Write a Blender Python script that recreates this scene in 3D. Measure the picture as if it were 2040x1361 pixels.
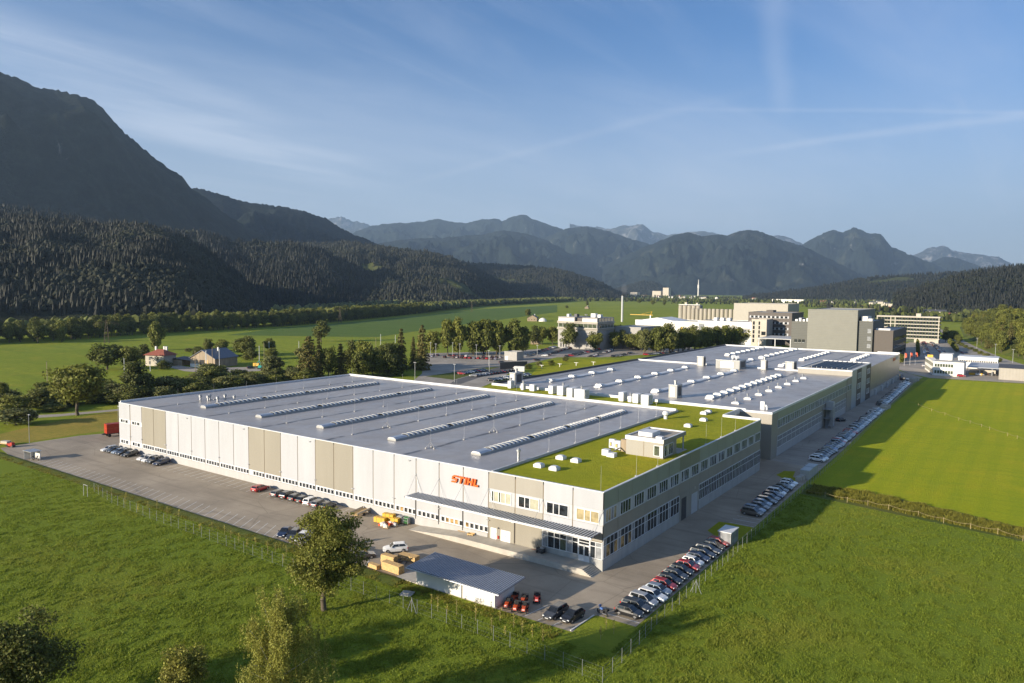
import bpy, math, random
import numpy as np
from mathutils import Vector, Matrix

SC = bpy.context.scene
COL = SC.collection
for o in list(bpy.data.objects):
    bpy.data.objects.remove(o)

# ------------------------------------------------------------------ camera
CAM = Vector((56.88, -108.76, 47.245))
YAW, PITCH, ROLL = 0.609056, 0.0712749, 0.0108751
cam = bpy.data.cameras.new('camera')
cam.sensor_width = 36.0
cam.lens = 1481.535 / 2040.0 * 36.0
cam.clip_start, cam.clip_end = 0.5, 120000.0
camo = bpy.data.objects.new('camera', cam)
COL.objects.link(camo)
fw = Vector((-math.sin(YAW) * math.cos(PITCH), math.cos(YAW) * math.cos(PITCH), -math.sin(PITCH)))
rt = Vector((math.cos(YAW), math.sin(YAW), 0.0))
up = rt.cross(fw)
r2 = math.cos(ROLL) * rt + math.sin(ROLL) * up
u2 = -math.sin(ROLL) * rt + math.cos(ROLL) * up
mw = Matrix((r2, u2, -fw)).transposed().to_4x4()
mw.translation = CAM
camo.matrix_world = mw
SC.camera = camo

# ------------------------------------------------------------------ sun, sky, exposure
SUN_EL = math.radians(14.3)
SUN_HEAD = Vector((0.42, 0.9075, 0.0)).normalized()         # the way shadows fall
sun = bpy.data.lights.new('sun', 'SUN')
sun.energy = 5.0
sun.angle = math.radians(0.55)
sun.color = (1.0, 0.87, 0.69)
suno = bpy.data.objects.new('sun', sun)
COL.objects.link(suno)
dirv = Vector((SUN_HEAD.x * math.cos(SUN_EL), SUN_HEAD.y * math.cos(SUN_EL), -math.sin(SUN_EL)))
suno.rotation_euler = dirv.to_track_quat('-Z', 'Y').to_euler()
suno.location = (-200, -400, 300)

SC.view_settings.view_transform = 'Standard'
SC.view_settings.look = 'None'
SC.view_settings.exposure = 1.25
SC.view_settings.gamma = 1.0
SC.view_settings.use_curve_mapping = False
try:
    SC.cycles.use_denoising = True
    SC.cycles.max_bounces = 6
    SC.cycles.diffuse_bounces = 3
    SC.cycles.glossy_bounces = 3
    SC.cycles.transmission_bounces = 3
    SC.cycles.transparent_max_bounces = 8
    SC.cycles.volume_bounces = 0
    SC.cycles.caustics_reflective = False
    SC.cycles.caustics_refractive = False
    SC.cycles.sample_clamp_indirect = 4.0
except Exception:
    pass

world = bpy.data.worlds.new('World')
SC.world = world
world.use_nodes = True
NT = world.node_tree
NT.nodes.clear()


def wn(t, **k):
    n = NT.nodes.new(t)
    for a, b in k.items():
        setattr(n, a, b)
    return n


def wmath(op, a, b=None, clamp=False):
    n = wn('ShaderNodeMath', operation=op)
    n.use_clamp = clamp
    for i, s in enumerate((a, b)):
        if s is None:
            continue
        if isinstance(s, (int, float)):
            n.inputs[i].default_value = s
        else:
            NT.links.new(s, n.inputs[i])
    return n.outputs[0]


sky = wn('ShaderNodeTexSky', sky_type='NISHITA')
sky.sun_disc = False
sky.sun_elevation = SUN_EL
sky.sun_rotation = math.atan2(-SUN_HEAD.x, -SUN_HEAD.y) % (2 * math.pi)
sky.altitude = 500.0
sky.air_density = 1.0
sky.dust_density = 1.0
sky.ozone_density = 3.5
# thin high cirrus on a flat layer far above: looked up where the view direction meets that layer
tc = wn('ShaderNodeTexCoord')
sep = wn('ShaderNodeSeparateXYZ')
NT.links.new(tc.outputs['Generated'], sep.inputs[0])
zc = wmath('ADD', wmath('MAXIMUM', sep.outputs['Z'], 0.0), 0.045)
pxn = wmath('DIVIDE', sep.outputs['X'], zc)
pyn = wmath('DIVIDE', sep.outputs['Y'], zc)
comb = wn('ShaderNodeCombineXYZ')
NT.links.new(pxn, comb.inputs[0])
NT.links.new(pyn, comb.inputs[1])


def cirrus(rotz, sx, sy, detail, lo, hi, off):
    mp = wn('ShaderNodeMapping')
    mp.inputs['Rotation'].default_value = (0, 0, rotz)
    mp.inputs['Scale'].default_value = (sx, sy, 1)
    mp.inputs['Location'].default_value = (off, off * 0.7, 0)
    NT.links.new(comb.outputs[0], mp.inputs[0])
    nz = wn('ShaderNodeTexNoise')
    nz.inputs['Scale'].default_value = 1.0
    nz.inputs['Detail'].default_value = detail
    nz.inputs['Roughness'].default_value = 0.6
    nz.inputs['Distortion'].default_value = 0.6
    NT.links.new(mp.outputs[0], nz.inputs['Vector'])
    mr = wn('ShaderNodeMapRange')
    mr.interpolation_type = 'SMOOTHSTEP'
    mr.inputs['From Min'].default_value = lo
    mr.inputs['From Max'].default_value = hi
    NT.links.new(nz.outputs['Fac'], mr.inputs['Value'])
    return mr.outputs[0]


def contrail(nx, ny, d, w, t0, t1, amp):
    # a streak on the same layer: |n.p - d| < w, from t0 to t1 along it
    a = wmath('ADD', wmath('MULTIPLY', pxn, nx), wmath('MULTIPLY', pyn, ny))
    wob = wn('ShaderNodeTexNoise')
    wob.inputs['Scale'].default_value = 1.3
    wob.inputs['Detail'].default_value = 4
    NT.links.new(comb.outputs[0], wob.inputs['Vector'])
    a = wmath('ADD', a, wmath('MULTIPLY', wmath('SUBTRACT', wob.outputs['Fac'], 0.5), w * 1.2))
    e = wmath('ABSOLUTE', wmath('SUBTRACT', a, d))
    mr = wn('ShaderNodeMapRange', interpolation_type='SMOOTHSTEP')
    mr.inputs['From Min'].default_value = w
    mr.inputs['From Max'].default_value = 0.0
    NT.links.new(e, mr.inputs['Value'])
    t = wmath('ADD', wmath('MULTIPLY', pxn, -ny), wmath('MULTIPLY', pyn, nx))
    m1 = wn('ShaderNodeMapRange', interpolation_type='SMOOTHSTEP')
    m1.inputs['From Min'].default_value = t0
    m1.inputs['From Max'].default_value = t0 + (t1 - t0) * 0.3
    NT.links.new(t, m1.inputs['Value'])
    m2 = wn('ShaderNodeMapRange', interpolation_type='SMOOTHSTEP')
    m2.inputs['From Min'].default_value = t1
    m2.inputs['From Max'].default_value = t1 - (t1 - t0) * 0.3
    NT.links.new(t, m2.inputs['Value'])
    return wmath('MULTIPLY', wmath('MULTIPLY', mr.outputs[0], amp), wmath('MULTIPLY', m1.outputs[0], m2.outputs[0]))


veil = wmath('MULTIPLY', cirrus(0.3, 0.55, 0.22, 6, 0.40, 0.80, 3.1), 0.30)
streak = wmath('MULTIPLY', cirrus(1.27, 2.6, 0.45, 8, 0.44, 0.82, 7.7), 0.15)
band = wmath('MULTIPLY', wmath('MULTIPLY', contrail(0.957, 0.29, -2.52, 0.40, 0.2, 5.0, 1.0), cirrus(1.27, 2.2, 0.5, 7, 0.25, 0.75, 1.3)), 0.42)
band2 = wmath('MULTIPLY', wmath('MULTIPLY', contrail(0.957, 0.29, -2.9, 0.5, 0.6, 5.6, 1.0), cirrus(1.27, 1.8, 0.4, 7, 0.3, 0.8, 5.3)), 0.42)
trails = wmath('ADD', contrail(0.971, 0.239, -0.11, 0.075, 2.0, 4.0, 0.13), contrail(-0.513, 0.858, 3.55, 0.06, -3.0, -0.1, 0.11))
trails = wmath('ADD', trails, contrail(0.125, 0.992, 4.09, 0.14, -0.9, 2.4, 0.17))
trails = wmath('ADD', trails, contrail(0.3, 0.954, 2.75, 0.10, 1.6, 5.2, 0.09))
cl = wmath('ADD', wmath('ADD', wmath('MAXIMUM', veil, streak), wmath('ADD', band, band2)), trails, clamp=True)
cl = wmath('MINIMUM', cl, 0.75)
fade = wn('ShaderNodeMapRange')
fade.inputs['From Min'].default_value = 0.0
fade.inputs['From Max'].default_value = 0.10
NT.links.new(sep.outputs['Z'], fade.inputs['Value'])
cl = wmath('MULTIPLY', cl, fade.outputs[0])
mixc = wn('ShaderNodeMix', data_type='RGBA')
NT.links.new(cl, mixc.inputs['Factor'])
tint = wn('ShaderNodeMix', data_type='RGBA', blend_type='MULTIPLY')
tint.inputs['Factor'].default_value = 1.0
NT.links.new(sky.outputs[0], tint.inputs['A'])
tint.inputs['B'].default_value = (0.50, 0.74, 0.95, 1)
# thicker air low down, the same all the way round the horizon
low = wn('ShaderNodeMapRange', interpolation_type='SMOOTHSTEP')
low.inputs['From Min'].default_value = 0.34
low.inputs['From Max'].default_value = 0.0
low.inputs['To Max'].default_value = 0.72
NT.links.new(sep.outputs['Z'], low.inputs['Value'])
pale = wn('ShaderNodeMix', data_type='RGBA')
NT.links.new(low.outputs[0], pale.inputs['Factor'])
NT.links.new(tint.outputs['Result'], pale.inputs['A'])
pale.inputs['B'].default_value = (4.1, 4.3, 4.65, 1)
NT.links.new(pale.outputs['Result'], mixc.inputs['A'])
mixc.inputs['B'].default_value = (5.4, 5.7, 6.4, 1)
bg = wn('ShaderNodeBackground')
bg.inputs['Strength'].default_value = 0.068
NT.links.new(mixc.outputs['Result'], bg.inputs['Color'])
wo = wn('ShaderNodeOutputWorld')
NT.links.new(bg.outputs[0], wo.inputs['Surface'])

# ------------------------------------------------------------------ materials
MATS = {}


def lin(r, g, b):
    f = lambda c: (c / 255.0 / 12.92) if c / 255.0 <= 0.04045 else ((c / 255.0 + 0.055) / 1.055) ** 2.4
    return (f(r), f(g), f(b))


class Nodes:
    def __init__(self, name):
        self.m = bpy.data.materials.new(name)
        self.m.use_nodes = True
        self.t = self.m.node_tree
        self.t.nodes.clear()
        self.out = self.t.nodes.new('ShaderNodeOutputMaterial')
        self.pos = None

    def n(self, typ, **k):
        nd = self.t.nodes.new(typ)
        for a, b in k.items():
            setattr(nd, a, b)
        return nd

    def l(self, a, b):
        self.t.links.new(a, b)

    def P(self):
        if self.pos is None:
            self.pos = self.n('ShaderNodeNewGeometry').outputs['Position']
        return self.pos

    def noise(self, scale, detail=4, rough=0.55, sx=1, sy=1, sz=1, rz=0.0, dist=0.0, vec=None):
        v = vec if vec is not None else self.P()
        mp = self.n('ShaderNodeMapping')
        mp.inputs['Scale'].default_value = (scale * sx, scale * sy, scale * sz)
        mp.inputs['Rotation'].default_value = (0, 0, rz)
        self.l(v, mp.inputs[0])
        t = self.n('ShaderNodeTexNoise')
        t.inputs['Scale'].default_value = 1.0
        t.inputs['Detail'].default_value = detail
        t.inputs['Roughness'].default_value = rough
        t.inputs['Distortion'].default_value = dist
        self.l(mp.outputs[0], t.inputs['Vector'])
        return t.outputs['Fac']

    def ramp(self, v, a, b, lo=0.0, hi=1.0):
        mr = self.n('ShaderNodeMapRange')
        mr.interpolation_type = 'SMOOTHSTEP'
        mr.inputs['From Min'].default_value = a
        mr.inputs['From Max'].default_value = b
        mr.inputs['To Min'].default_value = lo
        mr.inputs['To Max'].default_value = hi
        self.l(v, mr.inputs['Value'])
        return mr.outputs[0]

    def mix(self, fac, a, b, mode='MIX'):
        nd = self.n('ShaderNodeMix', data_type='RGBA', blend_type=mode)
        for key, s in (('Factor', fac), ('A', a), ('B', b)):
            if isinstance(s, (int, float)):
                nd.inputs[key].default_value = s
            elif isinstance(s, tuple):
                nd.inputs[key].default_value = (*s[:3], 1)
            else:
                self.l(s, nd.inputs[key])
        return nd.outputs['Result']

    def math(self, op, a, b=0.0):
        nd = self.n('ShaderNodeMath', operation=op)
        for i, s in enumerate((a, b)):
            if isinstance(s, (int, float)):
                nd.inputs[i].default_value = s
            else:
                self.l(s, nd.inputs[i])
        return nd.outputs[0]

    def bump(self, h, strength, dist):
        b = self.n('ShaderNodeBump')
        b.inputs['Strength'].default_value = strength
        b.inputs['Distance'].default_value = dist
        self.l(h, b.inputs['Height'])
        return b.outputs[0]

    def bsdf(self, col, rough=0.6, metal=0.0, spec=0.5, normal=None, coat=0.0):
        p = self.n('ShaderNodeBsdfPrincipled')
        for key, s in (('Base Color', col), ('Roughness', rough), ('Metallic', metal)):
            if isinstance(s, tuple):
                p.inputs[key].default_value = (*s[:3], 1)
            elif isinstance(s, (int, float)):
                p.inputs[key].default_value = s
            else:
                self.l(s, p.inputs[key])
        p.inputs['Specular IOR Level'].default_value = spec
        p.inputs['Coat Weight'].default_value = coat
        p.inputs['Coat Roughness'].default_value = 0.05
        if normal is not None:
            self.l(normal, p.inputs['Normal'])
        return p.outputs[0]

    def done(self, sh):
        self.l(sh, self.out.inputs['Surface'])
        MATS[self.m.name] = self.m
        return self.m


def simple(name, col, rough=0.6, metal=0.0, var=0.12, scale=1.5, spec=0.5, bump=0.0, bscale=8.0, coat=0.0, streak=False):
    N = Nodes(name)
    if streak:
        nz = N.noise(scale, 5, 0.6, 1, 1, 0.12)
    else:
        nz = N.noise(scale, 5, 0.6)
    k = N.ramp(nz, 0.25, 0.75, 1 - var, 1 + var)
    c = N.mix(1.0, col, k, 'MULTIPLY')
    nm = N.bump(N.noise(bscale, 4, 0.6), bump, 0.05) if bump else None
    return N.done(N.bsdf(c, rough, metal, spec, nm, coat))


def objcol(name, rough=0.25, metal=0.0, coat=1.0):
    N = Nodes(name)
    oi = N.n('ShaderNodeObjectInfo')
    k = N.ramp(N.noise(3.0, 3), 0.2, 0.8, 0.9, 1.08)
    return N.done(N.bsdf(N.mix(1.0, oi.outputs['Color'], k, 'MULTIPLY'), rough, metal, 0.5, None, coat))


def ribbed(name, col, period, axis, rough=0.45, metal=0.0, depth=0.03, var=0.08):
    # fine profiled sheet: relief far below the size of a built piece
    N = Nodes(name)
    s = N.n('ShaderNodeSeparateXYZ')
    N.l(N.P(), s.inputs[0])
    w = N.math('SINE', N.math('MULTIPLY', s.outputs['XYZ'.index(axis)], 2 * math.pi / period))
    k = N.ramp(N.noise(0.35, 5, 0.6), 0.25, 0.75, 1 - var, 1 + var)
    return N.done(N.bsdf(N.mix(1.0, col, k, 'MULTIPLY'), rough, metal, 0.5, N.bump(w, 0.6, depth)))


simple('panel_white', (0.385, 0.395, 0.415), 0.5, var=0.06, scale=0.3, streak=True)
simple('panel_beige', (0.255, 0.235, 0.19), 0.5, var=0.05, scale=0.25, streak=True)
simple('panel_sand', (0.30, 0.28, 0.24), 0.5, var=0.05, scale=0.25, streak=True)
simple('panel_reflected_green', (0.27, 0.29, 0.225), 0.45, var=0.06, scale=0.25, streak=True)  # beige metal; green reflected from its surroundings is put into the colour
simple('panel_olive', (0.21, 0.215, 0.15), 0.45, var=0.06, scale=0.25, streak=True)
simple('panel_taupe', (0.27, 0.25, 0.21), 0.5, var=0.06, scale=0.25, streak=True)
simple('seam_tan', (0.20, 0.155, 0.10), 0.6, var=0.1)
simple('plinth', (0.385, 0.38, 0.37), 0.75, var=0.08, scale=0.5, streak=True)
simple('plinth_grey', (0.36, 0.36, 0.34), 0.8, var=0.12, scale=0.6, streak=True)
simple('concrete', (0.42, 0.39, 0.335), 0.85, var=0.12, scale=0.6, bump=0.15)
simple('frame_white', (0.62, 0.63, 0.64), 0.45, var=0.04)
simple('frame_grey', (0.42, 0.43, 0.44), 0.5, var=0.06)
simple('trim_metal', (0.55, 0.56, 0.58), 0.35, 0.7, var=0.06)
simple('galv', (0.40, 0.41, 0.42), 0.45, 0.6, var=0.12, scale=3)
simple('dark_metal', (0.06, 0.06, 0.065), 0.5, 0.3, var=0.2)
simple('black_rubber', (0.018, 0.018, 0.018), 0.8, var=0.2)
simple('rim', (0.45, 0.45, 0.46), 0.35, 0.8, var=0.1)
simple('dark_brown', (0.075, 0.062, 0.052), 0.6, var=0.12)
simple('door_white', (0.74, 0.74, 0.73), 0.45, var=0.03)
simple('orange_sign', (0.72, 0.12, 0.012), 0.4, var=0.05)
simple('red_paint', (0.42, 0.03, 0.015), 0.35, var=0.15, coat=0.4)
simple('orange_red', (0.50, 0.075, 0.02), 0.4, var=0.2, coat=0.3)
simple('yellow_paint', (0.62, 0.36, 0.03), 0.5, var=0.12)
simple('blue_paint', (0.05, 0.12, 0.32), 0.45, var=0.12)
simple('green_paint', (0.05, 0.20, 0.06), 0.45, var=0.15)
simple('teal_paint', (0.03, 0.30, 0.26), 0.45, var=0.1)
simple('wood_fresh', (0.55, 0.36, 0.15), 0.7, var=0.18, scale=2.5)
simple('wood_grey', (0.30, 0.235, 0.16), 0.8, var=0.25, scale=1.5, streak=True)
simple('wood_post', (0.30, 0.24, 0.12), 0.85, var=0.2)
simple('bark', (0.095, 0.075, 0.05), 0.9, var=0.35, scale=2.5, bump=0.5)
simple('bark_birch', (0.55, 0.52, 0.46), 0.8, var=0.35, scale=3.0)
simple('roof_red', (0.25, 0.075, 0.045), 0.8, var=0.2, scale=1.2)
simple('roof_dark', (0.06, 0.062, 0.07), 0.6, var=0.2, scale=1.0)
simple('roof_slate', (0.115, 0.13, 0.165), 0.5, var=0.15, scale=1.0)
simple('roof_rib', (0.34, 0.37, 0.42), 0.4, 0.2, var=0.1)
simple('render_white', (0.70, 0.68, 0.64), 0.8, var=0.06, scale=0.4)
simple('render_cream', (0.46, 0.42, 0.35), 0.8, var=0.08, scale=0.4)
simple('render_grey', (0.33, 0.32, 0.30), 0.8, var=0.08, scale=0.4)
simple('silo_concrete', (0.33, 0.30, 0.25), 0.85, var=0.14, scale=0.25, streak=True)
simple('gravel', (0.34, 0.30, 0.25), 0.95, var=0.25, scale=3.0, bump=0.3)
simple('paint_line', (0.62, 0.61, 0.58), 0.7, var=0.18, scale=2.0)
simple('rock_pale', (0.40, 0.385, 0.36), 0.95, var=0.2, scale=0.02)
simple('lamp_lens', (0.75, 0.78, 0.8), 0.15, var=0.05)
simple('tail_lens', (0.45, 0.02, 0.015), 0.2, var=0.1)
simple('plate', (0.6, 0.6, 0.58), 0.5, var=0.05)
simple('crate_plastic', (0.55, 0.54, 0.5), 0.6, var=0.3, scale=4)
simple('panel_pv', (0.03, 0.035, 0.05), 0.2, 0.2, var=0.15)
ribbed('wh_green', (0.165, 0.165, 0.14), 1.2, 'Z', 0.55, 0.0, 0.02, 0.05)
ribbed('wh_dark', (0.07, 0.073, 0.064), 1.2, 'Z', 0.55, 0.0, 0.02, 0.05)
ribbed('wh_beige', (0.33, 0.305, 0.26), 1.5, 'X', 0.55, 0.0, 0.02, 0.05)
ribbed('clad_metal', (0.33, 0.31, 0.27), 1.6, 'Y', 0.35, 0.55, 0.05, 0.06)
ribbed('band_blue', (0.34, 0.38, 0.40), 0.6, 'Z', 0.4, 0.1, 0.01, 0.05)
objcol('car_paint', 0.28, 0.1, 0.6)
objcol('plain_paint', 0.5, 0.0, 0.0)


def glass_mat(name, col, rough=0.04, var=0.5):
    N = Nodes(name)
    k = N.ramp(N.noise(0.9, 2), 0.35, 0.65, 1 - var, 1 + var)
    return N.done(N.bsdf(N.mix(1.0, col, k, 'MULTIPLY'), rough, 0.0, 0.8, None, 0.0))


glass_mat('glass_dark', (0.022, 0.026, 0.03))
glass_mat('glass_car', (0.012, 0.014, 0.016), 0.03, 0.3)
glass_mat('glass_blind', (0.36, 0.30, 0.17), 0.12, 0.2)
glass_mat('glass_pale', (0.42, 0.41, 0.31), 0.12, 0.1)
glass_mat('glass_green', (0.07, 0.085, 0.055), 0.06, 0.35)
glass_mat('glass_barrel', (0.13, 0.14, 0.155), 0.12, 0.15)
glass_mat('glass_sky', (0.26, 0.27, 0.28), 0.1, 0.15)
glass_mat('glass_warm', (0.30, 0.19, 0.07), 0.1, 0.6)
glass_mat('dome', (0.62, 0.61, 0.57), 0.25, 0.06)


def roof_mat():
    # grey standing membrane, a little glossy, with water marks running along the falls
    N = Nodes('roof_membrane')
    a = N.noise(0.05, 6, 0.6)
    b = N.noise(0.55, 6, 0.65, 1, 0.35)
    c = N.mix(N.ramp(a, 0.3, 0.7), (0.29, 0.27, 0.258), (0.37, 0.345, 0.325))
    c = N.mix(N.ramp(b, 0.45, 0.8, 0, 0.45), c, (0.20, 0.20, 0.205))
    s = N.n('ShaderNodeSeparateXYZ')
    N.l(N.P(), s.inputs[0])
    # drainage valleys every 23.6 m: thin dark wandering lines of settled dirt
    wob = N.math('MULTIPLY', N.math('SUBTRACT', N.noise(0.12, 3, 0.6, 0.2, 1, 0), 0.5), 1.6)
    xx = N.math('ADD', N.math('ADD', s.outputs['X'], 69.4 + 2360.0), wob)
    m = N.math('ABSOLUTE', N.math('SUBTRACT', N.math('MODULO', N.math('ADD', xx, 11.8), 23.6), 11.8))
    ln = N.math('MULTIPLY', N.ramp(m, 0.95, 0.2), N.ramp(N.noise(0.22, 5), 0.34, 0.52))
    c = N.mix(N.math('MULTIPLY', ln, 0.85), c, (0.05, 0.045, 0.04))
    sp = N.ramp(N.noise(2.2, 3), 0.72, 0.8, 0, 0.4)
    c = N.mix(sp, c, (0.5, 0.5, 0.5))
    # roll joints of the membrane
    jm = N.math('ABSOLUTE', N.math('SUBTRACT', N.math('MODULO', N.math('ADD', s.outputs['Y'], 2000.0), 2.0), 1.0))
    c = N.mix(N.ramp(jm, 0.06, 0.0, 0, 0.25), c, (0.2, 0.2, 0.205))
    r = N.ramp(N.noise(0.25, 5, 0.65), 0.3, 0.7, 0.30, 0.48)
    nm = N.bump(N.noise(0.4, 5, 0.6), 0.25, 0.05)
    return N.done(N.bsdf(c, r, 0.0, 0.6, nm))


roof_mat()


def asphalt_mat(name, col):
    N = Nodes(name)
    a = N.noise(0.06, 6, 0.65)
    b = N.noise(0.5, 6, 0.7, 0.3, 1.0)
    c2 = tuple(x * 1.28 for x in col)
    c1 = tuple(x * 0.78 for x in col)
    c = N.mix(N.ramp(a, 0.3, 0.7), c1, c2)
    c = N.mix(N.ramp(b, 0.5, 0.8, 0, 0.35), c, tuple(x * 0.55 for x in col))
    c = N.mix(N.ramp(N.noise(6.0, 3), 0.3, 0.75, 0, 0.25), c, tuple(x * 1.5 for x in col))
    tr = N.noise(0.55, 5, 0.6, 0.05, 1.0, 1.0, 0.03)
    c = N.mix(N.ramp(tr, 0.5, 0.68, 0, 0.42), c, tuple(x * 0.62 for x in col))
    tr2 = N.noise(0.55, 5, 0.6, 0.05, 1.0, 1.0, 1.57)
    c = N.mix(N.ramp(tr2, 0.54, 0.72, 0, 0.3), c, tuple(x * 1.25 for x in col))
    c = N.mix(N.ramp(N.noise(0.8, 3), 0.70, 0.76, 0, 0.5), c, tuple(x * 0.45 for x in col))
    v = N.n('ShaderNodeTexVoronoi', feature='DISTANCE_TO_EDGE')
    v.inputs['Scale'].default_value = 0.09
    N.l(N.P(), v.inputs['Vector'])
    c = N.mix(N.ramp(v.outputs['Distance'], 0.012, 0.0, 0, 0.35), c, tuple(x * 0.4 for x in col))
    nm = N.bump(N.noise(5.0, 4), 0.25, 0.02)
    return N.done(N.bsdf(c, 0.75, 0.0, 0.35, nm))


asphalt_mat('asphalt', (0.305, 0.255, 0.192))
asphalt_mat('asphalt_dark', (0.11, 0.105, 0.1))
asphalt_mat('asphalt_pale', (0.31, 0.275, 0.23))


def grass_mat(name, c1, c2, c3, s_big, s_small, rz=0.0, stripe=1.0, bump=0.4, mow=0.0):
    N = Nodes(name)
    a = N.noise(s_big, 5, 0.6)
    b = N.noise(s_small, 6, 0.7, stripe, 1.0, 1.0, rz)
    c = N.mix(N.ramp(a, 0.3, 0.7), c1, c2)
    c = N.mix(N.ramp(b, 0.42, 0.72), c, c3)
    c = N.mix(N.ramp(N.noise(0.045, 4, 0.6), 0.5, 0.7, 0, 0.55), c, (c2[0] * 1.25, c2[1] * 1.02, c2[2] * 1.3))
    c = N.mix(N.ramp(N.noise(0.16, 4, 0.65), 0.62, 0.75, 0, 0.35), c, (c1[0] * 0.62, c1[1] * 0.66, c1[2] * 0.8))
    if mow:
        s = N.n('ShaderNodeSeparateXYZ')
        N.l(N.P(), s.inputs[0])
        w = N.math('SINE', N.math('ADD', N.math('MULTIPLY', s.outputs['X'], mow), N.math('MULTIPLY', N.noise(0.03, 3), 5.0)))
        c = N.mix(N.ramp(w, -0.2, 0.6, 0, 0.30), c, (c1[0] * 0.72, c1[1] * 0.86, c1[2]))
    c = N.mix(N.ramp(N.noise(s_small * 4.3, 4, 0.7), 0.35, 0.7, 0, 0.4), c, tuple(x * 0.55 for x in c1))
    nm = N.bump(N.noise(2.6, 5, 0.75), bump, 0.4)
    return N.done(N.bsdf(c, 0.9, 0.0, 0.15, nm))


grass_mat('meadow', (0.155, 0.215, 0.016), (0.205, 0.25, 0.02), (0.165, 0.225, 0.018), 0.02, 0.6, 0, 1, 0.9)
grass_mat('meadow_cut', (0.33, 0.37, 0.008), (0.41, 0.405, 0.012), (0.28, 0.34, 0.010), 0.018, 0.35, 0.25, 0.25, 0.9, 1.1)
grass_mat('meadow_far', (0.21, 0.26, 0.02), (0.26, 0.295, 0.026), (0.175, 0.235, 0.02), 0.006, 0.06, 0.35, 0.2, 0.9)
grass_mat('crop_dark', (0.095, 0.155, 0.026), (0.115, 0.175, 0.03), (0.08, 0.14, 0.024), 0.006, 0.08, 0.5, 0.1, 0.9)
grass_mat('verge', (0.085, 0.115, 0.02), (0.13, 0.14, 0.028), (0.075, 0.105, 0.018), 0.06, 0.9)
grass_mat('ochre_grass', (0.30, 0.245, 0.045), (0.37, 0.29, 0.055), (0.22, 0.215, 0.035), 0.05, 0.6, 0, 1, 0.8)
grass_mat('hill_grass', (0.05, 0.062, 0.018), (0.068, 0.078, 0.022), (0.04, 0.052, 0.016), 0.01, 0.05)
grass_mat('green_roof', (0.30, 0.315, 0.012), (0.37, 0.36, 0.016), (0.25, 0.275, 0.010), 0.07, 0.6, 0, 1, 0.8)


def leaf_mat(name, col, var=0.5, tr=0.25):
    N = Nodes(name)
    oi = N.n('ShaderNodeObjectInfo')
    geo = N.n('ShaderNodeNewGeometry')
    k = N.ramp(geo.outputs['Random Per Island'], 0.0, 1.0, 1 - var, 1 + var)
    c = N.mix(1.0, col, k, 'MULTIPLY')
    k2 = N.ramp(oi.outputs['Random'], 0.0, 1.0, 0.78, 1.25)
    c = N.mix(1.0, c, k2, 'MULTIPLY')
    c = N.mix(N.math('MULTIPLY', oi.outputs['Random'], 0.35), c, tuple((col[0] * 1.5, col[1] * 1.1, col[2] * 0.9)))
    if name == 'blade':
        c = N.mix(N.ramp(N.noise(0.05, 4, 0.6), 0.46, 0.68, 0, 0.6), c, (0.30, 0.31, 0.045))
        c = N.mix(N.ramp(N.noise(0.2, 4, 0.65), 0.58, 0.74, 0, 0.4), c, (0.14, 0.215, 0.024))
    d = N.bsdf(c, 0.65, 0.0, 0.25)
    t = N.n('ShaderNodeBsdfTranslucent')
    N.l(c, t.inputs['Color'])
    mx = N.n('ShaderNodeMixShader')
    mx.inputs[0].default_value = tr
    N.l(d, mx.inputs[1])
    N.l(t.outputs[0], mx.inputs[2])
    return N.done(mx.outputs[0])


leaf_mat('leaf_mid', (0.135, 0.155, 0.03))
leaf_mat('leaf_dark', (0.10, 0.118, 0.028))
leaf_mat('leaf_pale', (0.15, 0.165, 0.055))
leaf_mat('leaf_birch', (0.27, 0.285, 0.06), 0.5, 0.35)
leaf_mat('leaf_bush', (0.29, 0.28, 0.055), 0.45)
leaf_mat('needle', (0.115, 0.112, 0.032), 0.4, 0.1)
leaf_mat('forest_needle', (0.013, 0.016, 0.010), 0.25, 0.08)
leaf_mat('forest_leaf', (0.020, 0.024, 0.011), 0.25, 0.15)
leaf_mat('blade', (0.215, 0.285, 0.03), 0.3, 0.4)
leaf_mat('blade_dry', (0.18, 0.185, 0.03), 0.35, 0.35)


def mountain_mat(name, forest, meadow, rock, rock_amt, sc=1.0):
    N = Nodes(name)
    a = N.noise(0.0016 * sc, 8, 0.65)
    b = N.noise(0.010 * sc, 8, 0.75)
    c = N.mix(N.ramp(b, 0.36, 0.64), tuple(x * 0.35 for x in forest), tuple(x * 1.6 for x in forest))
    c = N.mix(N.ramp(N.noise(0.045 * sc, 4, 0.7), 0.35, 0.65, 0, 0.6), c, tuple(x * 0.3 for x in forest))
    c = N.mix(N.ramp(a, 0.60, 0.66, 0, 0.8), c, meadow)
    r = N.noise(0.0042 * sc, 10, 0.75, 1, 1, 0.5, 0, 0.6)
    c = N.mix(N.ramp(r, 0.66 - rock_amt, 0.72 - rock_amt, 0, 0.85), c, rock)
    nm = N.bump(N.noise(0.02 * sc, 8, 0.75), 1.0, 26.0 / sc)
    return N.done(N.bsdf(c, 0.95, 0.0, 0.1, nm))


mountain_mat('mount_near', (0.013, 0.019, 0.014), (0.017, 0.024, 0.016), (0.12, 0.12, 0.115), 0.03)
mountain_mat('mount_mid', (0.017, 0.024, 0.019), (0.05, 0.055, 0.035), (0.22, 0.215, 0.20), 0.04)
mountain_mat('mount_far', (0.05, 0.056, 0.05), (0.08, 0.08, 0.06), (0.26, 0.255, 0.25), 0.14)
mountain_mat('hill_floor', (0.028, 0.034, 0.017), (0.035, 0.042, 0.02), (0.05, 0.05, 0.03), -0.2, 3.0)


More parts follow.
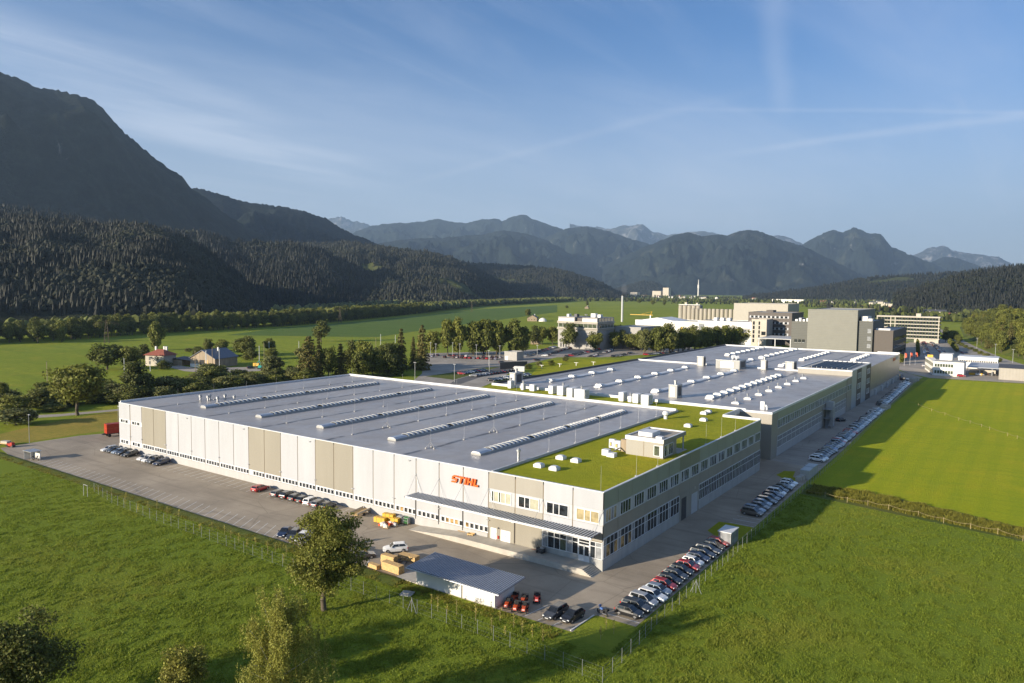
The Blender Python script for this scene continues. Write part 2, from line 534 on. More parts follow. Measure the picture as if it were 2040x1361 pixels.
# ------------------------------------------------------------------ mesh helpers
class MB:
    def __init__(self):
        self.v, self.f, self.m = [], [], []

    def add(self, vs, fs, m=0):
        b = len(self.v)
        self.v += [tuple(p) for p in vs]
        self.f += [tuple(i + b for i in q) for q in fs]
        self.m += [m] * len(fs)
        return self

    def box(self, x0, x1, y0, y1, z0, z1, m=0):
        return self.add([(x0, y0, z0), (x1, y0, z0), (x1, y1, z0), (x0, y1, z0), (x0, y0, z1), (x1, y0, z1), (x1, y1, z1), (x0, y1, z1)],
                        [(0, 3, 2, 1), (4, 5, 6, 7), (0, 1, 5, 4), (1, 2, 6, 5), (2, 3, 7, 6), (3, 0, 4, 7)], m)

    def quad(self, a, b, c, d, m=0):
        return self.add([a, b, c, d], [(0, 1, 2, 3)], m)

    def prism(self, poly, z0, z1, m=0):
        n = len(poly)
        vs = [(x, y, z0) for x, y in poly] + [(x, y, z1) for x, y in poly]
        fs = [tuple(range(n - 1, -1, -1)), tuple(range(n, 2 * n))] + [(i, (i + 1) % n, n + (i + 1) % n, n + i) for i in range(n)]
        return self.add(vs, fs, m)

    def prism_y(self, poly, y0, y1, m=0):      # polygon in x,z pushed along y
        n = len(poly)
        vs = [(x, y0, z) for x, z in poly] + [(x, y1, z) for x, z in poly]
        fs = [tuple(range(n)), tuple(range(2 * n - 1, n - 1, -1))] + [(i, n + i, n + (i + 1) % n, (i + 1) % n) for i in range(n)]
        return self.add(vs, fs, m)

    def tube(self, p, q, r0, r1=None, n=6, m=0, cap=True):
        r1 = r0 if r1 is None else r1
        p, q = Vector(p), Vector(q)
        d = (q - p).normalized()
        a = d.cross(Vector((0, 0, 1)) if abs(d.z) < 0.9 else Vector((1, 0, 0))).normalized()
        b = d.cross(a)
        vs = []
        for c, r in ((p, r0), (q, r1)):
            for i in range(n):
                t = 2 * math.pi * i / n
                vs.append(c + a * (r * math.cos(t)) + b * (r * math.sin(t)))
        fs = [(i, (i + 1) % n, n + (i + 1) % n, n + i) for i in range(n)]
        if cap:
            fs += [tuple(range(n - 1, -1, -1)), tuple(range(n, 2 * n))]
        return self.add(vs, fs, m)

    def lathe(self, prof, n=12, m=0, c=(0, 0)):
        vs, fs = [], []
        for r, z in prof:
            for i in range(n):
                t = 2 * math.pi * i / n
                vs.append((c[0] + r * math.cos(t), c[1] + r * math.sin(t), z))
        for k in range(len(prof) - 1):
            for i in range(n):
                fs.append((k * n + i, k * n + (i + 1) % n, (k + 1) * n + (i + 1) % n, (k + 1) * n + i))
        fs.append(tuple(range(n - 1, -1, -1)))
        fs.append(tuple(range((len(prof) - 1) * n, len(prof) * n)))
        return self.add(vs, fs, m)

    def mesh(self, name, mats, smooth=False):
        me = bpy.data.meshes.new(name)
        me.from_pydata(self.v, [], self.f)
        for k in mats:
            me.materials.append(MATS[k])
        if len(mats) > 1:
            me.polygons.foreach_set('material_index', self.m)
        if smooth:
            me.polygons.foreach_set('use_smooth', [True] * len(self.f))
        me.update()
        return me


def obj(name, mesh, parent=None, loc=(0, 0, 0), rz=0.0, scale=(1, 1, 1), color=None):
    o = bpy.data.objects.new(name, mesh)
    COL.objects.link(o)
    o.location = loc
    o.rotation_euler = (0, 0, rz)
    o.scale = scale
    if parent is not None:
        o.parent = parent
    if color is not None:
        o.color = (*color, 1)
    return o


def part(name, mb, mats, parent, loc=(0, 0, 0), rz=0.0, smooth=False):
    if isinstance(mats, str):
        mats = [mats]
    return obj(name, mb.mesh(name, mats, smooth), parent, loc, rz)


def tag(o, label=None, cat=None, group=None, kind=None):
    if label:
        o['label'] = label
    if cat:
        o['category'] = cat
    if group:
        o['group'] = group
    if kind:
        o['kind'] = kind
    return o


def thing(name, label, cat, group=None, loc=(0, 0, 0), rz=0.0, scale=(1, 1, 1)):
    return tag(obj(name, None, None, loc, rz, scale), label, cat, group)


def single(name, mb, mats, label, cat, group=None, loc=(0, 0, 0), rz=0.0, smooth=False):
    return tag(part(name, mb, mats, None, loc, rz, smooth), label, cat, group)


def np_mesh(name, V, F, mats, mi=None, smooth=False):
    me = bpy.data.meshes.new(name)
    V = np.asarray(V, np.float32)
    F = np.asarray(F, np.int32)
    nf, k = F.shape
    me.vertices.add(len(V))
    me.vertices.foreach_set('co', V.ravel())
    me.loops.add(nf * k)
    me.loops.foreach_set('vertex_index', F.ravel())
    me.polygons.add(nf)
    me.polygons.foreach_set('loop_start', np.arange(0, nf * k, k, dtype=np.int32))
    me.polygons.foreach_set('loop_total', np.full(nf, k, np.int32))
    for m in mats:
        me.materials.append(MATS[m])
    if mi is not None:
        me.polygons.foreach_set('material_index', np.asarray(mi, np.int32))
    me.polygons.foreach_set('use_smooth', np.full(nf, bool(smooth)))
    me.update(calc_edges=True)
    me.validate()
    return me


ORD = ['zeroth', 'first', 'second', 'third', 'fourth', 'fifth', 'sixth', 'seventh', 'eighth', 'ninth', 'tenth', 'eleventh', 'twelfth',
       'thirteenth', 'fourteenth', 'fifteenth', 'sixteenth', 'seventeenth', 'eighteenth', 'nineteenth', 'twentieth']
TENS = {20: 'twenty', 30: 'thirty', 40: 'forty', 50: 'fifty', 60: 'sixty'}


def nth(i):
    if i <= 20:
        return ORD[i]
    if i % 10 == 0:
        return TENS[i][:-1] + 'ieth'
    return TENS[i // 10 * 10] + '-' + ORD[i % 10]


# value noise for the terrain shapes
def _h(ix, iy, s):
    n = (ix * 374761393 + iy * 668265263 + s * 974634777) & 0xFFFFFFFF
    n = ((n ^ (n >> 13)) * 1274126177) & 0xFFFFFFFF
    return ((n ^ (n >> 16)) & 0xFFFF) / 65535.0


def vnoise(x, y, s=0):
    ix, iy = np.floor(x).astype(np.int64), np.floor(y).astype(np.int64)
    fx, fy = x - ix, y - iy
    fx, fy = fx * fx * (3 - 2 * fx), fy * fy * (3 - 2 * fy)
    a, b = _h(ix, iy, s), _h(ix + 1, iy, s)
    c, d = _h(ix, iy + 1, s), _h(ix + 1, iy + 1, s)
    return (a * (1 - fx) + b * fx) * (1 - fy) + (c * (1 - fx) + d * fx) * fy


def fbm(x, y, octv=5, s=0, ridged=False):
    t, a, n = 0.0, 0.5, 0.0
    for k in range(octv):
        v = vnoise(x * 2 ** k, y * 2 ** k, s + k)
        if ridged:
            v = 1 - np.abs(2 * v - 1)
        t = t + a * v
        n += a
        a *= 0.5
    return t / n

# ------------------------------------------------------------------ ground and terrain
def sheet(name, poly, mat, z, kind='structure'):
    mb = MB()
    n = len(poly)
    a = sum(poly[i][0] * poly[(i + 1) % n][1] - poly[(i + 1) % n][0] * poly[i][1] for i in range(n))
    if a < 0:
        poly = poly[::-1]
    mb.add([(x, y, z) for x, y in poly], [tuple(range(n))])
    return tag(part(name, mb, mat, None), kind=kind)


gl = [-28000, -9000, -3000, -1000, -300, 0, 300, 1000, 3000, 9000, 28000]
mb = MB()
vs = [(x, y, 0.0) for y in gl for x in gl]
n = len(gl)
mb.add(vs, [(j * n + i, j * n + i + 1, (j + 1) * n + i + 1, (j + 1) * n + i) for j in range(n - 1) for i in range(n - 1)])
tag(part('ground', mb, 'meadow_far', None), kind='structure')

sheet('crop_field', [(-639, 432), (-686, 581), (-802, 876), (-957, 1225), (-1080, 1750), (-735, 1187), (-528, 599), (-448, 391), (-568, 313)], 'crop_dark', 0.05)
sheet('meadow', [(-260, -400), (260, -400), (260, 17), (57.7, 61.5), (14.6, 70.6), (13.9, -14.5), (13.9, -23.6), (-186, -23.6), (-195, -24), (-207, -19), (-240, -40)], 'meadow', 0.010)
sheet('mown_field', [(14.0, 81), (34, 80), (46, 76.5), (58, 71.5), (260, 28), (260, 372), (55, 364), (12, 359), (10.5, 220)], 'meadow_cut', 0.010)
sheet('field_margin', [(14.6, 70.6), (57.7, 61.5), (260, 17), (260, 28), (58, 71.5), (46, 76.5), (34, 80), (14.0, 81)], 'verge', 0.006)
sheet('dry_grass_slope', [(-207, -19), (-206, -12), (-212, 0), (-216, 11), (-222, 33), (-216, 60), (-180, 60), (-187, 3), (-186, -11), (-189, -18), (-194, -24)], 'ochre_grass', 0.02)
sheet('dirt_road', [(-250, -12), (-237, 6), (-230, 17), (-225, 35), (-223, 60), (-220, 130), (-216, 130), (-219, 60), (-221, 33), (-225, 14), (-230, 4), (-244, -14)], 'gravel', 0.03)
sheet('yard', [(-183.4, -20), (-171, -22.5), (-6, -22.3), (7.1, -22.1), (6.6, -16.6), (7.3, -15.4), (13.5, -15.4), (13.5, 40), (13.0, 90), (12.6, 130), (10.4, 220), (7.6, 345),
               (9, 362), (-10, 400), (-60, 400), (-60, 360), (-40, 20), (-160, 20), (-176, 22), (-184.5, 2), (-184.5, -12)], 'asphalt', 0.014)
sheet('service_road', [(-1.0, 101.5), (11.5, 99), (10.6, 200), (6.4, 345), (-1, 345)], 'asphalt_pale', 0.018)
sheet('kerb_island', [(6.6, 31.4), (6.5, 38.4), (9.0, 38.8), (12.7, 38.8), (13.45, 38.8), (13.45, 28.0), (11.0, 27.8), (8.5, 29.6)], 'green_roof', 0.022)
sheet('kerb_island', [(5.0, 85.4), (5.4, 91.0), (8.0, 92.5), (9.0, 86.0), (10.4, 84.4), (11.4, 79.6), (9.2, 80.6)], 'green_roof', 0.022)
# low grassy bank along the yard: a rounded ridge of earth
mb = MB()
prof = [(-22.2, 0.0), (-22.5, 0.16), (-23.2, 0.26), (-24.0, 0.18), (-25.4, 0.02)]
xs = [-182 + i * 2.0 for i in range(80)]
rnd = random.Random(3)
vv = []
for x in xs:
    for (y, z) in prof:
        vv.append((x, y + rnd.uniform(-.06, .06), z * rnd.uniform(.8, 1.2) + 0.012))
k = len(prof)
mb.add(vv, [(i * k + j, (i + 1) * k + j, (i + 1) * k + j + 1, i * k + j + 1) for i in range(len(xs) - 1) for j in range(k - 1)])
tag(part('grass_bank', mb, 'verge', None, smooth=True), kind='structure')

FOREST = {}


def ridge(name, pts, wf, wb, mat, seed, nu=150, nv=26, rough=0.16, jag=0.012, foot=-8.0, steep=0.9):
    P = np.array(pts, float)
    seg = np.r_[0, np.cumsum(np.hypot(np.diff(P[:, 0]), np.diff(P[:, 1])))]
    u = np.linspace(0, seg[-1], nu)
    X, Y, Z = (np.interp(u, seg, P[:, k]) for k in range(3))
    Zj = (fbm(u / seg[-1] * 60, u * 0 + seed, 5, seed) - 0.5) * jag * max(P[:, 2]) * 2 + (np.random.RandomState(seed).rand(nu) - .3) * 11.0
    dx, dy = CAM.x - X, CAM.y - Y
    dl = np.hypot(dx, dy)
    dx, dy = dx / dl, dy / dl
    tf = np.linspace(0, 1, nv)
    rows = []
    hh = max(P[:, 2])
    for side, wd in ((1, wf), (-1, wb)):
        for t in (tf[::-1] if side == 1 else tf[1:]):
            a = np.minimum(1.0, (Z + 60) / hh)
            px = X + dx * side * wd * t * (0.35 + 0.65 * a)
            py = Y + dy * side * wd * t * (0.35 + 0.65 * a)
            wx, wy = px / hh * 1.6, py / hh * 1.6
            q = fbm(wx + 31, wy + 7, 3, seed + 40) * 1.2
            g = fbm(wx * 1.1 + q, wy * 1.1 - q, 6, seed + 11, True) - 0.62
            g2 = fbm(px / hh * 5.0, py / hh * 5.0, 5, seed + 5, True) - 0.6
            prof = (1 - t) ** steep
            env = min(1.0, t * 2.4) * min(1.0, (1 - t) * 3.0)
            z = foot + (Z - foot) * prof + (g * 1.3 + g2 * 0.45) * env * rough * (Z - foot) * 2.6
            z = z + Zj * max(0.0, 1 - t * 14)
            rows.append(np.stack([px, py, np.maximum(z, foot)], -1))
    G = np.array(rows)
    nr = G.shape[0]
    idx = np.arange(nr * nu).reshape(nr, nu)
    F = np.stack([idx[:-1, :-1], idx[:-1, 1:], idx[1:, 1:], idx[1:, :-1]], -1).reshape(-1, 4)
    o = obj(name, np_mesh(name, G.reshape(-1, 3), F, [mat], None, True))
    tag(o, kind='structure')
    return G


R_M1 = [(-4900, -2600, 1250), (-4800, -1300, 1500), (-4650, -300, 1450), (-4350, 500, 1250), (-4002, 969, 1100), (-3937, 1192, 1054), (-3864, 1397, 1001), (-3836, 1468, 989), (-3810, 1530, 965), (-3782, 1595, 964), (-3735, 1697, 939), (-3712, 1744, 922), (-3684, 1800, 865), (-3655, 1857, 792), (-3624, 1914, 733), (-3591, 1972, 674), (-3557, 2031, 624), (-3528, 2080, 598), (-3510, 2109, 550), (-3459, 2189, 471), (-3391, 2289, 386), (-3289, 2430, 292), (-3126, 2631, 199), (-2906, 2868, 80)]  # the leftmost stretch is out of view, added to shade the visible face
R_M2 = [(-5250, 2691, 737), (-5125, 2917, 726), (-5033, 3068, 751), (-5002, 3117, 751), (-4917, 3247, 720), (-4884, 3295, 693), (-4807, 3405, 670), (-4677, 3578, 650), (-4561, 3722, 619), (-4464, 3836, 570), (-4363, 3949, 482), (-4257, 4061, 416), (-4063, 4253, 315), (-3765, 4517, 161), (-3445, 4763, 57)]
R_H0 = [(-1434, 315, 176), (-1407, 401, 160), (-1393, 440, 153), (-1377, 480, 155), (-1366, 507, 152), (-1350, 542, 150), (-1333, 577, 145), (-1311, 620, 150), (-1291, 657, 145), (-1277, 681, 137), (-1260, 708, 121), (-1242, 738, 101), (-1224, 764, 75), (-1206, 790, 46), (-1192, 810, 16), (-1179, 827, -8)]
R_H0b = [(-2156, 520, 245), (-2094, 706, 238), (-2062, 785, 228), (-2031, 857, 221), (-2006, 909, 211), (-1967, 984, 204), (-1925, 1059, 197), (-1881, 1130, 192), (-1836, 1198, 169), (-1788, 1265, 166), (-1741, 1326, 171), (-1686, 1392, 152), (-1607, 1479, 95), (-1522, 1563, 20)]
R_L3 = [(-2727, 1663, 230), (-2659, 1766, 218), (-2590, 1862, 215), (-2522, 1950, 223), (-2407, 2087, 225), (-2374, 2123, 237), (-2291, 2210, 220), (-2209, 2290, 205), (-2129, 2364, 196), (-2079, 2407, 182), (-2037, 2442, 165), (-1959, 2504, 122), (-1851, 2584, 57), (-1759, 2647, 3)]
R_L4 = [(-2896, 3017, 154), (-2770, 3132, 193), (-2671, 3215, 198), (-2615, 3260, 185), (-2478, 3365, 178), (-2311, 3480, 166), (-2165, 3573, 150), (-2065, 3631, 117), (-1964, 3687, 78), (-1901, 3720, 39), (-1837, 3752, 11)]
R_L5 = [(-3313, 6027, -44), (-3150, 6113, 33), (-3048, 6165, 71), (-2925, 6224, 119), (-2821, 6272, 125), (-2737, 6309, 84), (-2632, 6354, 2)]
R_FA = [(-16192, 13195, 1534), (-15723, 13748, 1881), (-15501, 13996, 1959), (-15320, 14193, 1845), (-15089, 14437, 1800), (-14900, 14632, 1698), (-14463, 15063, 1465)]
R_B = [(-10931, 9352, 711), (-10498, 9833, 1093), (-10336, 10002, 1184), (-10171, 10169, 1238), (-9969, 10367, 1254), (-9690, 10626, 1292), (-9548, 10754, 1324), (-9404, 10880, 1366), (-9183, 11066, 1315), (-8958, 11248, 1291), (-8729, 11426, 1372), (-8496, 11600, 1395), (-8417, 11657, 1348), (-8260, 11769, 1427), (-8085, 11890, 1478), (-7939, 11987, 1393), (-7694, 12146, 1289), (-7446, 12299, 1205), (-6770, 12684, 786), (-5905, 13109, 217)]
R_C = [(-7901, 6742, 392), (-7540, 7139, 608), (-7153, 7524, 702), (-6740, 7894, 740), (-6304, 8245, 791), (-6079, 8412, 857), (-5790, 8613, 812), (-5553, 8767, 717), (-5433, 8842, 648), (-5128, 9022, 441), (-4756, 9223, 165), (-4381, 9407, -5)]
R_D = [(-7245, 10037, 670), (-6692, 10413, 877), (-6340, 10631, 1054), (-6052, 10797, 1080), (-5761, 10955, 1014), (-5466, 11105, 900), (-5170, 11246, 801), (-4646, 11473, 524), (-4045, 11699, 122)]
R_EE = [(-10631, 17968, 1877), (-10328, 18144, 1795), (-9657, 18510, 1741), (-9290, 18697, 1810), (-8859, 18905, 1850), (-8607, 19021, 1643), (-8233, 19186, 1532), (-8049, 19264, 1600), (-7370, 19534, 1663), (-7121, 19626, 1607), (-6624, 19800, 1414), (-5773, 20066, 1512), (-5412, 20167, 1520), (-5047, 20262, 1345), (-4447, 20403, 1104)]
R_F = [(-4742, 8892, 364), (-4208, 9157, 636), (-3910, 9288, 768), (-3730, 9362, 814), (-3548, 9433, 753), (-3369, 9499, 778), (-3249, 9541, 764), (-3131, 9580, 815), (-3013, 9618, 839), (-2835, 9673, 804), (-2716, 9707, 745), (-2597, 9740, 692), (-2362, 9800, 626), (-2128, 9854, 498), (-1783, 9924, 309), (-1445, 9980, 125), (-1225, 10010, 30)]
R_G = [(-3907, 12796, 391), (-3146, 13006, 847), (-2849, 13075, 1017), (-2701, 13107, 1064), (-2551, 13137, 1028), (-2406, 13165, 1107), (-2257, 13191, 1046), (-2182, 13204, 1004), (-2001, 13233, 992), (-1849, 13256, 780), (-1454, 13306, 592), (-1243, 13328, 511), (-828, 13362, 276), (-426, 13383, 41)]
R_H = [(-2976, 21681, 874), (-2467, 21746, 1051), (-2191, 21776, 1189), (-1860, 21808, 1247), (-1635, 21826, 1116), (-1307, 21849, 1048), (-879, 21871, 979), (-670, 21879, 952), (-351, 21887, 740), (450, 21888, 602), (1381, 21851, 712)]
R_I = [(-2000, 14750, 343), (-1464, 14814, 563), (-1241, 14835, 674), (-1016, 14853, 646), (-644, 14875, 480), (-425, 14883, 387), (-2, 14891, 262), (979, 14863, 146)]
R_J = [(-1343, 4273, 8), (-1130, 4336, 37), (-897, 4391, 80), (-771, 4416, 109), (-574, 4448, 132), (-407, 4468, 144), (-291, 4478, 152), (-179, 4485, 167), (-71, 4489, 182), (14, 4491, 189), (236, 4488, 212), (514, 4468, 243)]
R_K = [(-297, 2467, 36), (-204, 2478, 68), (-139, 2484, 90), (-76, 2488, 105), (-15, 2490, 113), (56, 2491, 124), (191, 2488, 147), (315, 2478, 164)]
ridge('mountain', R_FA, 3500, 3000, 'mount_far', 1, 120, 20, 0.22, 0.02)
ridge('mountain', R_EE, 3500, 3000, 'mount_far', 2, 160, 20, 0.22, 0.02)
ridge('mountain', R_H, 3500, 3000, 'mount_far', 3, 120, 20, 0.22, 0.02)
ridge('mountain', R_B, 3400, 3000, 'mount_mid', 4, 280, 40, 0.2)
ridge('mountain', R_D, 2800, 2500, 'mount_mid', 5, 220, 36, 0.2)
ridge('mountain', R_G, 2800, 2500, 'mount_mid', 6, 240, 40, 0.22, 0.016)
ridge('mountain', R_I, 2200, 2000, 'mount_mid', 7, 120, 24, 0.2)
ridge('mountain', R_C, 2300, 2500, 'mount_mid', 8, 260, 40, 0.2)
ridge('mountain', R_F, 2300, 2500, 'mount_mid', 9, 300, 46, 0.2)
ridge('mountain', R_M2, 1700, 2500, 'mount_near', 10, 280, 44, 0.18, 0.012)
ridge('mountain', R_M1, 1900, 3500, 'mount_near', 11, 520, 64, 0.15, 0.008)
G_L5 = ridge('hill', R_L5, 500, 500, 'hill_floor', 12, 60, 12, 0.12)
G_L4 = ridge('hill', R_L4, 1100, 900, 'hill_floor', 13, 120, 20, 0.10)
G_L3 = ridge('hill', R_L3, 1500, 900, 'hill_floor', 14, 150, 26, 0.11)
G_H0B = ridge('hill', R_H0b, 620, 700, 'hill_floor', 15, 120, 20, 0.08)
G_H0 = ridge('hill', R_H0, 620, 700, 'hill_floor', 16, 110, 22, 0.07, 0.01, -3.0, 0.75)
G_J = ridge('hill', R_J, 900, 900, 'hill_floor', 17, 120, 18, 0.08)
G_K = ridge('hill', R_K, 700, 700, 'hill_floor', 18, 80, 18, 0.08)

# forest on the hills: real little trees, one mass per hill
def fir_base(rs):
    V, F = [], []
    for (z0, z1, r) in ((0.05, 0.66, 0.19), (0.42, 1.0, 0.125)):
        b = len(V)
        for i in range(5):
            a = 2 * math.pi * i / 5 + rs.uniform(-.3, .3)
            rr = r * rs.uniform(.7, 1.25)
            V.append((rr * math.cos(a), rr * math.sin(a), z0 + rs.uniform(-.05, .05)))
        V.append((0, 0, z1))
        F += [(b + i, b + (i + 1) % 5, b + 5) for i in range(5)]
    return np.array(V), np.array(F)


def leaf_base(rs):
    V, F = [], []
    rings = ((0.25, 0.22), (0.55, 0.34), (0.86, 0.20))
    for (z, r) in rings:
        for i in range(5):
            a = 2 * math.pi * (i + rs.uniform(-.2, .2)) / 5
            rr = r * rs.uniform(.7, 1.3)
            V.append((rr * math.cos(a), rr * math.sin(a), z + rs.uniform(-.06, .06)))
    V.append((0, 0, 1.0))
    for k in range(2):
        for i in range(5):
            a, b, c, d = k * 5 + i, k * 5 + (i + 1) % 5, (k + 1) * 5 + (i + 1) % 5, (k + 1) * 5 + i
            F += [(a, b, c), (a, c, d)]
    F += [(10 + i, 10 + (i + 1) % 5, 15) for i in range(5)]
    return np.array(V), np.array(F)


def plant_mass(name, pos, hts, leafy, label, seed, mats=('forest_needle', 'forest_leaf')):
    rs = random.Random(seed)
    r = np.random.RandomState(seed)
    firs = [fir_base(rs) for _ in range(4)]
    lvs = [leaf_base(rs) for _ in range(4)]
    VV, FF, MM, b = [], [], [], 0
    for kind, bases in ((0, firs), (1, lvs)):
        for j, (V, F) in enumerate(bases):
            sel = np.where((leafy == kind) & (np.arange(len(pos)) % 4 == j))[0]
            if not len(sel):
                continue
            a = r.uniform(0, 6.28, len(sel))
            ca, sa = np.cos(a)[:, None], np.sin(a)[:, None]
            h = hts[sel][:, None] * (0.72 if kind else 1.0)
            w = h * r.uniform(0.8, 1.25, len(sel))[:, None]
            x = (V[None, :, 0] * ca - V[None, :, 1] * sa) * w + pos[sel, 0][:, None]
            y = (V[None, :, 0] * sa + V[None, :, 1] * ca) * w + pos[sel, 1][:, None]
            z = V[None, :, 2] * h + pos[sel, 2][:, None]
            VV.append(np.stack([x, y, z], -1).reshape(-1, 3))
            f = F[None] + (np.arange(len(sel)) * len(V))[:, None, None] + b
            FF.append(f.reshape(-1, 3))
            MM.append(np.full(len(sel) * len(F), kind))
            b += len(sel) * len(V)
    o = obj(name, np_mesh(name, np.concatenate(VV), np.concatenate(FF), list(mats), np.concatenate(MM), False))
    return tag(o, label, 'forest', None, 'stuff')


def forest_on(G, n, hmin, hmax, leaf_frac, label, seed, rows=None, clear=None):
    r = np.random.RandomState(seed)
    nr, nu = G.shape[:2]
    r0, r1 = rows or (0, nr - 1)
    # equal density over the ground: weight by cell area
    A = np.linalg.norm(np.cross(G[1:, :-1] - G[:-1, :-1], G[:-1, 1:] - G[:-1, :-1]), axis=-1)
    A[:r0] = 0
    A[r1:] = 0
    A *= (G[:-1, :-1, 2] > -1)
    pr = (A / A.sum()).ravel()
    c = r.choice(len(pr), n, p=pr)
    i, j = c // (nu - 1), c % (nu - 1)
    s, t = r.rand(n)[:, None], r.rand(n)[:, None]
    P = (G[i, j] * (1 - s) * (1 - t) + G[i + 1, j] * s * (1 - t) + G[i, j + 1] * (1 - s) * t + G[i + 1, j + 1] * s * t)
    if clear is not None:
        keep = np.ones(n, bool)
        for cx, cy, rx, ry in clear:
            keep &= ((P[:, 0] - cx) / rx) ** 2 + ((P[:, 1] - cy) / ry) ** 2 > 1
        P = P[keep]
    k = fbm(P[:, 0] / 90, P[:, 1] / 90, 3, seed)
    leafy = (k + r.uniform(-.15, .15, len(P)) < leaf_frac).astype(int)
    h = r.uniform(hmin, hmax, len(P))
    return plant_mass('forest', P - np.array([0, 0, 1.5]), h, leafy, label, seed)


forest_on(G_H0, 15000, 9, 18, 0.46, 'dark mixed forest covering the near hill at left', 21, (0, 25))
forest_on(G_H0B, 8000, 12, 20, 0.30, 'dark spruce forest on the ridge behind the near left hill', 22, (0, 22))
CLEAR3 = [(-1350, 1645, 95, 55), (-1800, 1767, 60, 45), (-1741, 1656, 45, 32), (-1459, 1400, 50, 30), (-1620, 1720, 40, 26)]
CLEAR4 = [(-2194, 2557, 80, 60), (-2148, 2960, 60, 40)]
CLEAR6 = [(-555, 4312, 120, 70), (-152, 3929, 110, 60)]


def clearing(G, spots):
    pts = G.reshape(-1, 3)
    for (cx, cy, rx, ry) in spots:
        V, n = [], 20
        for q in (0.0, .5, 1.0):
            for k in range(n):
                a = 2 * math.pi * k / n
                wob = 1 + .22 * math.sin(3 * a + cx) * q
                V.append((cx + rx * q * wob * math.cos(a), cy + ry * q * wob * math.sin(a)))
        V = np.array(V)
        d = np.hypot(V[:, None, 0] - pts[None, :, 0], V[:, None, 1] - pts[None, :, 1])
        ix = np.argsort(d, 1)[:, :4]
        w = 1 / (np.take_along_axis(d, ix, 1) + 1)
        z = (pts[ix, 2] * w).sum(1) / w.sum(1) + 4.0
        F = [(r * n + k, r * n + (k + 1) % n, (r + 1) * n + (k + 1) % n, (r + 1) * n + k) for r in range(2) for k in range(n)]
        tag(obj('hill_meadow', np_mesh('hill_meadow', np.c_[V, z], F, ['hill_grass'], None, True)), kind='structure')


clearing(G_L3, CLEAR3)
clearing(G_L4, CLEAR4)
clearing(G_J, CLEAR6)
forest_on(G_L3, 15000, 13, 22, 0.40, 'forest on the long wooded hill left of the valley', 23, (0, 28), CLEAR3)
forest_on(G_L4, 8000, 14, 22, 0.40, 'forest on the low wooded hill running down to the town', 24, (0, 22), CLEAR4)
forest_on(G_L5, 1200, 16, 26, 0.4, 'forest on the small wooded knoll above the town', 25, (0, 13))
forest_on(G_J, 7000, 14, 24, 0.4, 'forest on the wide wooded hill at far right', 26, (0, 20), CLEAR6)
forest_on(G_K, 5500, 12, 20, 0.42, 'forest on the nearer dark hill at the right edge', 27, (0, 20))

# ------------------------------------------------------------------ window kit (panes are pieces of their own)
WCACHE = {}


def win_y(parent, x, z, w, h, cols, rows=(1.0,), glass=('glass_dark',), fr='frame_white', fw_=0.07, depth=0.10, y=0.0, name='window', each=True):
    """window in a wall facing -Y: x, z of its lower left corner, cols / rows are fractions"""
    key = ('y', round(w, 3), round(h, 3), tuple(cols), tuple(rows), fr, fw_, depth)
    if key not in WCACHE:
        m = MB()
        m.box(0, w, -depth, 0, 0, fw_).box(0, w, -depth, 0, h - fw_, h)
        m.box(0, fw_, -depth, 0, fw_, h - fw_).box(w - fw_, w, -depth, 0, fw_, h - fw_)
        cx, cells_x = fw_, []
        tot = w - 2 * fw_
        for i, c in enumerate(cols):
            x0, x1 = cx, cx + tot * c / sum(cols)
            cells_x.append((x0, x1))
            if i:
                m.box(x0 - fw_ / 2, x0 + fw_ / 2, -depth * .98, 0, fw_, h - fw_)
            cx = x1
        cz, cells_z = fw_, []
        toth = h - 2 * fw_
        for i, c in enumerate(rows):
            z0, z1 = cz, cz + toth * c / sum(rows)
            cells_z.append((z0, z1))
            if i:
                m.box(fw_, w - fw_, -depth * .95, 0, z0 - fw_ / 2, z0 + fw_ / 2)
            cz = z1
        me = m.mesh(name, [fr])
        panes = []
        for (z0, z1) in cells_z:
            for (x0, x1) in cells_x:
                panes.append(MB().box(x0 + .01, x1 - .01, -depth * .45, -depth * .2, z0 + .01, z1 - .01))
        WCACHE[key] = (me, panes, {})
    me, panes, pc = WCACHE[key]
    o = obj(name, me, parent, (x, y, z))
    if each:
        for i, pm in enumerate(panes):
            g = glass[i % len(glass)]
            if (i, g) not in pc:
                pc[(i, g)] = pm.mesh('pane', [g])
            obj('pane', pc[(i, g)], o)
    else:
        g = glass[0]
        if ('all', g) not in pc:
            a = MB()
            for pm in panes:
                a.add(pm.v, pm.f)
            pc[('all', g)] = a.mesh('glazing', [g])
        obj('glazing', pc[('all', g)], o)
    return o


def win_x(parent, y, z, w, h, cols, rows=(1.0,), glass=('glass_dark',), fr='frame_white', fw_=0.07, depth=0.10, x=0.0, name='window', each=True):
    """the same in a wall facing +X: y, z of its near lower corner"""
    o = win_y(parent, 0, 0, w, h, cols, rows, glass, fr, fw_, depth, 0, name, each)
    o.location = (x, y, z)
    o.rotation_euler = (0, 0, math.pi / 2)
    return o


PANEL = {}


def panel(parent, kind, axis, a, z0, z1, wdt, mat, off=0.0, thick=0.06):
    key = (axis, round(wdt, 2), round(z1 - z0, 2), mat, thick)
    if key not in PANEL:
        m = MB()
        if axis == 'y':
            m.box(0, wdt, 0, thick + .05, 0, z1 - z0)
        else:
            m.box(-thick - .05, 0, 0, wdt, 0, z1 - z0)
        PANEL[key] = m.mesh(kind, [mat])
    loc = (a, off, z0) if axis == 'y' else (off, a, z0)
    return obj(kind, PANEL[key], parent, loc)


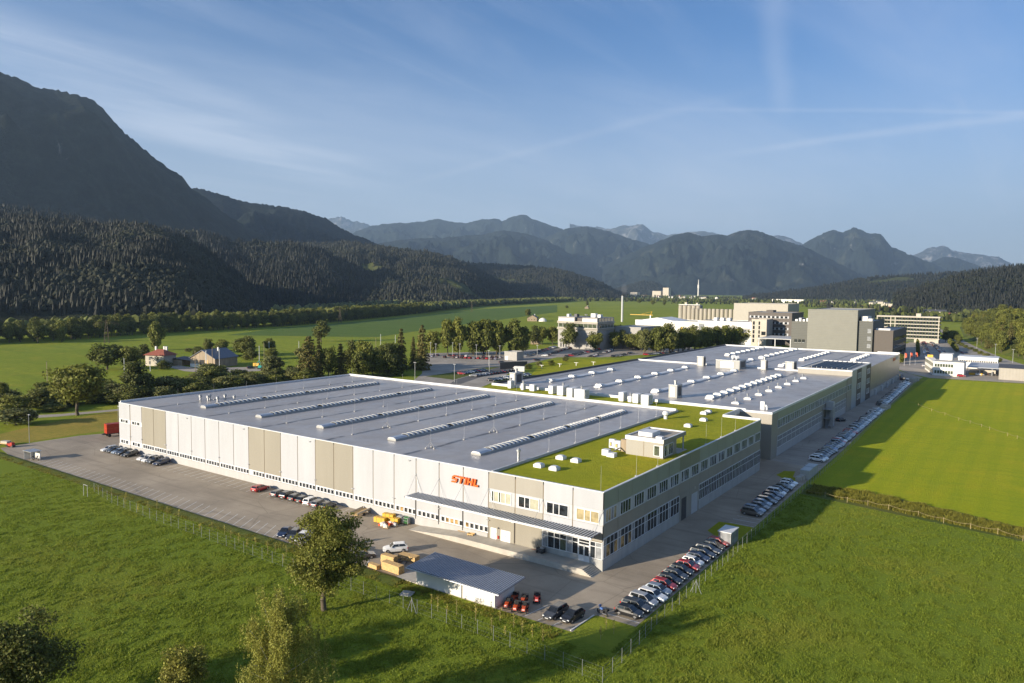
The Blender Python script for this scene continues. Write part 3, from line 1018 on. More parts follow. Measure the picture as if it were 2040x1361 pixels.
# ------------------------------------------------------------------ the near hall
HALL = thing('factory_hall', 'long white and beige factory hall with grey flat roof and grass-covered corner', 'factory')
core = MB().box(-155.94, -0.06, 0.06, 87.4, 0, 12.9)
part('wall_core', core, 'seam_tan', HALL)
WHITE, BEIGE, SAND = 'panel_white', 'panel_beige', 'panel_sand'
colr = {2: BEIGE, 3: BEIGE, 10: BEIGE, 11: BEIGE, 14: BEIGE, 15: BEIGE, 22: SAND, 23: SAND}
for i in range(26):
    x0 = -156 + 6 * i + (0.0 if i == 0 else 0.2)
    wdt = 5.8
    c = colr.get(i, WHITE)
    if i < 2:
        panel(HALL, 'wall_panel', 'y', x0, 3.15, 7.75, wdt, c)
        panel(HALL, 'wall_panel', 'y', x0, 9.0, 13.42, wdt, c)
        panel(HALL, 'window_band', 'y', x0, 7.78, 8.97, wdt, 'frame_white', 0.03)
    elif i < 22:
        panel(HALL, 'wall_panel', 'y', x0, 3.15, 13.42, wdt, c)
    else:
        panel(HALL, 'wall_panel', 'y', x0, 10.38, 13.42, wdt, c)
        panel(HALL, 'window_band', 'y', x0, 7.72, 10.35, wdt, 'frame_grey', 0.03)
        panel(HALL, 'wall_panel', 'y', x0, 6.5, 7.69, wdt, c)
        if i < 24:
            panel(HALL, 'wall_panel', 'y', x0, 0.02, 6.47, wdt, 'panel_beige')
        else:
            panel(HALL, 'wall_panel', 'y', x0, 5.0, 6.47, wdt, 'panel_sand')
            panel(HALL, 'plinth', 'y', x0 - .2, 0.0, 1.86, 6.0, 'plinth_grey', -0.04)
    if i < 22:
        panel(HALL, 'window_band', 'y', x0, 1.78, 3.12, wdt, 'frame_white', 0.03)
        panel(HALL, 'plinth', 'y', x0 - .2, 0.0, 1.74, 6.0, 'plinth', -0.08)
        if i < 2:
            for k, (o, w) in enumerate(((0.9, 1.1), (2.35, 0.65), (3.5, 1.2))):
                win_y(HALL, x0 + o, 1.97, w, 1.0, (1,), y=0.03)
                win_y(HALL, x0 + o, 7.95, w, 0.9, (1,), y=0.03)
        else:
            for k in range(5):
                if (i in (10,) and k == 0):
                    continue
                g = 'glass_dark'
                if i == 20 and k in (1, 2, 3) or i == 21 and k == 0 or i == 18 and k == 1:
                    g = 'glass_warm'
                win_y(HALL, x0 + 0.5 + 1.13 * k, 1.97, 0.86, 1.0, (1,), glass=(g,), y=0.03)
# small bracket lamps high on the panels and the rain pipes beside them
m = MB().box(-.35, .35, -.28, 0, 0, .10).box(-.05, .05, -.3, 0, -.12, 0)
lampm = m.mesh('wall_lamp', ['frame_grey'])
pipem = MB().tube((0, -.09, 0), (0, -.09, 1), 0.055, n=6).mesh('downpipe', ['dark_metal'])
for i in (1, 2, 4, 6, 8, 10, 12, 14, 16, 18, 20, 22):
    obj('wall_lamp', lampm, HALL, (-156 + 6 * i + .07, 0, 4.3))
for i in (9, 13, 18, 5):
    obj('wall_lamp', lampm, HALL, (-156 + 6 * i + 4.3, 0, 12.7))
for i in (19, 20, 21, 23):
    obj('downpipe', pipem, HALL, (-156 + 6 * i + .07, 0, 1.2), 0, (1.3, 1.3, 5.2))
# upper windows over the canopy
PAL = ['glass_green', 'glass_pale', 'glass_green', 'glass_pale']
for i, gl_ in ((22, ('glass_green', 'glass_pale', 'glass_green', 'glass_pale', 'glass_pale')), (23, ('glass_dark', 'glass_dark', 'glass_pale')),
               (24, ('glass_dark', 'glass_dark', 'glass_dark')), (25, ('glass_blind', 'glass_blind', 'glass_blind'))):
    x0 = -156 + 6 * i
    cols = (0.4, 1, .45, 1, 1.1) if i == 22 else ((.9, .75, 1.3) if i == 23 else ((.9, .8, 1.2) if i == 24 else (1, .8, 1.05)))
    win_y(HALL, x0 + 0.75, 7.95, 4.55, 2.15, cols, glass=gl_, fw_=0.16, y=0.03)
# doors under the canopy
for (xa, xb, leafs) in ((-23.3, -21.95, 1), (-21.0, -18.85, 2)):
    d = part('door', MB().box(xa, xb, -0.06, 0.02, 1.02, 3.05), 'door_white', HALL)
    part('door_handle', MB().box(xb - .25 if leafs == 1 else (xa + xb) / 2 - .12, xb - .12 if leafs == 1 else (xa + xb) / 2 + .02, -0.14, -0.06, 2.0, 2.1), 'dark_metal', d)
    if leafs == 2:
        part('door_joint', MB().box((xa + xb) / 2 + .04, (xa + xb) / 2 + .07, -0.068, -0.05, 1.05, 3.0), 'frame_grey', d)
part('alarm_box', MB().box(-21.62, -21.38, -.2, 0, 1.25, 1.8), 'red_paint', HALL)
part('floodlight', MB().box(-21.6, -21.4, -.25, 0, 3.15, 3.35), 'dark_metal', HALL)
# glazed entrance
win_y(HALL, -12.0, 1.92, 7.35, 2.95, (.95, 1.15, 1.0, 1.15, 1.05, .95), (2.1, .8),
      glass=('glass_sky', 'glass_dark', 'glass_dark', 'glass_green', 'glass_sky', 'glass_dark', 'glass_sky', 'glass_dark', 'glass_dark', 'glass_dark', 'glass_sky', 'glass_dark'), fw_=0.11)
win_y(HALL, -4.63, 3.78, 2.2, 1.1, (1,), (1, 1), fw_=0.11)
win_y(HALL, -2.42, 1.92, 2.34, 2.95, (1.05, 1.25), (2.1, .8), glass=('glass_dark', 'glass_sky', 'glass_dark', 'glass_sky'), fw_=0.11)
for k in range(2):
    xa = -4.6 + 1.08 * k
    dr = part('entrance_door', MB().box(xa, xa + 1.06, -.1, -.02, 1.0, 1.12).box(xa, xa + 1.06, -.1, -.02, 1.9, 2.05).box(xa, xa + 1.06, -.1, -.02, 3.62, 3.76)
              .box(xa, xa + .12, -.1, -.02, 1.12, 3.62).box(xa + .94, xa + 1.06, -.1, -.02, 1.12, 3.62).box(xa + .13, xa + .93, -.07, -.03, 1.13, 1.89), 'frame_white', HALL)
    part('pane', MB().box(xa + .13, xa + .93, -.065, -.045, 2.06, 3.61), 'glass_dark', dr)
part('plinth', MB().box(-4.62, -2.42, -.02, .2, 0, 1.0), 'plinth_grey', HALL)

# right-hand side (in shade): 16 bays of 5.48 m
BY = 5.48
for j in range(16):
    y0 = BY * j
    recess = j in (6, 7)
    panel(HALL, 'wall_panel', 'x', y0 + (.05 if j else 0), 10.55, 13.42, BY - .07, 'panel_olive' if recess else 'panel_reflected_green')
    panel(HALL, 'window_band', 'x', y0, 7.95, 10.52, BY, 'frame_grey', -0.03)
    panel(HALL, 'wall_panel', 'x', y0 + (.05 if j else 0), 5.66, 7.92, BY - .07, 'panel_taupe')
    gl_ = ('glass_blind', 'glass_blind', 'glass_sky', 'glass_blind') if j == 0 else random.Random(j).choice([('glass_dark', 'glass_green', 'glass_dark', 'glass_green'), ('glass_green', 'glass_dark', 'glass_green', 'glass_dark'), ('glass_dark', 'glass_sky', 'glass_dark', 'glass_green')])
    win_x(HALL, y0 + .75, 8.1, 4.1, 2.3, (.8, 1, 1, 1), glass=gl_, fw_=0.10, x=-0.03)
    # outside blind box over the window
    if not recess:
        panel(HALL, 'window_band', 'x', y0, 1.98, 5.63, BY, 'frame_grey', -0.03)
        panel(HALL, 'plinth', 'x', y0, 0, 1.95, BY, 'plinth_grey', 0.05)
        g2 = ('glass_sky', 'glass_dark', 'glass_dark', 'glass_dark') if j > 1 else ('glass_sky', 'glass_warm', 'glass_dark', 'glass_warm', 'glass_sky', 'glass_dark', 'glass_dark', 'glass_dark')
        if j < 6:
            win_x(HALL, y0 + .02, 2.05, BY - .06, 3.5, (.85, 1.3, 1.2, 1.2), (2.15, 1.25), glass=g2, fw_=0.09, x=-0.03)
        else:
            win_x(HALL, y0 + .02, 2.05, BY - .06, 3.5, (1, 1, 1, 1, 1), (2.15, 1.25), glass=('glass_dark', 'glass_green', 'glass_dark', 'glass_dark', 'glass_dark'), fw_=0.09, x=-0.03)
    else:
        panel(HALL, 'wall_panel', 'x', y0 + (.05 if j else 0), 0.02, 5.63, BY - .07, 'panel_taupe')
part('doorway', MB().box(-.02, .04, 34.2, 36.7, 0.03, 4.6), 'dark_metal', HALL)  # flat dark plate, the shade inside the opening put into its colour
part('roller_door', MB().box(-.02, .05, 39.6, 43.0, 0.03, 4.3), 'frame_grey', HALL)
part('notice_plate', MB().box(0, .05, 41.2, 41.8, 5.1, 5.6), 'render_cream', HALL)

# roofs
roof = part('roof', MB().box(-155.6, -23.62, 0.4, 87.4, 12.9, 13.40), 'roof_membrane', HALL)
cop = MB().box(-156.02, 0.04, -0.04, 0.40, 13.42, 13.56)
cop.box(-0.36, 0.04, 0.402, 87.9, 13.42, 13.56)
cop.box(-155.98, -155.6, 0.402, 88.0, 12.9, 13.95)
cop.box(-155.596, -23.6, 87.4, 88.0, 12.9, 14.05)
part('coping', cop, 'frame_white', HALL)
part('upstand', MB().box(-23.616, -23.2, 0.42, 88.3, 12.9, 13.62), 'frame_grey', HALL)
part('grass_roof', MB().box(-23.19, -0.37, 0.41, 87.9, 12.9, 13.12), 'green_roof', HALL)
part('grass_roof', MB().box(-98.3, -10.4, 88.31, 101.6, 12.4, 13.05), 'green_roof', HALL)
part('link_wall', MB().box(-98.4, -10.0, 88.0, 101.6, 0, 12.4), 'panel_taupe', HALL)
part('parapet', MB().box(-10.39, -0.3, 87.91, 88.35, 12.9, 13.75).box(-10.39, -10.0, 88.36, 101.2, 12.4, 13.75), 'frame_white', HALL)

# long barrel skylights, each with its own glazing bars
for cx in (-129.2, -104.8, -81.3, -57.7, -34.2):
    sk = part('skylight_strip', MB().box(cx - 1.25, cx + 1.25, 9.4, 76.2, 13.40, 13.82), 'plinth_grey', HALL)
    part('end_cap', MB().prism_y([(cx - 1.22, 13.82), (cx + 1.22, 13.82), (cx + .7, 14.12), (cx - .7, 14.12)], 9.4, 13.4), 'trim_metal', sk)
    segs = [(13.6, 28.5), (29.6, 44.4), (45.5, 60.0), (61.2, 75.9)]
    for (ya, yb) in segs:
        g = MB()
        arc = [(cx + 1.18 * math.cos(t), 13.80 + 0.46 * math.sin(t)) for t in [math.pi * k / 6 for k in range(7)]]
        g.prism_y(arc, ya, yb)
        part('skylight_dome', g, 'glass_barrel', sk)
        rb = MB()
        arc2 = [(cx + 1.24 * math.cos(t), 13.82 + 0.50 * math.sin(t)) for t in [math.pi * k / 6 for k in range(7)]]
        y = ya
        while y < yb:
            rb.prism_y(arc2, y, y + .55)
            y += 1.5
        tag(part('glazing_bars', rb, 'dome', sk), kind='stuff')

# ------------------------------------------------------------------ penthouse on the grass roof
PH = thing('roof_pavilion', 'small beige flat-roofed pavilion standing on the grass roof', 'building')
part('wall', MB().box(-11.0, -2.75, 30.5, 37.2, 13.1, 16.55), 'panel_sand', PH)
part('wall_joint', MB().box(-7.05, -6.95, 30.47, 30.52, 13.2, 16.5), 'seam_tan', PH)
part('side_shade_skin', MB().box(-2.755, -2.70, 30.55, 37.25, 13.12, 16.5), 'panel_taupe', PH)  # thin darker skin gives this side its shade by colour
rf = part('roof', MB().box(-11.1, -2.65, 30.35, 42.0, 16.56, 16.86), 'gravel', PH)
part('coping', MB().box(-11.14, -2.6, 30.30, 30.6, 16.3, 17.1).box(-2.9, -2.6, 30.605, 42.05, 16.3, 17.1).box(-11.14, -10.85, 30.605, 42.05, 16.3, 17.1).box(-10.845, -2.905, 41.75, 42.05, 16.3, 17.1), 'frame_white', rf)
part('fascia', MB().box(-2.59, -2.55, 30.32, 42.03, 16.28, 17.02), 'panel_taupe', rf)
part('column', MB().box(-3.1, -2.85, 41.5, 41.75, 13.1, 16.3), 'frame_grey', PH)
part('terrace', MB().box(-9, -2.3, 37.3, 42.3, 13.1, 13.2), 'concrete', PH)
win_y(PH, -4.75, 13.55, 1.35, 2.2, (1,), glass=('glass_green',), fw_=.12, y=30.49)
part('white_panel', MB().box(-3.35, -2.76, 30.42, 30.49, 13.4, 15.8), 'door_white', PH)
win_x(PH, 30.9, 13.5, 4.4, 2.4, (1, 1, 1, .9), glass=('glass_green', 'glass_pale', 'glass_green', 'glass_dark'), fw_=.1, x=-2.69)
part('roof_box', MB().box(-9.2, -6.1, 32.5, 36.6, 16.87, 17.75), 'frame_white', PH)
part('roof_box', MB().box(-4.9, -3.6, 31.6, 32.9, 16.87, 17.35), 'frame_white', PH)
part('lean_to', MB().box(-12.9, -11.02, 32.0, 35.5, 13.12, 15.7), 'wood_grey', PH)

# roof plant near the pavilion
fanm = MB().tube((0, -.47, .9), (0, -.43, .9), .38, n=10)
for k, (x, y, lb) in enumerate(((-15.6, 33.2, 'left'), (-13.8, 32.4, 'right'))):
    t = thing('air_conditioner', 'white outdoor cooling unit on the grass roof, %s one of the pair' % lb, 'cooling unit', 'cooling units by the pavilion', (x, y, 13.12))
    part('casing', MB().box(-.55, .75, -.42, .42, .25, 2.1), 'frame_white', t)
    part('foot', MB().box(-.5, -.35, -.4, .4, 0, .24), 'dark_metal', t)
    part('foot', MB().box(.5, .65, -.4, .4, 0, .24), 'dark_metal', t)
    part('energy_label', MB().box(-.4, .25, -.45, -.425, .6, 1.5).box(-.38, -.05, -.46, -.45, .8, 1.3, 1), ['glass_sky', 'yellow_paint'], t)
    part('side_grille', MB().box(.751, .78, -.3, .3, .5, 1.9), 'dark_metal', t)
t = thing('duct_box', 'white stepped duct box lying on the grass roof before the pavilion', 'duct')
part('tall_box', MB().box(-14.4, -12.9, 26.2, 27.6, 13.12, 14.35), 'frame_white', t)
part('low_box', MB().box(-12.9, -11.2, 25.5, 26.9, 13.12, 13.95), 'frame_white', t)
pp = MB()
for k in range(3):
    pp.tube((-13.0, 27.4 + .15 * k, 13.7), (-13.2 + .2 * k, 32.0, 13.9), .07, n=5)
part('pipes', pp, 'galv', t)

domel = ['nearest the pale hall edge', 'left of the nearest pair', 'rear left of the front four', 'rear right of the front four']
hb = MB().box(-.85, .85, -.75, .75, 0, .62)
hbm = hb.mesh('curb', ['frame_white'])
hdm = MB().add([(-.8, -.7, .62), (.8, -.7, .62), (.8, .7, .62), (-.8, .7, .62), (-.5, -.42, .86), (.5, -.42, .86), (.5, .42, .86), (-.5, .42, .86)],
               [(4, 5, 6, 7), (0, 1, 5, 4), (1, 2, 6, 5), (2, 3, 7, 6), (3, 0, 4, 7)]).mesh('dome', ['dome'])
for (x, y, lb) in ((-19.1, 9.7, 'white roof hatch on the grass roof, front left of the four near the sign'), (-15.5, 9.5, 'white roof hatch on the grass roof, front right of the four near the sign'),
                   (-19.2, 18, 'white roof hatch on the grass roof, back left of the four near the sign'), (-15.5, 17.6, 'white roof hatch on the grass roof, back right of the four near the sign'),
                   (-12.2, 67.8, 'white roof hatch alone on the grass roof behind the pavilion'), (-12.2, 78.5, 'white roof hatch second behind the pavilion on the grass roof'),
                   (-16, 88.9, 'white roof hatch at the far end of the grass roof, nearer of two'), (-15.9, 92, 'white roof hatch at the far end of the grass roof, farther of two')):
    t = thing('roof_hatch', lb, 'roof hatch', 'hatches on the grass roof', (x, y, 13.1))
    obj('curb', hbm, t)
    obj('dome', hdm, t)
t = thing('roof_ventilator', 'round white roof ventilator at the edge of the grass roof', 'ventilator', None, (-21.4, 75.2, 13.1))
part('base', MB().lathe([(.5, 0), (.5, .9)], 10), 'frame_white', t)
part('cowl', MB().lathe([(.55, .95), (.85, 1.2), (.9, 1.7), (.55, 2.1), (.1, 2.15)], 12), 'frame_white', t)
t = thing('flue_pipe', 'steel flue pipe with a hat at the corner of the grey roof', 'flue', None, (-24.3, 10.3, 13.4))
part('pipe', MB().lathe([(.28, 0), (.28, 1.9)], 10), 'galv', t)
part('cap', MB().lathe([(.42, 1.95), (.42, 2.3), (.15, 2.6)], 10), 'galv', t)

# lightning rods on the grey roof
rodm = MB().tube((0, 0, .2), (0, 0, 4.6), .022, .014, 5).mesh('rod', ['galv'])
blkm = MB().prism([(.28 * math.cos(a), .28 * math.sin(a)) for a in [math.pi / 4 * k for k in range(8)]], 0, .2).mesh('block', ['plinth'])
feet = MB()
for k in range(3):
    a = 2.09 * k
    feet.prism([(1.0 * math.cos(a) + .25 * math.cos(b), 1.0 * math.sin(a) + .25 * math.sin(b)) for b in [1.05 * q for q in range(6)]], 0, .2)
    feet.tube((math.cos(a), math.sin(a), .2), (0, 0, 1.0), .03, n=4)
feetm = feet.mesh('tripod_foot', ['plinth'])
for x in (-140.3, -116.2, -92.6, -69.4, -45.7):
    for y in (8.7, 20.0, 31.2, 42.2, 53.2, 64.4, 74.9):
        big = (x, y) in ((-69.4, 20.0), (-45.7, 8.7), (-45.7, 31.2))
        if big:
            t = thing('lightning_rod', 'lightning rod on a three-footed stand, %s of the near roof' % {(-69.4, 20.0): 'left one in the middle', (-45.7, 8.7): 'front right one', (-45.7, 31.2): 'right rear one'}[(x, y)], 'lightning rod', 'lightning rods on the near roof', (x, y, 13.4), 0, (1, 1, 1.25))
            obj('tripod_foot', feetm, t)
        else:
            t = thing('lightning_rod', 'thin lightning rod standing on a round block on the grey near roof', 'lightning rod', 'thin lightning rods on the grey near roof', (x, y, 13.4))
            obj('block', blkm, t)
        obj('rod', rodm, t)
for y in (21, 32, 43, 54, 64, 75):
    t = thing('lightning_rod', 'thin lightning rod on the edge between grey roof and grass roof', 'lightning rod', 'rods along the grass roof edge', (-24.0, y, 13.4))
    obj('block', blkm, t)
    obj('rod', rodm, t)
for y in (.8, 14.5, 24, 50, 60, 70):
    t = thing('lightning_rod', 'thin lightning rod at the shaded side edge of the grass roof', 'lightning rod', 'rods along the shaded roof edge', (-1.0, y, 13.12))
    obj('block', blkm, t)
    obj('rod', rodm, t)
for k, (x, y) in enumerate(((-142.5, 17), (-141.2, 19.2), (-139.6, 17.6), (-137.8, 22), (-135.8, 18.2), (-134, 22.5))):
    t = thing('vent_pipe', 'short steel vent pipe, %s of the cluster at the left end of the near roof' % nth(k + 1), 'vent', 'vents at the left roof end', (x, y, 13.4))
    part('pipe', MB().lathe([(.3, 0), (.3, .9)], 8), 'galv', t)
    part('hood', MB().lathe([(.5, .95), (.5, 1.5), (.2, 1.75)], 8), 'galv', t)

# ------------------------------------------------------------------ canopy, dock and sign on the sunny front
CN = thing('entrance_canopy', 'long grey metal canopy hung on tie rods over the loading dock', 'canopy')
deck = part('deck', MB().box(-41.4, -0.3, -3.42, -0.12, 6.46, 6.54), 'dark_brown', CN)
for k in range(68):
    x = -41.35 + k * 0.605
    obj('slat', PANEL.setdefault('slat', MB().box(0, .26, -3.40, -.10, 6.54, 6.66).mesh('slat', ['roof_rib'])), CN, (x, 0, 0))
part('front_beam', MB().box(-41.5, -0.25, -3.62, -3.43, 6.32, 6.62), 'frame_white', CN)
for x in (-42 + .07, -36 + .07, -30 + .07, -24 + .07, -18 + .07, -12 + .07, -6 + .07):
    part('cross_beam', MB().box(x - .08, x + .08, -3.42, -.02, 6.2, 6.45), 'frame_grey', CN)
for x in (-41.93, -35.93, -29.93, -23.93, -12.0, -0.15):
    r = MB().tube((x, -.05, 10.15), (x + .6 if x < -41 else x, -3.3, 6.6), .028, n=5)
    r.tube((x, -.05, 10.15), (x + 1.7 if x < -1 else x - 1.7, -.6, 6.6), .02, n=5)
    r.box(x - .12, x + .12, -.12, 0, 9.95, 10.3)
    part('tie_rod', r, 'galv', CN)
for x in (-40.6, -34.4, -28.2, -22, -16.2):
    part('canopy_lamp', MB().box(x - .3, x + .3, -3.3, -3.05, 6.05, 6.2), 'frame_grey', CN)

DK = thing('loading_dock', 'pale concrete loading dock with ramp and steps along the sunny front', 'dock')
part('platform', MB().box(-29.0, -1.9, -3.42, -0.10, 0.012, 1.0), 'concrete', DK)
part('ramp', MB().add([(-40.8, -3.42, 0.014), (-29.002, -3.42, 0.014), (-29.002, -.1, 0.014), (-40.8, -.1, 0.014), (-29.002, -3.42, 1.0), (-29.002, -.1, 1.0)],
                      [(0, 1, 4), (3, 5, 2), (0, 4, 5, 3), (1, 2, 5, 4), (0, 3, 2, 1)]), 'concrete', DK)
for k in range(6):
    part('step', MB().box(-1.898 + .31 * k, -1.898 + .31 * (k + 1) - (.0 if k < 5 else 0), -3.42, -0.10, 0.012, 1.0 - .166 * (k + 1) + .02), 'concrete', DK)
    part('step_edge', MB().box(-1.898 + .31 * (k + 1) - .06, -1.898 + .31 * (k + 1) + .004, -3.43, -0.09, 1.0 - .166 * (k + 1) + .0, 1.0 - .166 * (k + 1) + .03), 'plinth_grey', DK)

SG = thing('wall_sign', 'orange block letters STIHL on the white front wall', 'sign')
LET = {'S': [[(0, .0), (.78, .0), (1, .18), (1, .60), (.28, .60), (.28, .80), (1, .80), (1, 1), (.22, 1), (0, .84), (0, .40), (.72, .40), (.72, .20), (0, .20)]],
       'T': [[(0, .78), (.36, .78), (.36, 0), (.64, 0), (.64, .78), (1, .78), (1, 1), (0, 1)]],
       'I': [[(.0, 0), (1, 0), (1, 1), (0, 1)]],
       'H': [[(0, 0), (.28, 0), (.28, .39), (.72, .39), (.72, 0), (1, 0), (1, 1), (.72, 1), (.72, .61), (.28, .61), (.28, 1), (0, 1)]],
       'L': [[(0, 0), (1, 0), (1, .26), (.34, .26), (.34, 1), (0, 1)]]}


def sign(parent, x, z, h, widths, gap, y0, y1, mat, axis='y'):
    for ch, w in zip('STIHL', widths):
        m = MB()
        poly = LET[ch][0]
        sh = lambda u, v: (x + u * w + 0.22 * v * h, z + v * h)
        pts = [sh(u, v) for u, v in poly]
        b = len(pts)
        if axis == 'y':
            m.v = [(p, y0, q) for p, q in pts] + [(p, y1, q) for p, q in pts]
        else:
            m.v = [(-y0, p, q) for p, q in pts] + [(-y1, p, q) for p, q in pts]
        m.f = [tuple(range(b)), tuple(range(2 * b - 1, b - 1, -1))] + [(i, b + i, b + (i + 1) % b, (i + 1) % b) for i in range(b)]
        m.m = [0] * len(m.f)
        part('letter', m, mat, parent)
        x += w + gap


sign(SG, -32.6, 10.16, 1.4, (1.28, 1.28, .40, 1.28, 1.05), 0.27, -.38, -.06, 'orange_sign')

# ------------------------------------------------------------------ the far hall behind the grass strip
FH = thing('factory_hall', 'large older factory hall behind, grey roof with rows of white domes', 'factory')
part('wall_core', MB().box(-98.4, -1.1, 101.7, 220, 0, 12.9), 'panel_taupe', FH)
part('roof', MB().box(-98.0, -1.4, 102.1, 219.6, 12.9, 13.35), 'roof_membrane', FH)
part('parapet', MB().box(-98.4, -8.5, 101.6, 102.09, 12.9, 13.85).box(-8.49, -1.0, 101.55, 102.09, 12.9, 13.5), 'frame_white', FH)
part('front_panel', MB().box(-10.4, -1.03, 101.56, 101.69, 10.2, 12.89), 'panel_sand', FH)
part('coping', MB().box(-1.39, -0.98, 102.1, 213.4, 12.9, 13.5), 'frame_white', FH)
part('coping', MB().box(-98.45, -98.01, 102.1, 345, 12.9, 14.0), 'dark_metal', FH)
part('step_parapet', MB().box(-98.0, -20, 219.6, 220.2, 12.9, 13.95), 'frame_white', FH)
win_y(FH, -9.6, 2.2, 2.6, 9.6, (1,), (1, 1, 1, 1), glass=('glass_dark', 'glass_green', 'glass_green', 'glass_green'), fw_=.15, y=101.68)
for j in range(19):
    y0 = 107.6 + 5.05 * j
    if y0 + 5.05 > 204:
        break
    stair = 161.5 < y0 + 2 < 172
    panel(FH, 'wall_panel', 'x', y0 + .04, 10.85, 12.88, 4.97, 'panel_reflected_green', -1.02)
    win_x(FH, y0 + .15, 8.1, 4.75, 2.55, (1, 1, 1, 1), glass=('glass_dark', 'glass_green', 'glass_sky', 'glass_dark'), fw_=.14, x=-1.06)
    if not stair:
        win_x(FH, y0 + .1, 2.35, 4.85, 3.5, (1, 1, 1, 1, 1), (2, 1.3), glass=('glass_dark',), fw_=.16, x=-1.06, each=False)
        panel(FH, 'plinth', 'x', y0, 0.02, 2.2, 5.05, 'plinth', -1.0)
SX = thing('outside_stair', 'grey steel stair tower on the shaded side of the far hall', 'stair')
st = MB()
for z in (3.2, 6.4):
    st.box(-1.0, 2.2, 163.5, 168.0, z, z + .12)
part('landing', st, 'galv', SX)
part('enclosure', MB().box(-.9, 1.6, 168.0, 170.6, 0.03, 8.6), 'frame_grey', SX)
for (x, y) in ((2.1, 163.6), (2.1, 167.9), (-.8, 163.6), (2.1, 165.7)):
    part('post', MB().box(x - .08, x + .08, y - .08, y + .08, 0.02, 7.5), 'galv', SX)
ft = MB()
for z0 in (0, 3.2):
    ft.add([(0, 163.6, z0), (0, 167.8, z0 + 3.2), (.9, 167.8, z0 + 3.2), (.9, 163.6, z0), (0, 163.6, z0 + .15), (0, 167.8, z0 + 3.35), (.9, 167.8, z0 + 3.35), (.9, 163.6, z0 + .15)],
           [(0, 1, 2, 3), (7, 6, 5, 4), (3, 2, 6, 7), (0, 4, 5, 1)])
part('flight', ft, 'galv', SX)
# stair tower block, with blue-grey and brown bands
TB = thing('tower_block', 'taller office block with brown and blue-grey bands between the far halls', 'building')
part('wall', MB().box(-22.0, -1.0, 213.4, 256, 0, 15.3), 'panel_taupe', TB)
part('front_wall', MB().box(-22.0, -1.0, 213.33, 213.39, 13.4, 15.3), 'panel_sand', TB)
part('roof', MB().box(-21.6, -1.4, 213.8, 255.6, 15.31, 15.45), 'plinth_grey', TB)
part('coping', MB().box(-22.1, -.9, 213.3, 213.79, 15.3, 15.75).box(-22.1, -21.61, 213.8, 256.1, 15.3, 15.75).box(-1.39, -.9, 213.8, 256.1, 15.3, 15.75).box(-21.6, -1.4, 255.61, 256.1, 15.3, 15.75), 'frame_white', TB)
part('annex', MB().box(-3.0, -.95, 204.2, 213.3, 0, 13.3), 'panel_taupe', TB)
for (ya, yb, mt) in ((213.45, 223.2, 'band_blue'), (223.25, 233.5, 'dark_brown'), (233.55, 244.5, 'band_blue'), (244.55, 256.0, 'dark_brown')):
    b = part('facade_band', MB().box(-.999, -.9, ya, yb, 0.02, 15.25), mt, TB)
    if mt == 'dark_brown':
        for z in (2.6, 7.0, 11.4):
            win_x(TB, ya + 2.0, z, 3.0, 2.3, (1, 1), glass=('glass_sky', 'glass_dark'), fw_=.2, x=-.88)
            win_x(TB, ya + 6.0, z, 2.4, 2.3, (1, 1), glass=('glass_dark', 'glass_sky'), fw_=.2, x=-.88)
for k in range(8):
    part('solar_row', MB().add([(-19.0 + 2.0 * k, 219, 15.5), (-19.0 + 2.0 * k, 252, 15.5), (-17.9 + 2.0 * k, 252, 16.1), (-17.9 + 2.0 * k, 219, 16.1)], [(0, 3, 2, 1)]).box(-17.95 + 2 * k, -17.85 + 2 * k, 219, 252, 15.46, 16.08, 1), ['panel_pv', 'galv'], TB)
win_x(TB, 205, 8.3, 3.5, 2.3, (1, 1), fw_=.15, x=-.94)
win_x(TB, 209.3, 8.3, 3.0, 2.3, (1, 1), fw_=.15, x=-.94)
# metal-clad last part
MH = thing('storage_hall', 'ribbed silver metal storage hall at the end of the shaded side', 'warehouse')
part('wall', MB().box(-98.4, -1.1, 220.21, 345, 0, 12.9), 'panel_taupe', MH)
part('cladding', MB().box(-1.09, -.98, 256.11, 345.0, 3.0, 13.9), 'clad_metal', MH)
part('plinth', MB().box(-1.09, -.8, 256.11, 345.0, 0.02, 2.98), 'plinth_grey', MH)
part('roof', MB().box(-98.0, -1.4, 220.21, 344.6, 12.9, 13.35), 'roof_membrane', MH)
part('coping', MB().box(-98.0, -12, 344.61, 345.2, 12.9, 14.0).box(-11.99, -1.0, 344.0, 345.2, 13.36, 14.6), 'frame_white', MH)
for y in (266, 284, 300, 318):
    part('dock_door', MB().box(-.79, -.1, y, y + 3.2, 0.02, 2.6), 'frame_grey', MH)
s2 = thing('wall_sign', 'small orange and grey company letters at the far end of the metal hall', 'sign')
sign(s2, 321.0, 11.6, 1.5, (1.7, 1.7, .6, 1.7, 1.4), .25, .75, .97, 'orange_sign', 'x')
part('grey_plate', MB().box(-.97, -.85, 331.0, 339.0, 11.7, 13.1), 'frame_grey', s2)

# dome rows on the far roofs: a low ribbon with raised glass domes
ribb = {}


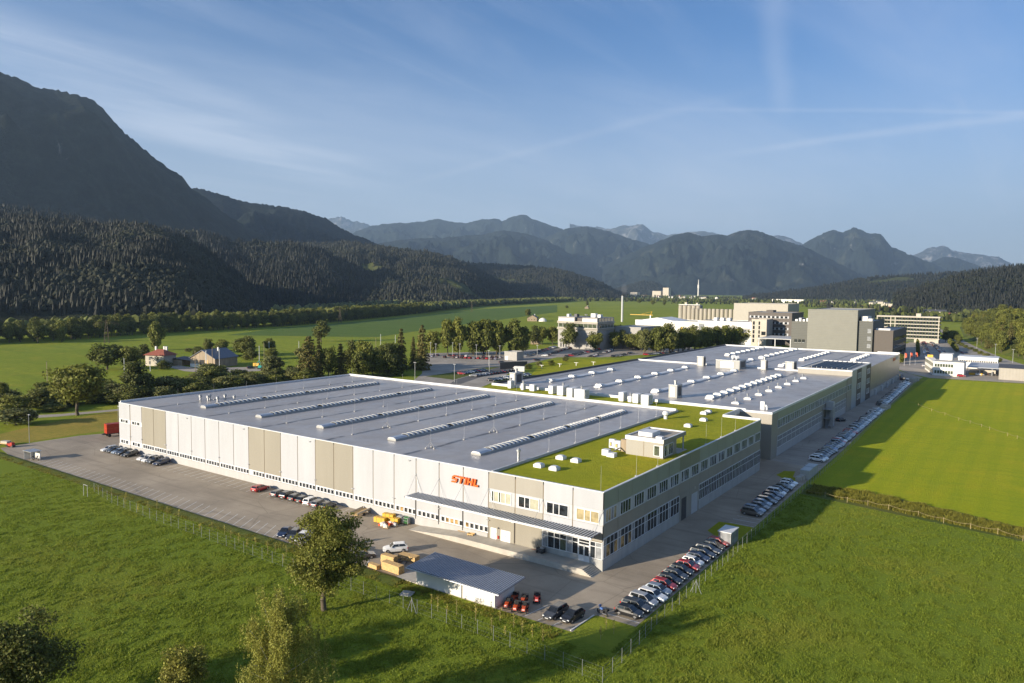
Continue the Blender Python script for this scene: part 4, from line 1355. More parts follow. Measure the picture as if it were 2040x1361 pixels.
def dome_row(x, ya, yb, n, host, label):
    t = thing('dome_skylight_row', label, 'skylight', 'dome rows on the far roofs')
    part('ribbon', MB().add([(x - 1.2, ya, 13.36), (x + 1.2, ya, 13.36), (x + 1.2, yb, 13.36), (x - 1.2, yb, 13.36), (x - 1.2, ya, 13.75), (x + 1.2, ya, 13.75), (x + 1.2, yb, 13.75), (x - 1.2, yb, 13.75), (x, ya, 14.0), (x, yb, 14.0)],
                            [(0, 1, 5, 8, 4), (2, 3, 7, 9, 6), (1, 2, 6, 5), (3, 0, 4, 7), (4, 8, 9, 7), (5, 6, 9, 8)]), 'frame_white', t)
    if 'd' not in ribb:
        ribb['d'] = MB().prism_y([(-1.3, .38), (1.3, .38), (1.3, .75), (.9, 1.15), (-.9, 1.15), (-1.3, .75)], -1.15, 1.15).mesh('glass_dome', ['dome'])
    for k in range(n):
        yy = ya + 2.2 + (yb - ya - 4.4) * (k / max(1, n - 1))
        obj('glass_dome', ribb['d'], t, (x, yy, 13.36))


dome_row(-86, 119, 171, 4, FH, 'leftmost white dome row on the far roof, four domes')
dome_row(-65, 117.5, 200, 6, FH, 'dome row on the far roof, second from its left edge')
dome_row(-44, 118, 201, 6, FH, 'dome row in the middle of the far roof, third from left')
dome_row(-24.5, 115.7, 196, 13, FH, 'dense dome row with thirteen domes on the far roof')
dome_row(-54, 222.6, 256.6, 3, MH, 'short dome row behind the plant rooms, left of two')
dome_row(-34.5, 233.6, 256.6, 4, MH, 'short dome row behind the plant rooms, right of two')
dome_row(-72.5, 272.6, 337, 8, MH, 'farthest left dome row at the back of the roofs')
dome_row(-54, 269.5, 339, 8, MH, 'second dome row from left at the back of the roofs')
dome_row(-34.5, 270, 329, 8, MH, 'third dome row from left at the back of the roofs')
dome_row(-14, 286, 327.5, 6, MH, 'rightmost dome row at the back of the roofs')
for k in range(8):
    t = thing('roof_dome', 'single white roof dome, %s from the near end of the line by the shaded edge' % nth(k + 1), 'roof dome', 'single domes with vents', (-14.7, 112.2 + 11.6 * k, 13.36))
    obj('curb', hbm, t, (0, 0, 0), 0, (1.3, 1.3, .7))
    obj('dome', hdm, t, (0, 0, -.18), 0, (1.3, 1.3, 1))
    t2 = thing('vent_pipe', 'small steel vent behind the %s single dome by the shaded edge' % nth(k + 1), 'vent', 'vents beside the single domes', (-16.2, 116.4 + 11.6 * k, 13.36))
    part('pipe', MB().lathe([(.24, 0), (.24, .8)], 8), 'galv', t2)
    part('hood', MB().lathe([(.34, .82), (.34, 1.2), (.15, 1.35)], 8), 'galv', t2)


def plant_room(x, y, sx, sy, h, label, stack=True):
    t = thing('plant_room', label, 'plant room', 'boxy plant rooms on the far roof', (x, y, 13.36))
    part('casing', MB().box(-sx / 2, sx / 2, -sy / 2, sy / 2, 0, h), 'plinth_grey', t)
    part('lid', MB().box(-sx / 2 - .1, sx / 2 + .1, -sy / 2 - .1, sy / 2 + .1, h, h + .15), 'galv', t)
    part('louvre', MB().box(-sx * .3, sx * .25, -sy / 2 - .05, -sy / 2 - .01, .4, h - .5), 'door_white', t)
    part('side_louvre', MB().box(sx / 2 + .01, sx / 2 + .05, -sy * .3, sy * .3, .6, h - .5), 'dark_metal', t)
    if stack:
        part('stack', MB().lathe([(.45, h + .15), (.45, h + 1.0), (.6, h + 1.05), (.6, h + 1.4)], 10), 'galv', t)


plant_room(-34.6, 113.4, 2.8, 4.2, 4.0, 'tall grey plant room with round stack at the front of the far roof')
plant_room(-92.6, 108.5, 2.4, 5.0, 4.0, 'grey plant room at the left front corner of the far roof')
plant_room(-64, 214, 3.0, 3.0, 4.2, 'grey plant room beside the roof step, left of the wide one', False)
plant_room(-50.5, 214, 10.5, 9.0, 3.6, 'wide grey plant room with white tanks in the middle of the far roofs', False)
plant_room(-36.6, 216, 2.2, 3.0, 4.2, 'slim grey plant room right of the wide one')
plant_room(-27.5, 224, 3.6, 5.0, 3.6, 'grey plant room with dark side behind the roof step', False)
t = thing('roof_tank', 'pair of white round tanks on the wide plant room', 'tank', None, (-49.0, 215.0, 17.1))
part('tank', MB().tube((-1.2, -.6, .9), (-.2, .4, 1.2), .95, n=12), 'frame_white', t)
part('tank', MB().tube((.7, -1.2, .75), (1.6, -.4, 1.0), .85, n=12), 'frame_white', t)
t = thing('air_outlet', 'white gooseneck air outlet at the near corner of the far roof', 'air outlet', None, (-5.0, 106.5, 13.36))
part('box', MB().box(-.7, .5, -.5, .5, 0, 2.3), 'frame_white', t)
part('bend', MB().tube((.6, 0, 1.2), (1.1, -.2, 1.0), .3, n=8).tube((1.1, -.2, 1.1), (1.15, -.2, 0), .32, n=8), 'frame_white', t)
# the white rooftop units standing between the two halls
ux = ((-88.5, 99.5, 1.3, 2.4, 2.6), (-82.8, 98.5, 1.0, 1.6, 2.2), (-78.8, 98.5, 1.8, 1.8, 2.2), (-70.3, 97.6, 1.6, 3.6, 2.7), (-66.2, 97.0, 2.2, 4.2, 3.0), (-61.5, 95.2, 2.0, 4.6, 3.0), (-57.6, 94.0, 3.6, 3.2, 3.0),
      (-45.0, 97.4, 1.6, 2.8, 2.8), (-42.2, 97.0, 1.2, 1.6, 1.8), (-40.0, 96.8, 1.8, 2.6, 2.8), (-36.2, 95.6, 2.4, 3.2, 3.0))
for k, (x, y, sx, sy, h) in enumerate(ux):
    t = thing('ventilation_unit', 'white ventilation unit on the grass strip between the halls, %s from left' % nth(k + 1), 'ventilation unit', 'white units between the halls', (x, y, 13.05))
    part('casing', MB().box(-sx / 2, sx / 2, -sy / 2, sy / 2, .15, h), 'frame_white', t)
    part('base_frame', MB().box(-sx / 2 + .1, sx / 2 - .1, -sy / 2 + .1, sy / 2 - .1, 0, .149), 'galv', t)
    part('grille', MB().box(sx / 2 + .005, sx / 2 + .04, -sy * .35, sy * .35, .5, h - .4), 'frame_grey', t)
    if k in (0, 1, 4, 6, 8):
        part('hood', MB().lathe([(.4, h), (.4, h + .7), (.55, h + .75), (.2, h + 1.1)], 8), 'galv', t)

# ------------------------------------------------------------------ vehicles
KINDS = {
    # stations: x, z of shoulder, half width | greenhouse: base front, roof front, roof rear, base rear, roof z, wheel x
    'hatchback': dict(st=[(-2.02, .80, .70), (-1.98, .98, .80), (-1.0, .99, .88), (.2, .96, .89), (.98, .94, .88), (1.65, .82, .84), (1.98, .68, .74), (2.06, .55, .64)], g=(1.08, .22, -1.45, -1.94, 1.47), wx=(-1.24, 1.28), wr=.31),
    'estate': dict(st=[(-2.28, .82, .72), (-2.24, .97, .80), (-1.0, .98, .89), (.3, .95, .90), (1.1, .92, .89), (1.85, .80, .85), (2.22, .66, .75), (2.32, .54, .64)], g=(1.12, .30, -1.88, -2.20, 1.46), wx=(-1.32, 1.40), wr=.31),
    'saloon': dict(st=[(-2.30, .80, .72), (-2.22, .98, .80), (-1.5, .99, .88), (.2, .95, .90), (1.05, .92, .89), (1.85, .80, .85), (2.22, .66, .75), (2.32, .54, .64)], g=(1.05, .25, -.95, -1.65, 1.42), wx=(-1.34, 1.40), wr=.31),
    'offroader': dict(st=[(-2.15, .95, .76), (-2.1, 1.12, .84), (-1.0, 1.12, .92), (.3, 1.09, .92), (1.05, 1.06, .91), (1.75, .96, .88), (2.1, .82, .80), (2.2, .62, .70)], g=(1.02, .30, -1.65, -2.05, 1.66), wx=(-1.30, 1.36), wr=.36),
    'mini': dict(st=[(-1.82, .80, .70), (-1.78, .98, .80), (-1.0, .98, .86), (.1, .96, .86), (.85, .94, .85), (1.45, .84, .80), (1.72, .70, .72), (1.80, .55, .64)], g=(.92, .30, -1.35, -1.74, 1.46), wx=(-1.12, 1.18), wr=.30),
    'people_carrier': dict(st=[(-2.18, .86, .74), (-2.14, 1.02, .82), (-1.0, 1.03, .90), (.3, 1.02, .91), (1.25, .98, .90), (1.8, .84, .85), (2.12, .70, .76), (2.2, .56, .66)], g=(1.42, .42, -1.80, -2.10, 1.62), wx=(-1.30, 1.38), wr=.32),
    'van': dict(st=[(-2.55, 1.1, .88), (-2.5, 1.2, .92), (-1.0, 1.2, .96), (.6, 1.2, .96), (1.6, 1.12, .95), (2.2, .98, .90), (2.5, .84, .84), (2.58, .6, .76)], g=(1.75, 1.0, -2.35, -2.5, 2.1), wx=(-1.6, 1.65), wr=.34),
}
CARM = {}


def inset(q, k, off):
    q = [Vector(p) for p in q]
    c = sum(q, Vector()) / len(q)
    n = (q[1] - q[0]).cross(q[-1] - q[0]).normalized()
    return [c + (p - c) * k + n * off for p in q]


def car_meshes(kind):
    if kind in CARM:
        return CARM[kind]
    K = KINDS[kind]
    b = MB()
    rows = []
    for (x, z, w) in K['st']:
        pts = [(x, -w * .9, .24), (x, -w, .42), (x, -w * 1.01, z * .72), (x, -w * .93, z), (x, w * .93, z), (x, w * 1.01, z * .72), (x, w, .42), (x, w * .9, .24)]
        rows.append(pts)
    vs = [p for r in rows for p in r]
    n = 8
    fs = []
    for i in range(len(rows) - 1):
        for j in range(n):
            a, c = i * n + j, i * n + (j + 1) % n
            fs.append((a, a + n, c + n, c))
    fs.append(tuple(range(n)))
    fs.append(tuple((len(rows) - 1) * n + j for j in range(n - 1, -1, -1)))
    b.add(vs, fs, 0)
    f0, f1, r1, r0, zr = K['g']
    xs = [s[0] for s in K['st']]
    wb = max(s[2] for s in K['st']) * .91
    wt = wb * .80
    zb = lambda x: float(np.interp(x, xs, [s[1] for s in K['st']])) - .01
    base = [(r0, -wb * .93, zb(r0)), (f0, -wb * .95, zb(f0)), (f0, wb * .95, zb(f0)), (r0, wb * .93, zb(r0))]
    mid = [(r1 - .02, -wt, zr - .05), (f1 + .05, -wt, zr - .06), (f1 + .05, wt, zr - .06), (r1 - .02, wt, zr - .05)]
    top = [(r1 + .15, -wt * .85, zr), (f1 - .2, -wt * .85, zr), (f1 - .2, wt * .85, zr), (r1 + .15, wt * .85, zr)]
    b.add(base + mid + top, [(8, 9, 10, 11)] + [(i, (i + 1) % 4, 4 + (i + 1) % 4, 4 + i) for i in range(4)] + [(4 + i, 4 + (i + 1) % 4, 8 + (i + 1) % 4, 8 + i) for i in range(4)], 0)
    for s in (-1, 1):
        for wx in K['wx']:
            r = K['wr']
            ang = [math.pi * k / 8 for k in range(9)]
            wv = float(np.interp(wx, xs, [q[2] for q in K['st']]))
            ring = [(wx + (r + .07) * math.cos(a), s * (wv + .012), r + (r + .07) * math.sin(a)) for a in ang]
            b.add(ring + [(wx, s * (wv + .012), r)], [(i, i + 1, 9) if s < 0 else (i + 1, i, 9) for i in range(8)], 1)
        b.box(xs[0] + .5, xs[-1] - .5, min(s * .9, s * .86), max(s * .9, s * .86), .17, .30, 1)
    b.box(xs[0] - .03, xs[0] + .12, -.66, .66, .28, .50, 1)
    b.box(xs[-1] - .2, xs[-1] + .02, -.55, .55, .30, .46, 1)
    M = {}
    M['body'] = b
    ws = inset([(f0, -wb * .95, zb(f0)), (f0, wb * .95, zb(f0)), (f1 + .05, wt, zr - .06), (f1 + .05, -wt, zr - .06)], .93, .012)
    rw = inset([(r0, wb * .93, zb(r0)), (r0, -wb * .93, zb(r0)), (r1 - .02, -wt, zr - .05), (r1 - .02, wt, zr - .05)], .86, .012)
    M['windscreen'] = MB().quad(*ws)
    M['rear_window'] = MB().quad(*rw)
    for s, nm in ((-1, 'side_window'), (1, 'side_window2')):
        m = MB()
        xm = (f0 + r0) / 2 - .05

        def sp(x, t):       # point on the side plane
            xx0, xx1 = (r0, f0), (r1, f1)
            zz = zb(x) + .06 + (zr - .10 - zb(x)) * t
            yy = wb * .945 + (wt - wb * .945) * t
            return Vector((x, s * (yy + .014), zz))
        fr = [sp(xm + .05, .02), sp(f0 - .30, .02), sp(f1 + .02, .92), sp(xm + .05, .92)]
        re = [sp(r0 + .28, .05), sp(xm - .05, .02), sp(xm - .05, .92), sp(r1 + .12, .92)]
        for q in (fr, re):
            if kind == 'van' and q is re:
                continue
            m.add(q if s < 0 else q[::-1], [(0, 1, 2, 3)])
        M[nm] = m
    xe, we = xs[-1], K['st'][-1][2]
    zl = K['st'][-2][1]
    for s, nm in ((-1, 'headlight'), (1, 'headlight2')):
        M[nm] = MB().box(xe - .26, xe - .05, min(s * we * .72, s * (we + .10)), max(s * we * .72, s * (we + .10)), zl - .13, zl + .02)
    xr, wr_ = xs[0], K['st'][0][2]
    for s, nm in ((-1, 'taillight'), (1, 'taillight2')):
        M[nm] = MB().box(xr - .02, xr + .14, min(s * wr_ * .72, s * (wr_ + .09)), max(s * wr_ * .72, s * (wr_ + .09)), .70, .93)
    for s, nm in ((-1, 'wing_mirror'), (1, 'wing_mirror2')):
        M[nm] = MB().box(f0 - .34, f0 - .18, min(s * .86, s * 1.06), max(s * .86, s * 1.06), zb(f0) + .02, zb(f0) + .18)
    M['number_plate'] = MB().box(xr - .05, xr - .031, -.26, .26, .52, .64)
    M['number_plate2'] = MB().box(xe + .021, xe + .035, -.26, .26, .36, .47)
    r = K['wr']
    M['tyre'] = MB().tube((0, -.11, 0), (0, .11, 0), r, n=14)
    M['rim'] = MB().tube((0, .111, 0), (0, .125, 0), r * .66, n=10).tube((0, .1251, 0), (0, .13, 0), r * .2, n=6)
    out = {}
    paint = {'body': ['car_paint', 'black_rubber'], 'wing_mirror': ['car_paint'], 'tyre': ['black_rubber'], 'rim': ['rim'], 'headlight': ['lamp_lens'], 'taillight': ['tail_lens'], 'number_plate': ['plate']}
    for k, mb_ in M.items():
        kk = k.rstrip('2')
        out[k] = mb_.mesh(kk, paint.get(kk, ['glass_car']), k == 'body' and False)
    # joined versions for cars farther off
    jw = MB()
    for k in ('windscreen', 'rear_window', 'side_window', 'side_window2'):
        jw.add(M[k].v, M[k].f)
    out['windows'] = jw.mesh('windows', ['glass_car'])
    w2 = MB().add(M['tyre'].v, M['tyre'].f, 0)
    w2.add(M['rim'].v, M['rim'].f, 1)
    out['wheel'] = w2.mesh('wheel', ['black_rubber', 'rim'])
    al = MB()
    al.v, al.f, al.m = list(b.v), list(b.f), list(b.m)
    al.add(jw.v, jw.f, 2)
    for k, mi in (('headlight', 3), ('headlight2', 3), ('taillight', 4), ('taillight2', 4)):
        al.add(M[k].v, M[k].f, mi)
    for s in (-1, 1):
        for wx in K['wx']:
            wv = float(np.interp(wx, xs, [q[2] for q in K['st']])) - .09
            al.tube((wx, s * wv - .1, r), (wx, s * wv + .1, r), r, n=9, m=1)
            al.tube((wx, s * (wv + .11), r), (wx, s * (wv + .13), r), r * .62, n=7, m=5)
    out['all'] = al.mesh('car', ['car_paint', 'black_rubber', 'glass_car', 'lamp_lens', 'tail_lens', 'rim'])
    out['wpos'] = [(wx, s, float(np.interp(wx, xs, [q[2] for q in K['st']])) - .09, r) for wx in K['wx'] for s in (-1, 1)]
    CARM[kind] = out
    return out


PAINT = {'black': (.012, .012, .014), 'dark grey': (.05, .052, .056), 'grey': (.13, .13, .135), 'silver': (.36, .37, .39), 'white': (.72, .72, .71), 'red': (.34, .012, .016),
         'dark blue': (.012, .022, .06), 'blue': (.03, .09, .26), 'silver blue': (.22, .27, .34), 'brown grey': (.10, .085, .07), 'dark red': (.16, .02, .018), 'light grey': (.27, .275, .28), 'yellow': (.6, .38, .02)}


def car(kind, colour, x, y, heading, label, group, detail=1, z=0.018):
    M = car_meshes(kind)
    col_ = PAINT[colour]
    rz = math.radians(heading)
    name = {'van': 'parked_van'}.get(kind, 'parked_car')
    cat = 'van' if kind == 'van' else 'car'
    if detail == 0:
        o = obj(name, M['all'], None, (x, y, z), rz, (1, 1, 1), col_)
        return tag(o, label, cat, group)
    t = thing(name, label, cat, group, (x, y, z), rz)
    obj('body', M['body'], t, color=col_)
    if detail == 2:
        for k in ('windscreen', 'rear_window', 'side_window', 'side_window2', 'number_plate', 'number_plate2'):
            obj(k.rstrip('2'), M[k], t)
        for k in ('wing_mirror', 'wing_mirror2'):
            obj('wing_mirror', M[k], t, color=col_)
    else:
        obj('windows', M['windows'], t)
    for k in ('headlight', 'headlight2', 'taillight', 'taillight2'):
        obj(k.rstrip('2'), M[k], t)
    for (wx, s, wv, r) in M['wpos']:
        if detail == 2:
            w = obj('wheel', M['tyre'], t, (wx, s * wv, r), 0 if s > 0 else math.pi)
            obj('rim', M['rim'], w)
        else:
            obj('wheel', M['wheel'], t, (wx, s * wv, r), 0 if s > 0 else math.pi)
    return t


WORD = {'hatchback': 'hatchback', 'estate': 'estate car', 'saloon': 'saloon', 'offroader': 'off-roader', 'mini': 'small car', 'people_carrier': 'people carrier', 'van': 'van'}
rr = random.Random(8)
row1 = [('hatchback', 'black'), ('estate', 'dark grey'), ('people_carrier', 'silver'), ('estate', 'white'), ('hatchback', 'silver blue'), ('hatchback', 'red'), ('hatchback', 'black'), ('hatchback', 'dark grey'),
        ('hatchback', 'black'), ('hatchback', 'red'), ('mini', 'white'), ('hatchback', 'dark blue'), ('estate', 'black'), ('estate', 'dark grey'), ('hatchback', 'black'), ('hatchback', 'red')]
for k, (kd, c) in enumerate(row1):
    car(kd, c, 11.2 + rr.uniform(-.2, .2), -12.6 + 2.47 * k, rr.uniform(-3, 3) - 2, '%s %s in the near fence row, %s from the motorbike' % (c, WORD[kd], nth(k + 1)), 'cars in the near fence row', 2)
row2 = [('people_carrier', 'brown grey'), ('estate', 'silver blue'), ('hatchback', 'grey'), ('hatchback', 'silver blue'), ('estate', 'dark grey'), ('hatchback', 'grey'), ('estate', 'dark blue'), ('people_carrier', 'white'), ('hatchback', 'dark grey'), ('hatchback', 'black'), ('mini', 'white'), ('hatchback', 'white')]
for k, (kd, c) in enumerate(row2):
    car(kd, c, 10.4 + rr.uniform(-.2, .2), 47.0 + 2.75 * k, rr.uniform(-3, 3) - 3, '%s %s in the shaded row past the shelter, %s from near' % (c, WORD[kd], nth(k + 1)), 'cars in the second fence row', 1)
cols3 = ['white', 'white', 'black', 'grey', 'dark grey', 'black', 'grey', 'blue', 'dark grey', 'light grey', 'grey', 'silver blue', 'red', 'white', 'grey', 'light grey', 'dark grey', 'grey', 'silver blue', 'dark red', 'red', 'light grey',
         'dark grey', 'grey', 'light grey', 'silver blue', 'black', 'grey', 'dark blue', 'silver', 'dark grey', 'white', 'grey', 'light grey', 'black', 'silver', 'grey', 'dark grey', 'grey', 'white', 'dark grey', 'silver', 'grey', 'light grey']
for k, c in enumerate(cols3):
    kd = rr.choice(['hatchback', 'estate', 'hatchback', 'saloon', 'people_carrier', 'offroader'])
    y = 108.3 + 2.52 * k
    car(kd, c, 10.0 - (y - 105) * .012 + rr.uniform(-.2, .2), y, rr.uniform(-3, 3) - 5, '%s %s, %s from near in the long shaded fence row' % (c, WORD[kd], nth(k + 1)), 'cars in the long fence row', 1 if k < 12 else 0)
for k in range(36):
    kd = rr.choice(['hatchback', 'estate', 'hatchback', 'saloon', 'people_carrier', 'offroader'])
    c = rr.choice(['silver', 'light grey', 'white', 'grey', 'dark grey', 'silver blue', 'black', 'dark blue', 'dark grey', 'grey'])
    y = 232.5 + 2.6 * k
    car(kd, c, 7.4 - (y - 230) * .022, y, rr.uniform(-3, 3) - 6, '%s %s, %s beyond the stone blocks in the farthest fence row' % (c, WORD[kd], nth(k + 1)), 'cars in the farthest fence row', 0)
for k, c in enumerate(['dark grey', 'light grey', 'grey', 'black', 'silver']):
    car('estate', c, 1.5 - .9 * k, 341 + 5.0 * k, 80 + 8 * k, '%s car in the bend past the metal hall, %s round the bend' % (c, nth(k + 1)), 'cars in the bend', 0)
car('van', 'white', 5.2, 328.5, -85, 'white van standing between the cars at the far end of the service road', None, 0)
car('hatchback', 'black', 1.6, 181.5, 60, 'black car alone beside the shaded hall by the outside stair', None, 0)
# sunny side, along the white wall
left = [(-155.6, 'estate', 'white', -88), (-153.0, 'hatchback', 'dark grey', -84), (-150.3, 'hatchback', 'silver blue', -86), (-147.6, 'offroader', 'dark grey', -85), (-144.7, 'estate', 'black', -80),
        (-137.0, 'hatchback', 'white', -84), (-134.4, 'people_carrier', 'white', -85), (-131.8, 'offroader', 'dark grey', -84), (-128.9, 'estate', 'dark blue', -76)]
for k, (x, kd, c, h) in enumerate(left):
    car(kd, c, x, -3.1, h, '%s %s against the white wall, %s from the far left corner' % (c, WORD[kd], nth(k + 1)), 'cars along the white wall', 1)
mid = [(-87.2, 'estate', 'red', 100), (-80.3, 'estate', 'grey', 101), (-77.3, 'offroader', 'black', 101), (-74.6, 'hatchback', 'dark grey', 101), (-72.0, 'hatchback', 'black', 100), (-69.4, 'people_carrier', 'white', 101), (-66.8, 'estate', 'grey', 101), (-64.2, 'hatchback', 'dark grey', 101)]
for k, (x, kd, c, h) in enumerate(mid):
    car(kd, c, x, -3.2, h, '%s %s by the white wall above the tree, %s from left' % (c, WORD[kd], nth(k + 1)), 'cars by the wall above the tree', 2)
under = [(-57.4, 'saloon', 'dark blue', -62), (-54.9, 'estate', 'dark grey', -62), (-52.4, 'hatchback', 'white', -62), (-49.9, 'estate', 'grey', -62), (-41.8, 'hatchback', 'dark grey', 118), (-39.0, 'estate', 'grey', 118), (-36.6, 'estate', 'brown grey', 60)]
for k, (x, kd, c, h) in enumerate(under):
    car(kd, c, x, -19.6, h, '%s %s half hidden behind the big tree, %s from left' % (c, WORD[kd], nth(k + 1)), 'cars behind the big tree', 2)
car('offroader', 'white', -34.3, -13.8, 229, 'white off-roader standing alone in the sunny yard by the ramp', None, 2)
car('estate', 'dark grey', 2.5, -19.0, -93, 'dark grey car next to the red mowers at the yard corner', 'two dark cars by the mowers', 2)
car('hatchback', 'black', 5.1, -18.6, -95, 'black car on the right of the pair by the mowers', 'two dark cars by the mowers', 2)

# far car parks
def far_row(x0, y0, x1, y1, n, head, place, seed, skip=0.1):
    r = random.Random(seed)
    for k in range(n):
        if r.random() < skip:
            continue
        t_ = k / max(1, n - 1)
        c = r.choice(['silver', 'light grey', 'white', 'grey', 'dark grey', 'black', 'black', 'silver blue', 'red', 'dark grey', 'dark blue'])
        kd = r.choice(['hatchback', 'estate', 'saloon', 'offroader', 'people_carrier'])
        car(kd, c, x0 + (x1 - x0) * t_, y0 + (y1 - y0) * t_, head + r.uniform(-3, 3), '%s car parked %s' % (c, place), 'cars parked %s' % place, 0, 0.06)


sheet('car_park', [(-215, 195), (-298, 293), (-268, 344), (-255, 394), (-222, 452), (-185, 502), (-154, 447), (-187, 351), (-211, 330), (-202, 279), (-165, 194), (-148, 150), (-185, 150)], 'asphalt_pale', 0.04)
sheet('lawn', [(-150, 200), (-200, 293), (-200, 319), (-165, 346), (-118, 330), (-118, 200)], 'green_roof', 0.044)
sheet('lawn', [(-206, 188), (-207, 212), (-209, 241), (-205, 256), (-185, 186)], 'verge', 0.048)
sheet('dark_drive', [(-205, 256), (-184, 186), (-176, 172), (-172, 176), (-180, 200), (-199, 262)], 'asphalt_dark', 0.052)
sheet('car_park', [(-33, 488), (-38, 623), (-36, 750), (-11, 774), (30, 543), (45, 440), (60, 400), (60, 368), (12, 363), (0, 380), (-10, 405)], 'asphalt_pale', 0.04)
sheet('main_road', [(-40, 1000), (-27, 888), (8.7, 667), (30, 528), (54.9, 442), (90, 360), (150, 250), (158, 256), (98, 370), (64, 460), (42, 540), (17, 672), (-20, 900), (-33, 1005)], 'asphalt_pale', 0.05)
far_row(-278, 272, -232, 287, 17, 110, 'in the front line of the sunny lot by the poplar grove', 1)
far_row(-282, 282, -236, 298, 17, 110, 'in the back line of the sunny lot by the poplar grove', 2, .25)
far_row(-197, 207, -198, 229, 8, 20, 'in the lot beside the dark wall, left line', 3, 0)
far_row(-185.5, 203, -184, 236, 13, 200, 'in the lot beside the dark wall, middle line', 4, .05)
far_row(-166.8, 194, -166.2, 226, 12, 20, 'in the lot beside the dark wall, line along the hall', 5, .05)
far_row(-229, 316, -256, 400, 26, 25, 'in the leftmost line before the grey office', 6, .1)
far_row(-221, 330, -244, 400, 22, 205, 'in the second line before the grey office', 7, .1)
far_row(-206, 336, -219, 407, 22, 25, 'in the third line before the grey office', 8, .1)
far_row(-194, 347, -208, 405, 18, 205, 'in the fourth line before the grey office', 9, .25)
far_row(-181, 357, -183, 390, 11, 25, 'in the fifth line before the grey office', 10, .3)
far_row(-170, 386, -163, 421, 12, 25, 'in the line nearest the far roof edge', 11, .1)
far_row(-2, 495, -26, 690, 40, 200, 'in the left line below the glass office', 12, .1)
far_row(5.3, 540, -20, 700, 34, 20, 'in the middle line below the glass office', 13, .1)
far_row(16, 572, 8, 600, 9, 20, 'in the right line below the glass office', 14, .0)
far_row(13, 386, 26, 380.0, 6, 10, 'along the field before the white office', 15, .0)
for (x, y, c) in ((34, 396, 'white'), (40, 401, 'dark grey'), (3, 432, 'white'), (6, 452, 'blue')):
    car('estate', c, x, y, 20, '%s car alone near the white office' % c, 'single cars near the white office', 0, .06)
for (x, y, c) in ((-201, 258, 'black'), (-216, 272, 'dark grey'), (-208, 300, 'dark grey')):
    car('estate', c, x, y, 60, '%s car driving at the sunny lot, beside the drive' % c, 'moving cars at the lot', 0, .06)

# ------------------------------------------------------------------ painted bay lines
lm = MB().box(-.06, .06, 0, 5.0, 0, .004)
ang = MB().add([(0, 0, 0), (.14, 0, 0), (-2.86, 5.0, 0), (-3.0, 5.0, 0)], [(0, 1, 2, 3)])


def lines(label, pts, mesh, rz=0):
    root = thing('bay_markings', label, 'road marking')
    me = mesh.mesh('bay_line', ['paint_line'])
    for (x, y) in pts:
        obj('bay_line', me, root, (x, y, .022), rz)


lines('white slanted bay lines along the grass bank of the sunny yard', [(-33.5 - 2.46 * k, -22.1) for k in range(52) if not 6 < k < 0], ang)
lines('white bay lines along the foot of the white wall', [(-59 - 2.5 * k, -5.8) for k in range(39)], lm, math.radians(12))
ln2 = MB().box(0, 5.0, -.06, .06, 0, .004)
lines('white bay lines of the near row by the field fence', [(8.4, -14.0 + 2.47 * k) for k in range(17)], ln2)
lines('white bay lines of the second fence row in the shade', [(8.2, 39.3 + 2.7 * k) for k in range(16)], ln2)
lines('white bay lines of the long fence row', [(8.0 - .012 * 2.52 * k, 97.0 + 2.52 * k) for k in range(48)], ln2)
lines('white bay lines at the yard corner beside the mowers', [(-1.0, -21.8), (1.3, -21.8), (3.9, -21.8)], MB().box(-.06, .06, 0, 5.2, 0, .004), math.radians(-8))
single('kerb_stone', MB().add([(6.62, -21.9, .02), (6.8, -21.9, .02), (7.1, -15.7, .02), (6.9, -15.7, .02), (6.62, -21.9, .12), (6.8, -21.9, .12), (7.1, -15.7, .12), (6.9, -15.7, .12)], [(4, 5, 6, 7), (0, 1, 5, 4), (1, 2, 6, 5), (2, 3, 7, 6), (3, 0, 4, 7)]), 'paint_line', 'white kerb right of the two dark cars by the mowers', 'kerb')

# ------------------------------------------------------------------ shed and yard things
SH = thing('equipment_shed', 'low white shed with blue-grey ribbed roof at the front of the yard', 'shed')
part('wall', MB().box(-21.5, -6.0, -22.35, -22.15, .02, 2.75).box(-21.5, -21.3, -22.149, -17.3, .02, 2.75).box(-6.2, -6.0, -22.149, -17.3, .02, 2.75), 'render_white', SH)
part('slab', MB().box(-25.9, -5.8, -22.38, -17.0, .016, .15), 'concrete', SH)
for x in (-17.5, -13.5, -9.6):
    part('post', MB().box(x - .09, x + .09, -17.5, -17.3, .15, 2.9), 'wood_grey', SH)
rf = part('roof', MB().add([(-22.3, -23.8, 2.95), (-4.2, -23.8, 2.95), (-4.2, -16.9, 3.3), (-22.3, -16.9, 3.3), (-22.3, -23.8, 3.07), (-4.2, -23.8, 3.07), (-4.2, -16.9, 3.42), (-22.3, -16.9, 3.42)],
                            [(0, 3, 2, 1), (4, 5, 6, 7), (0, 1, 5, 4), (1, 2, 6, 5), (2, 3, 7, 6), (3, 0, 4, 7)]), 'roof_slate', SH)
rib = MB().add([(0, -23.82, 3.06), (.16, -23.82, 3.06), (.16, -16.88, 3.415), (0, -16.88, 3.415), (.03, -23.82, 3.14), (.13, -23.82, 3.14), (.13, -16.88, 3.495), (.03, -16.88, 3.495)], [(4, 5, 6, 7), (0, 1, 5, 4), (1, 2, 6, 5), (3, 0, 4, 7)]).mesh('roof_rib', ['roof_rib'])
for k in range(45):
    obj('roof_rib', rib, rf, (-22.28 + .402 * k, 0, 0))
part('gutter', MB().tube((-22.3, -23.88, 2.92), (-4.2, -23.88, 2.92), .09, n=6), 'trim_metal', SH)
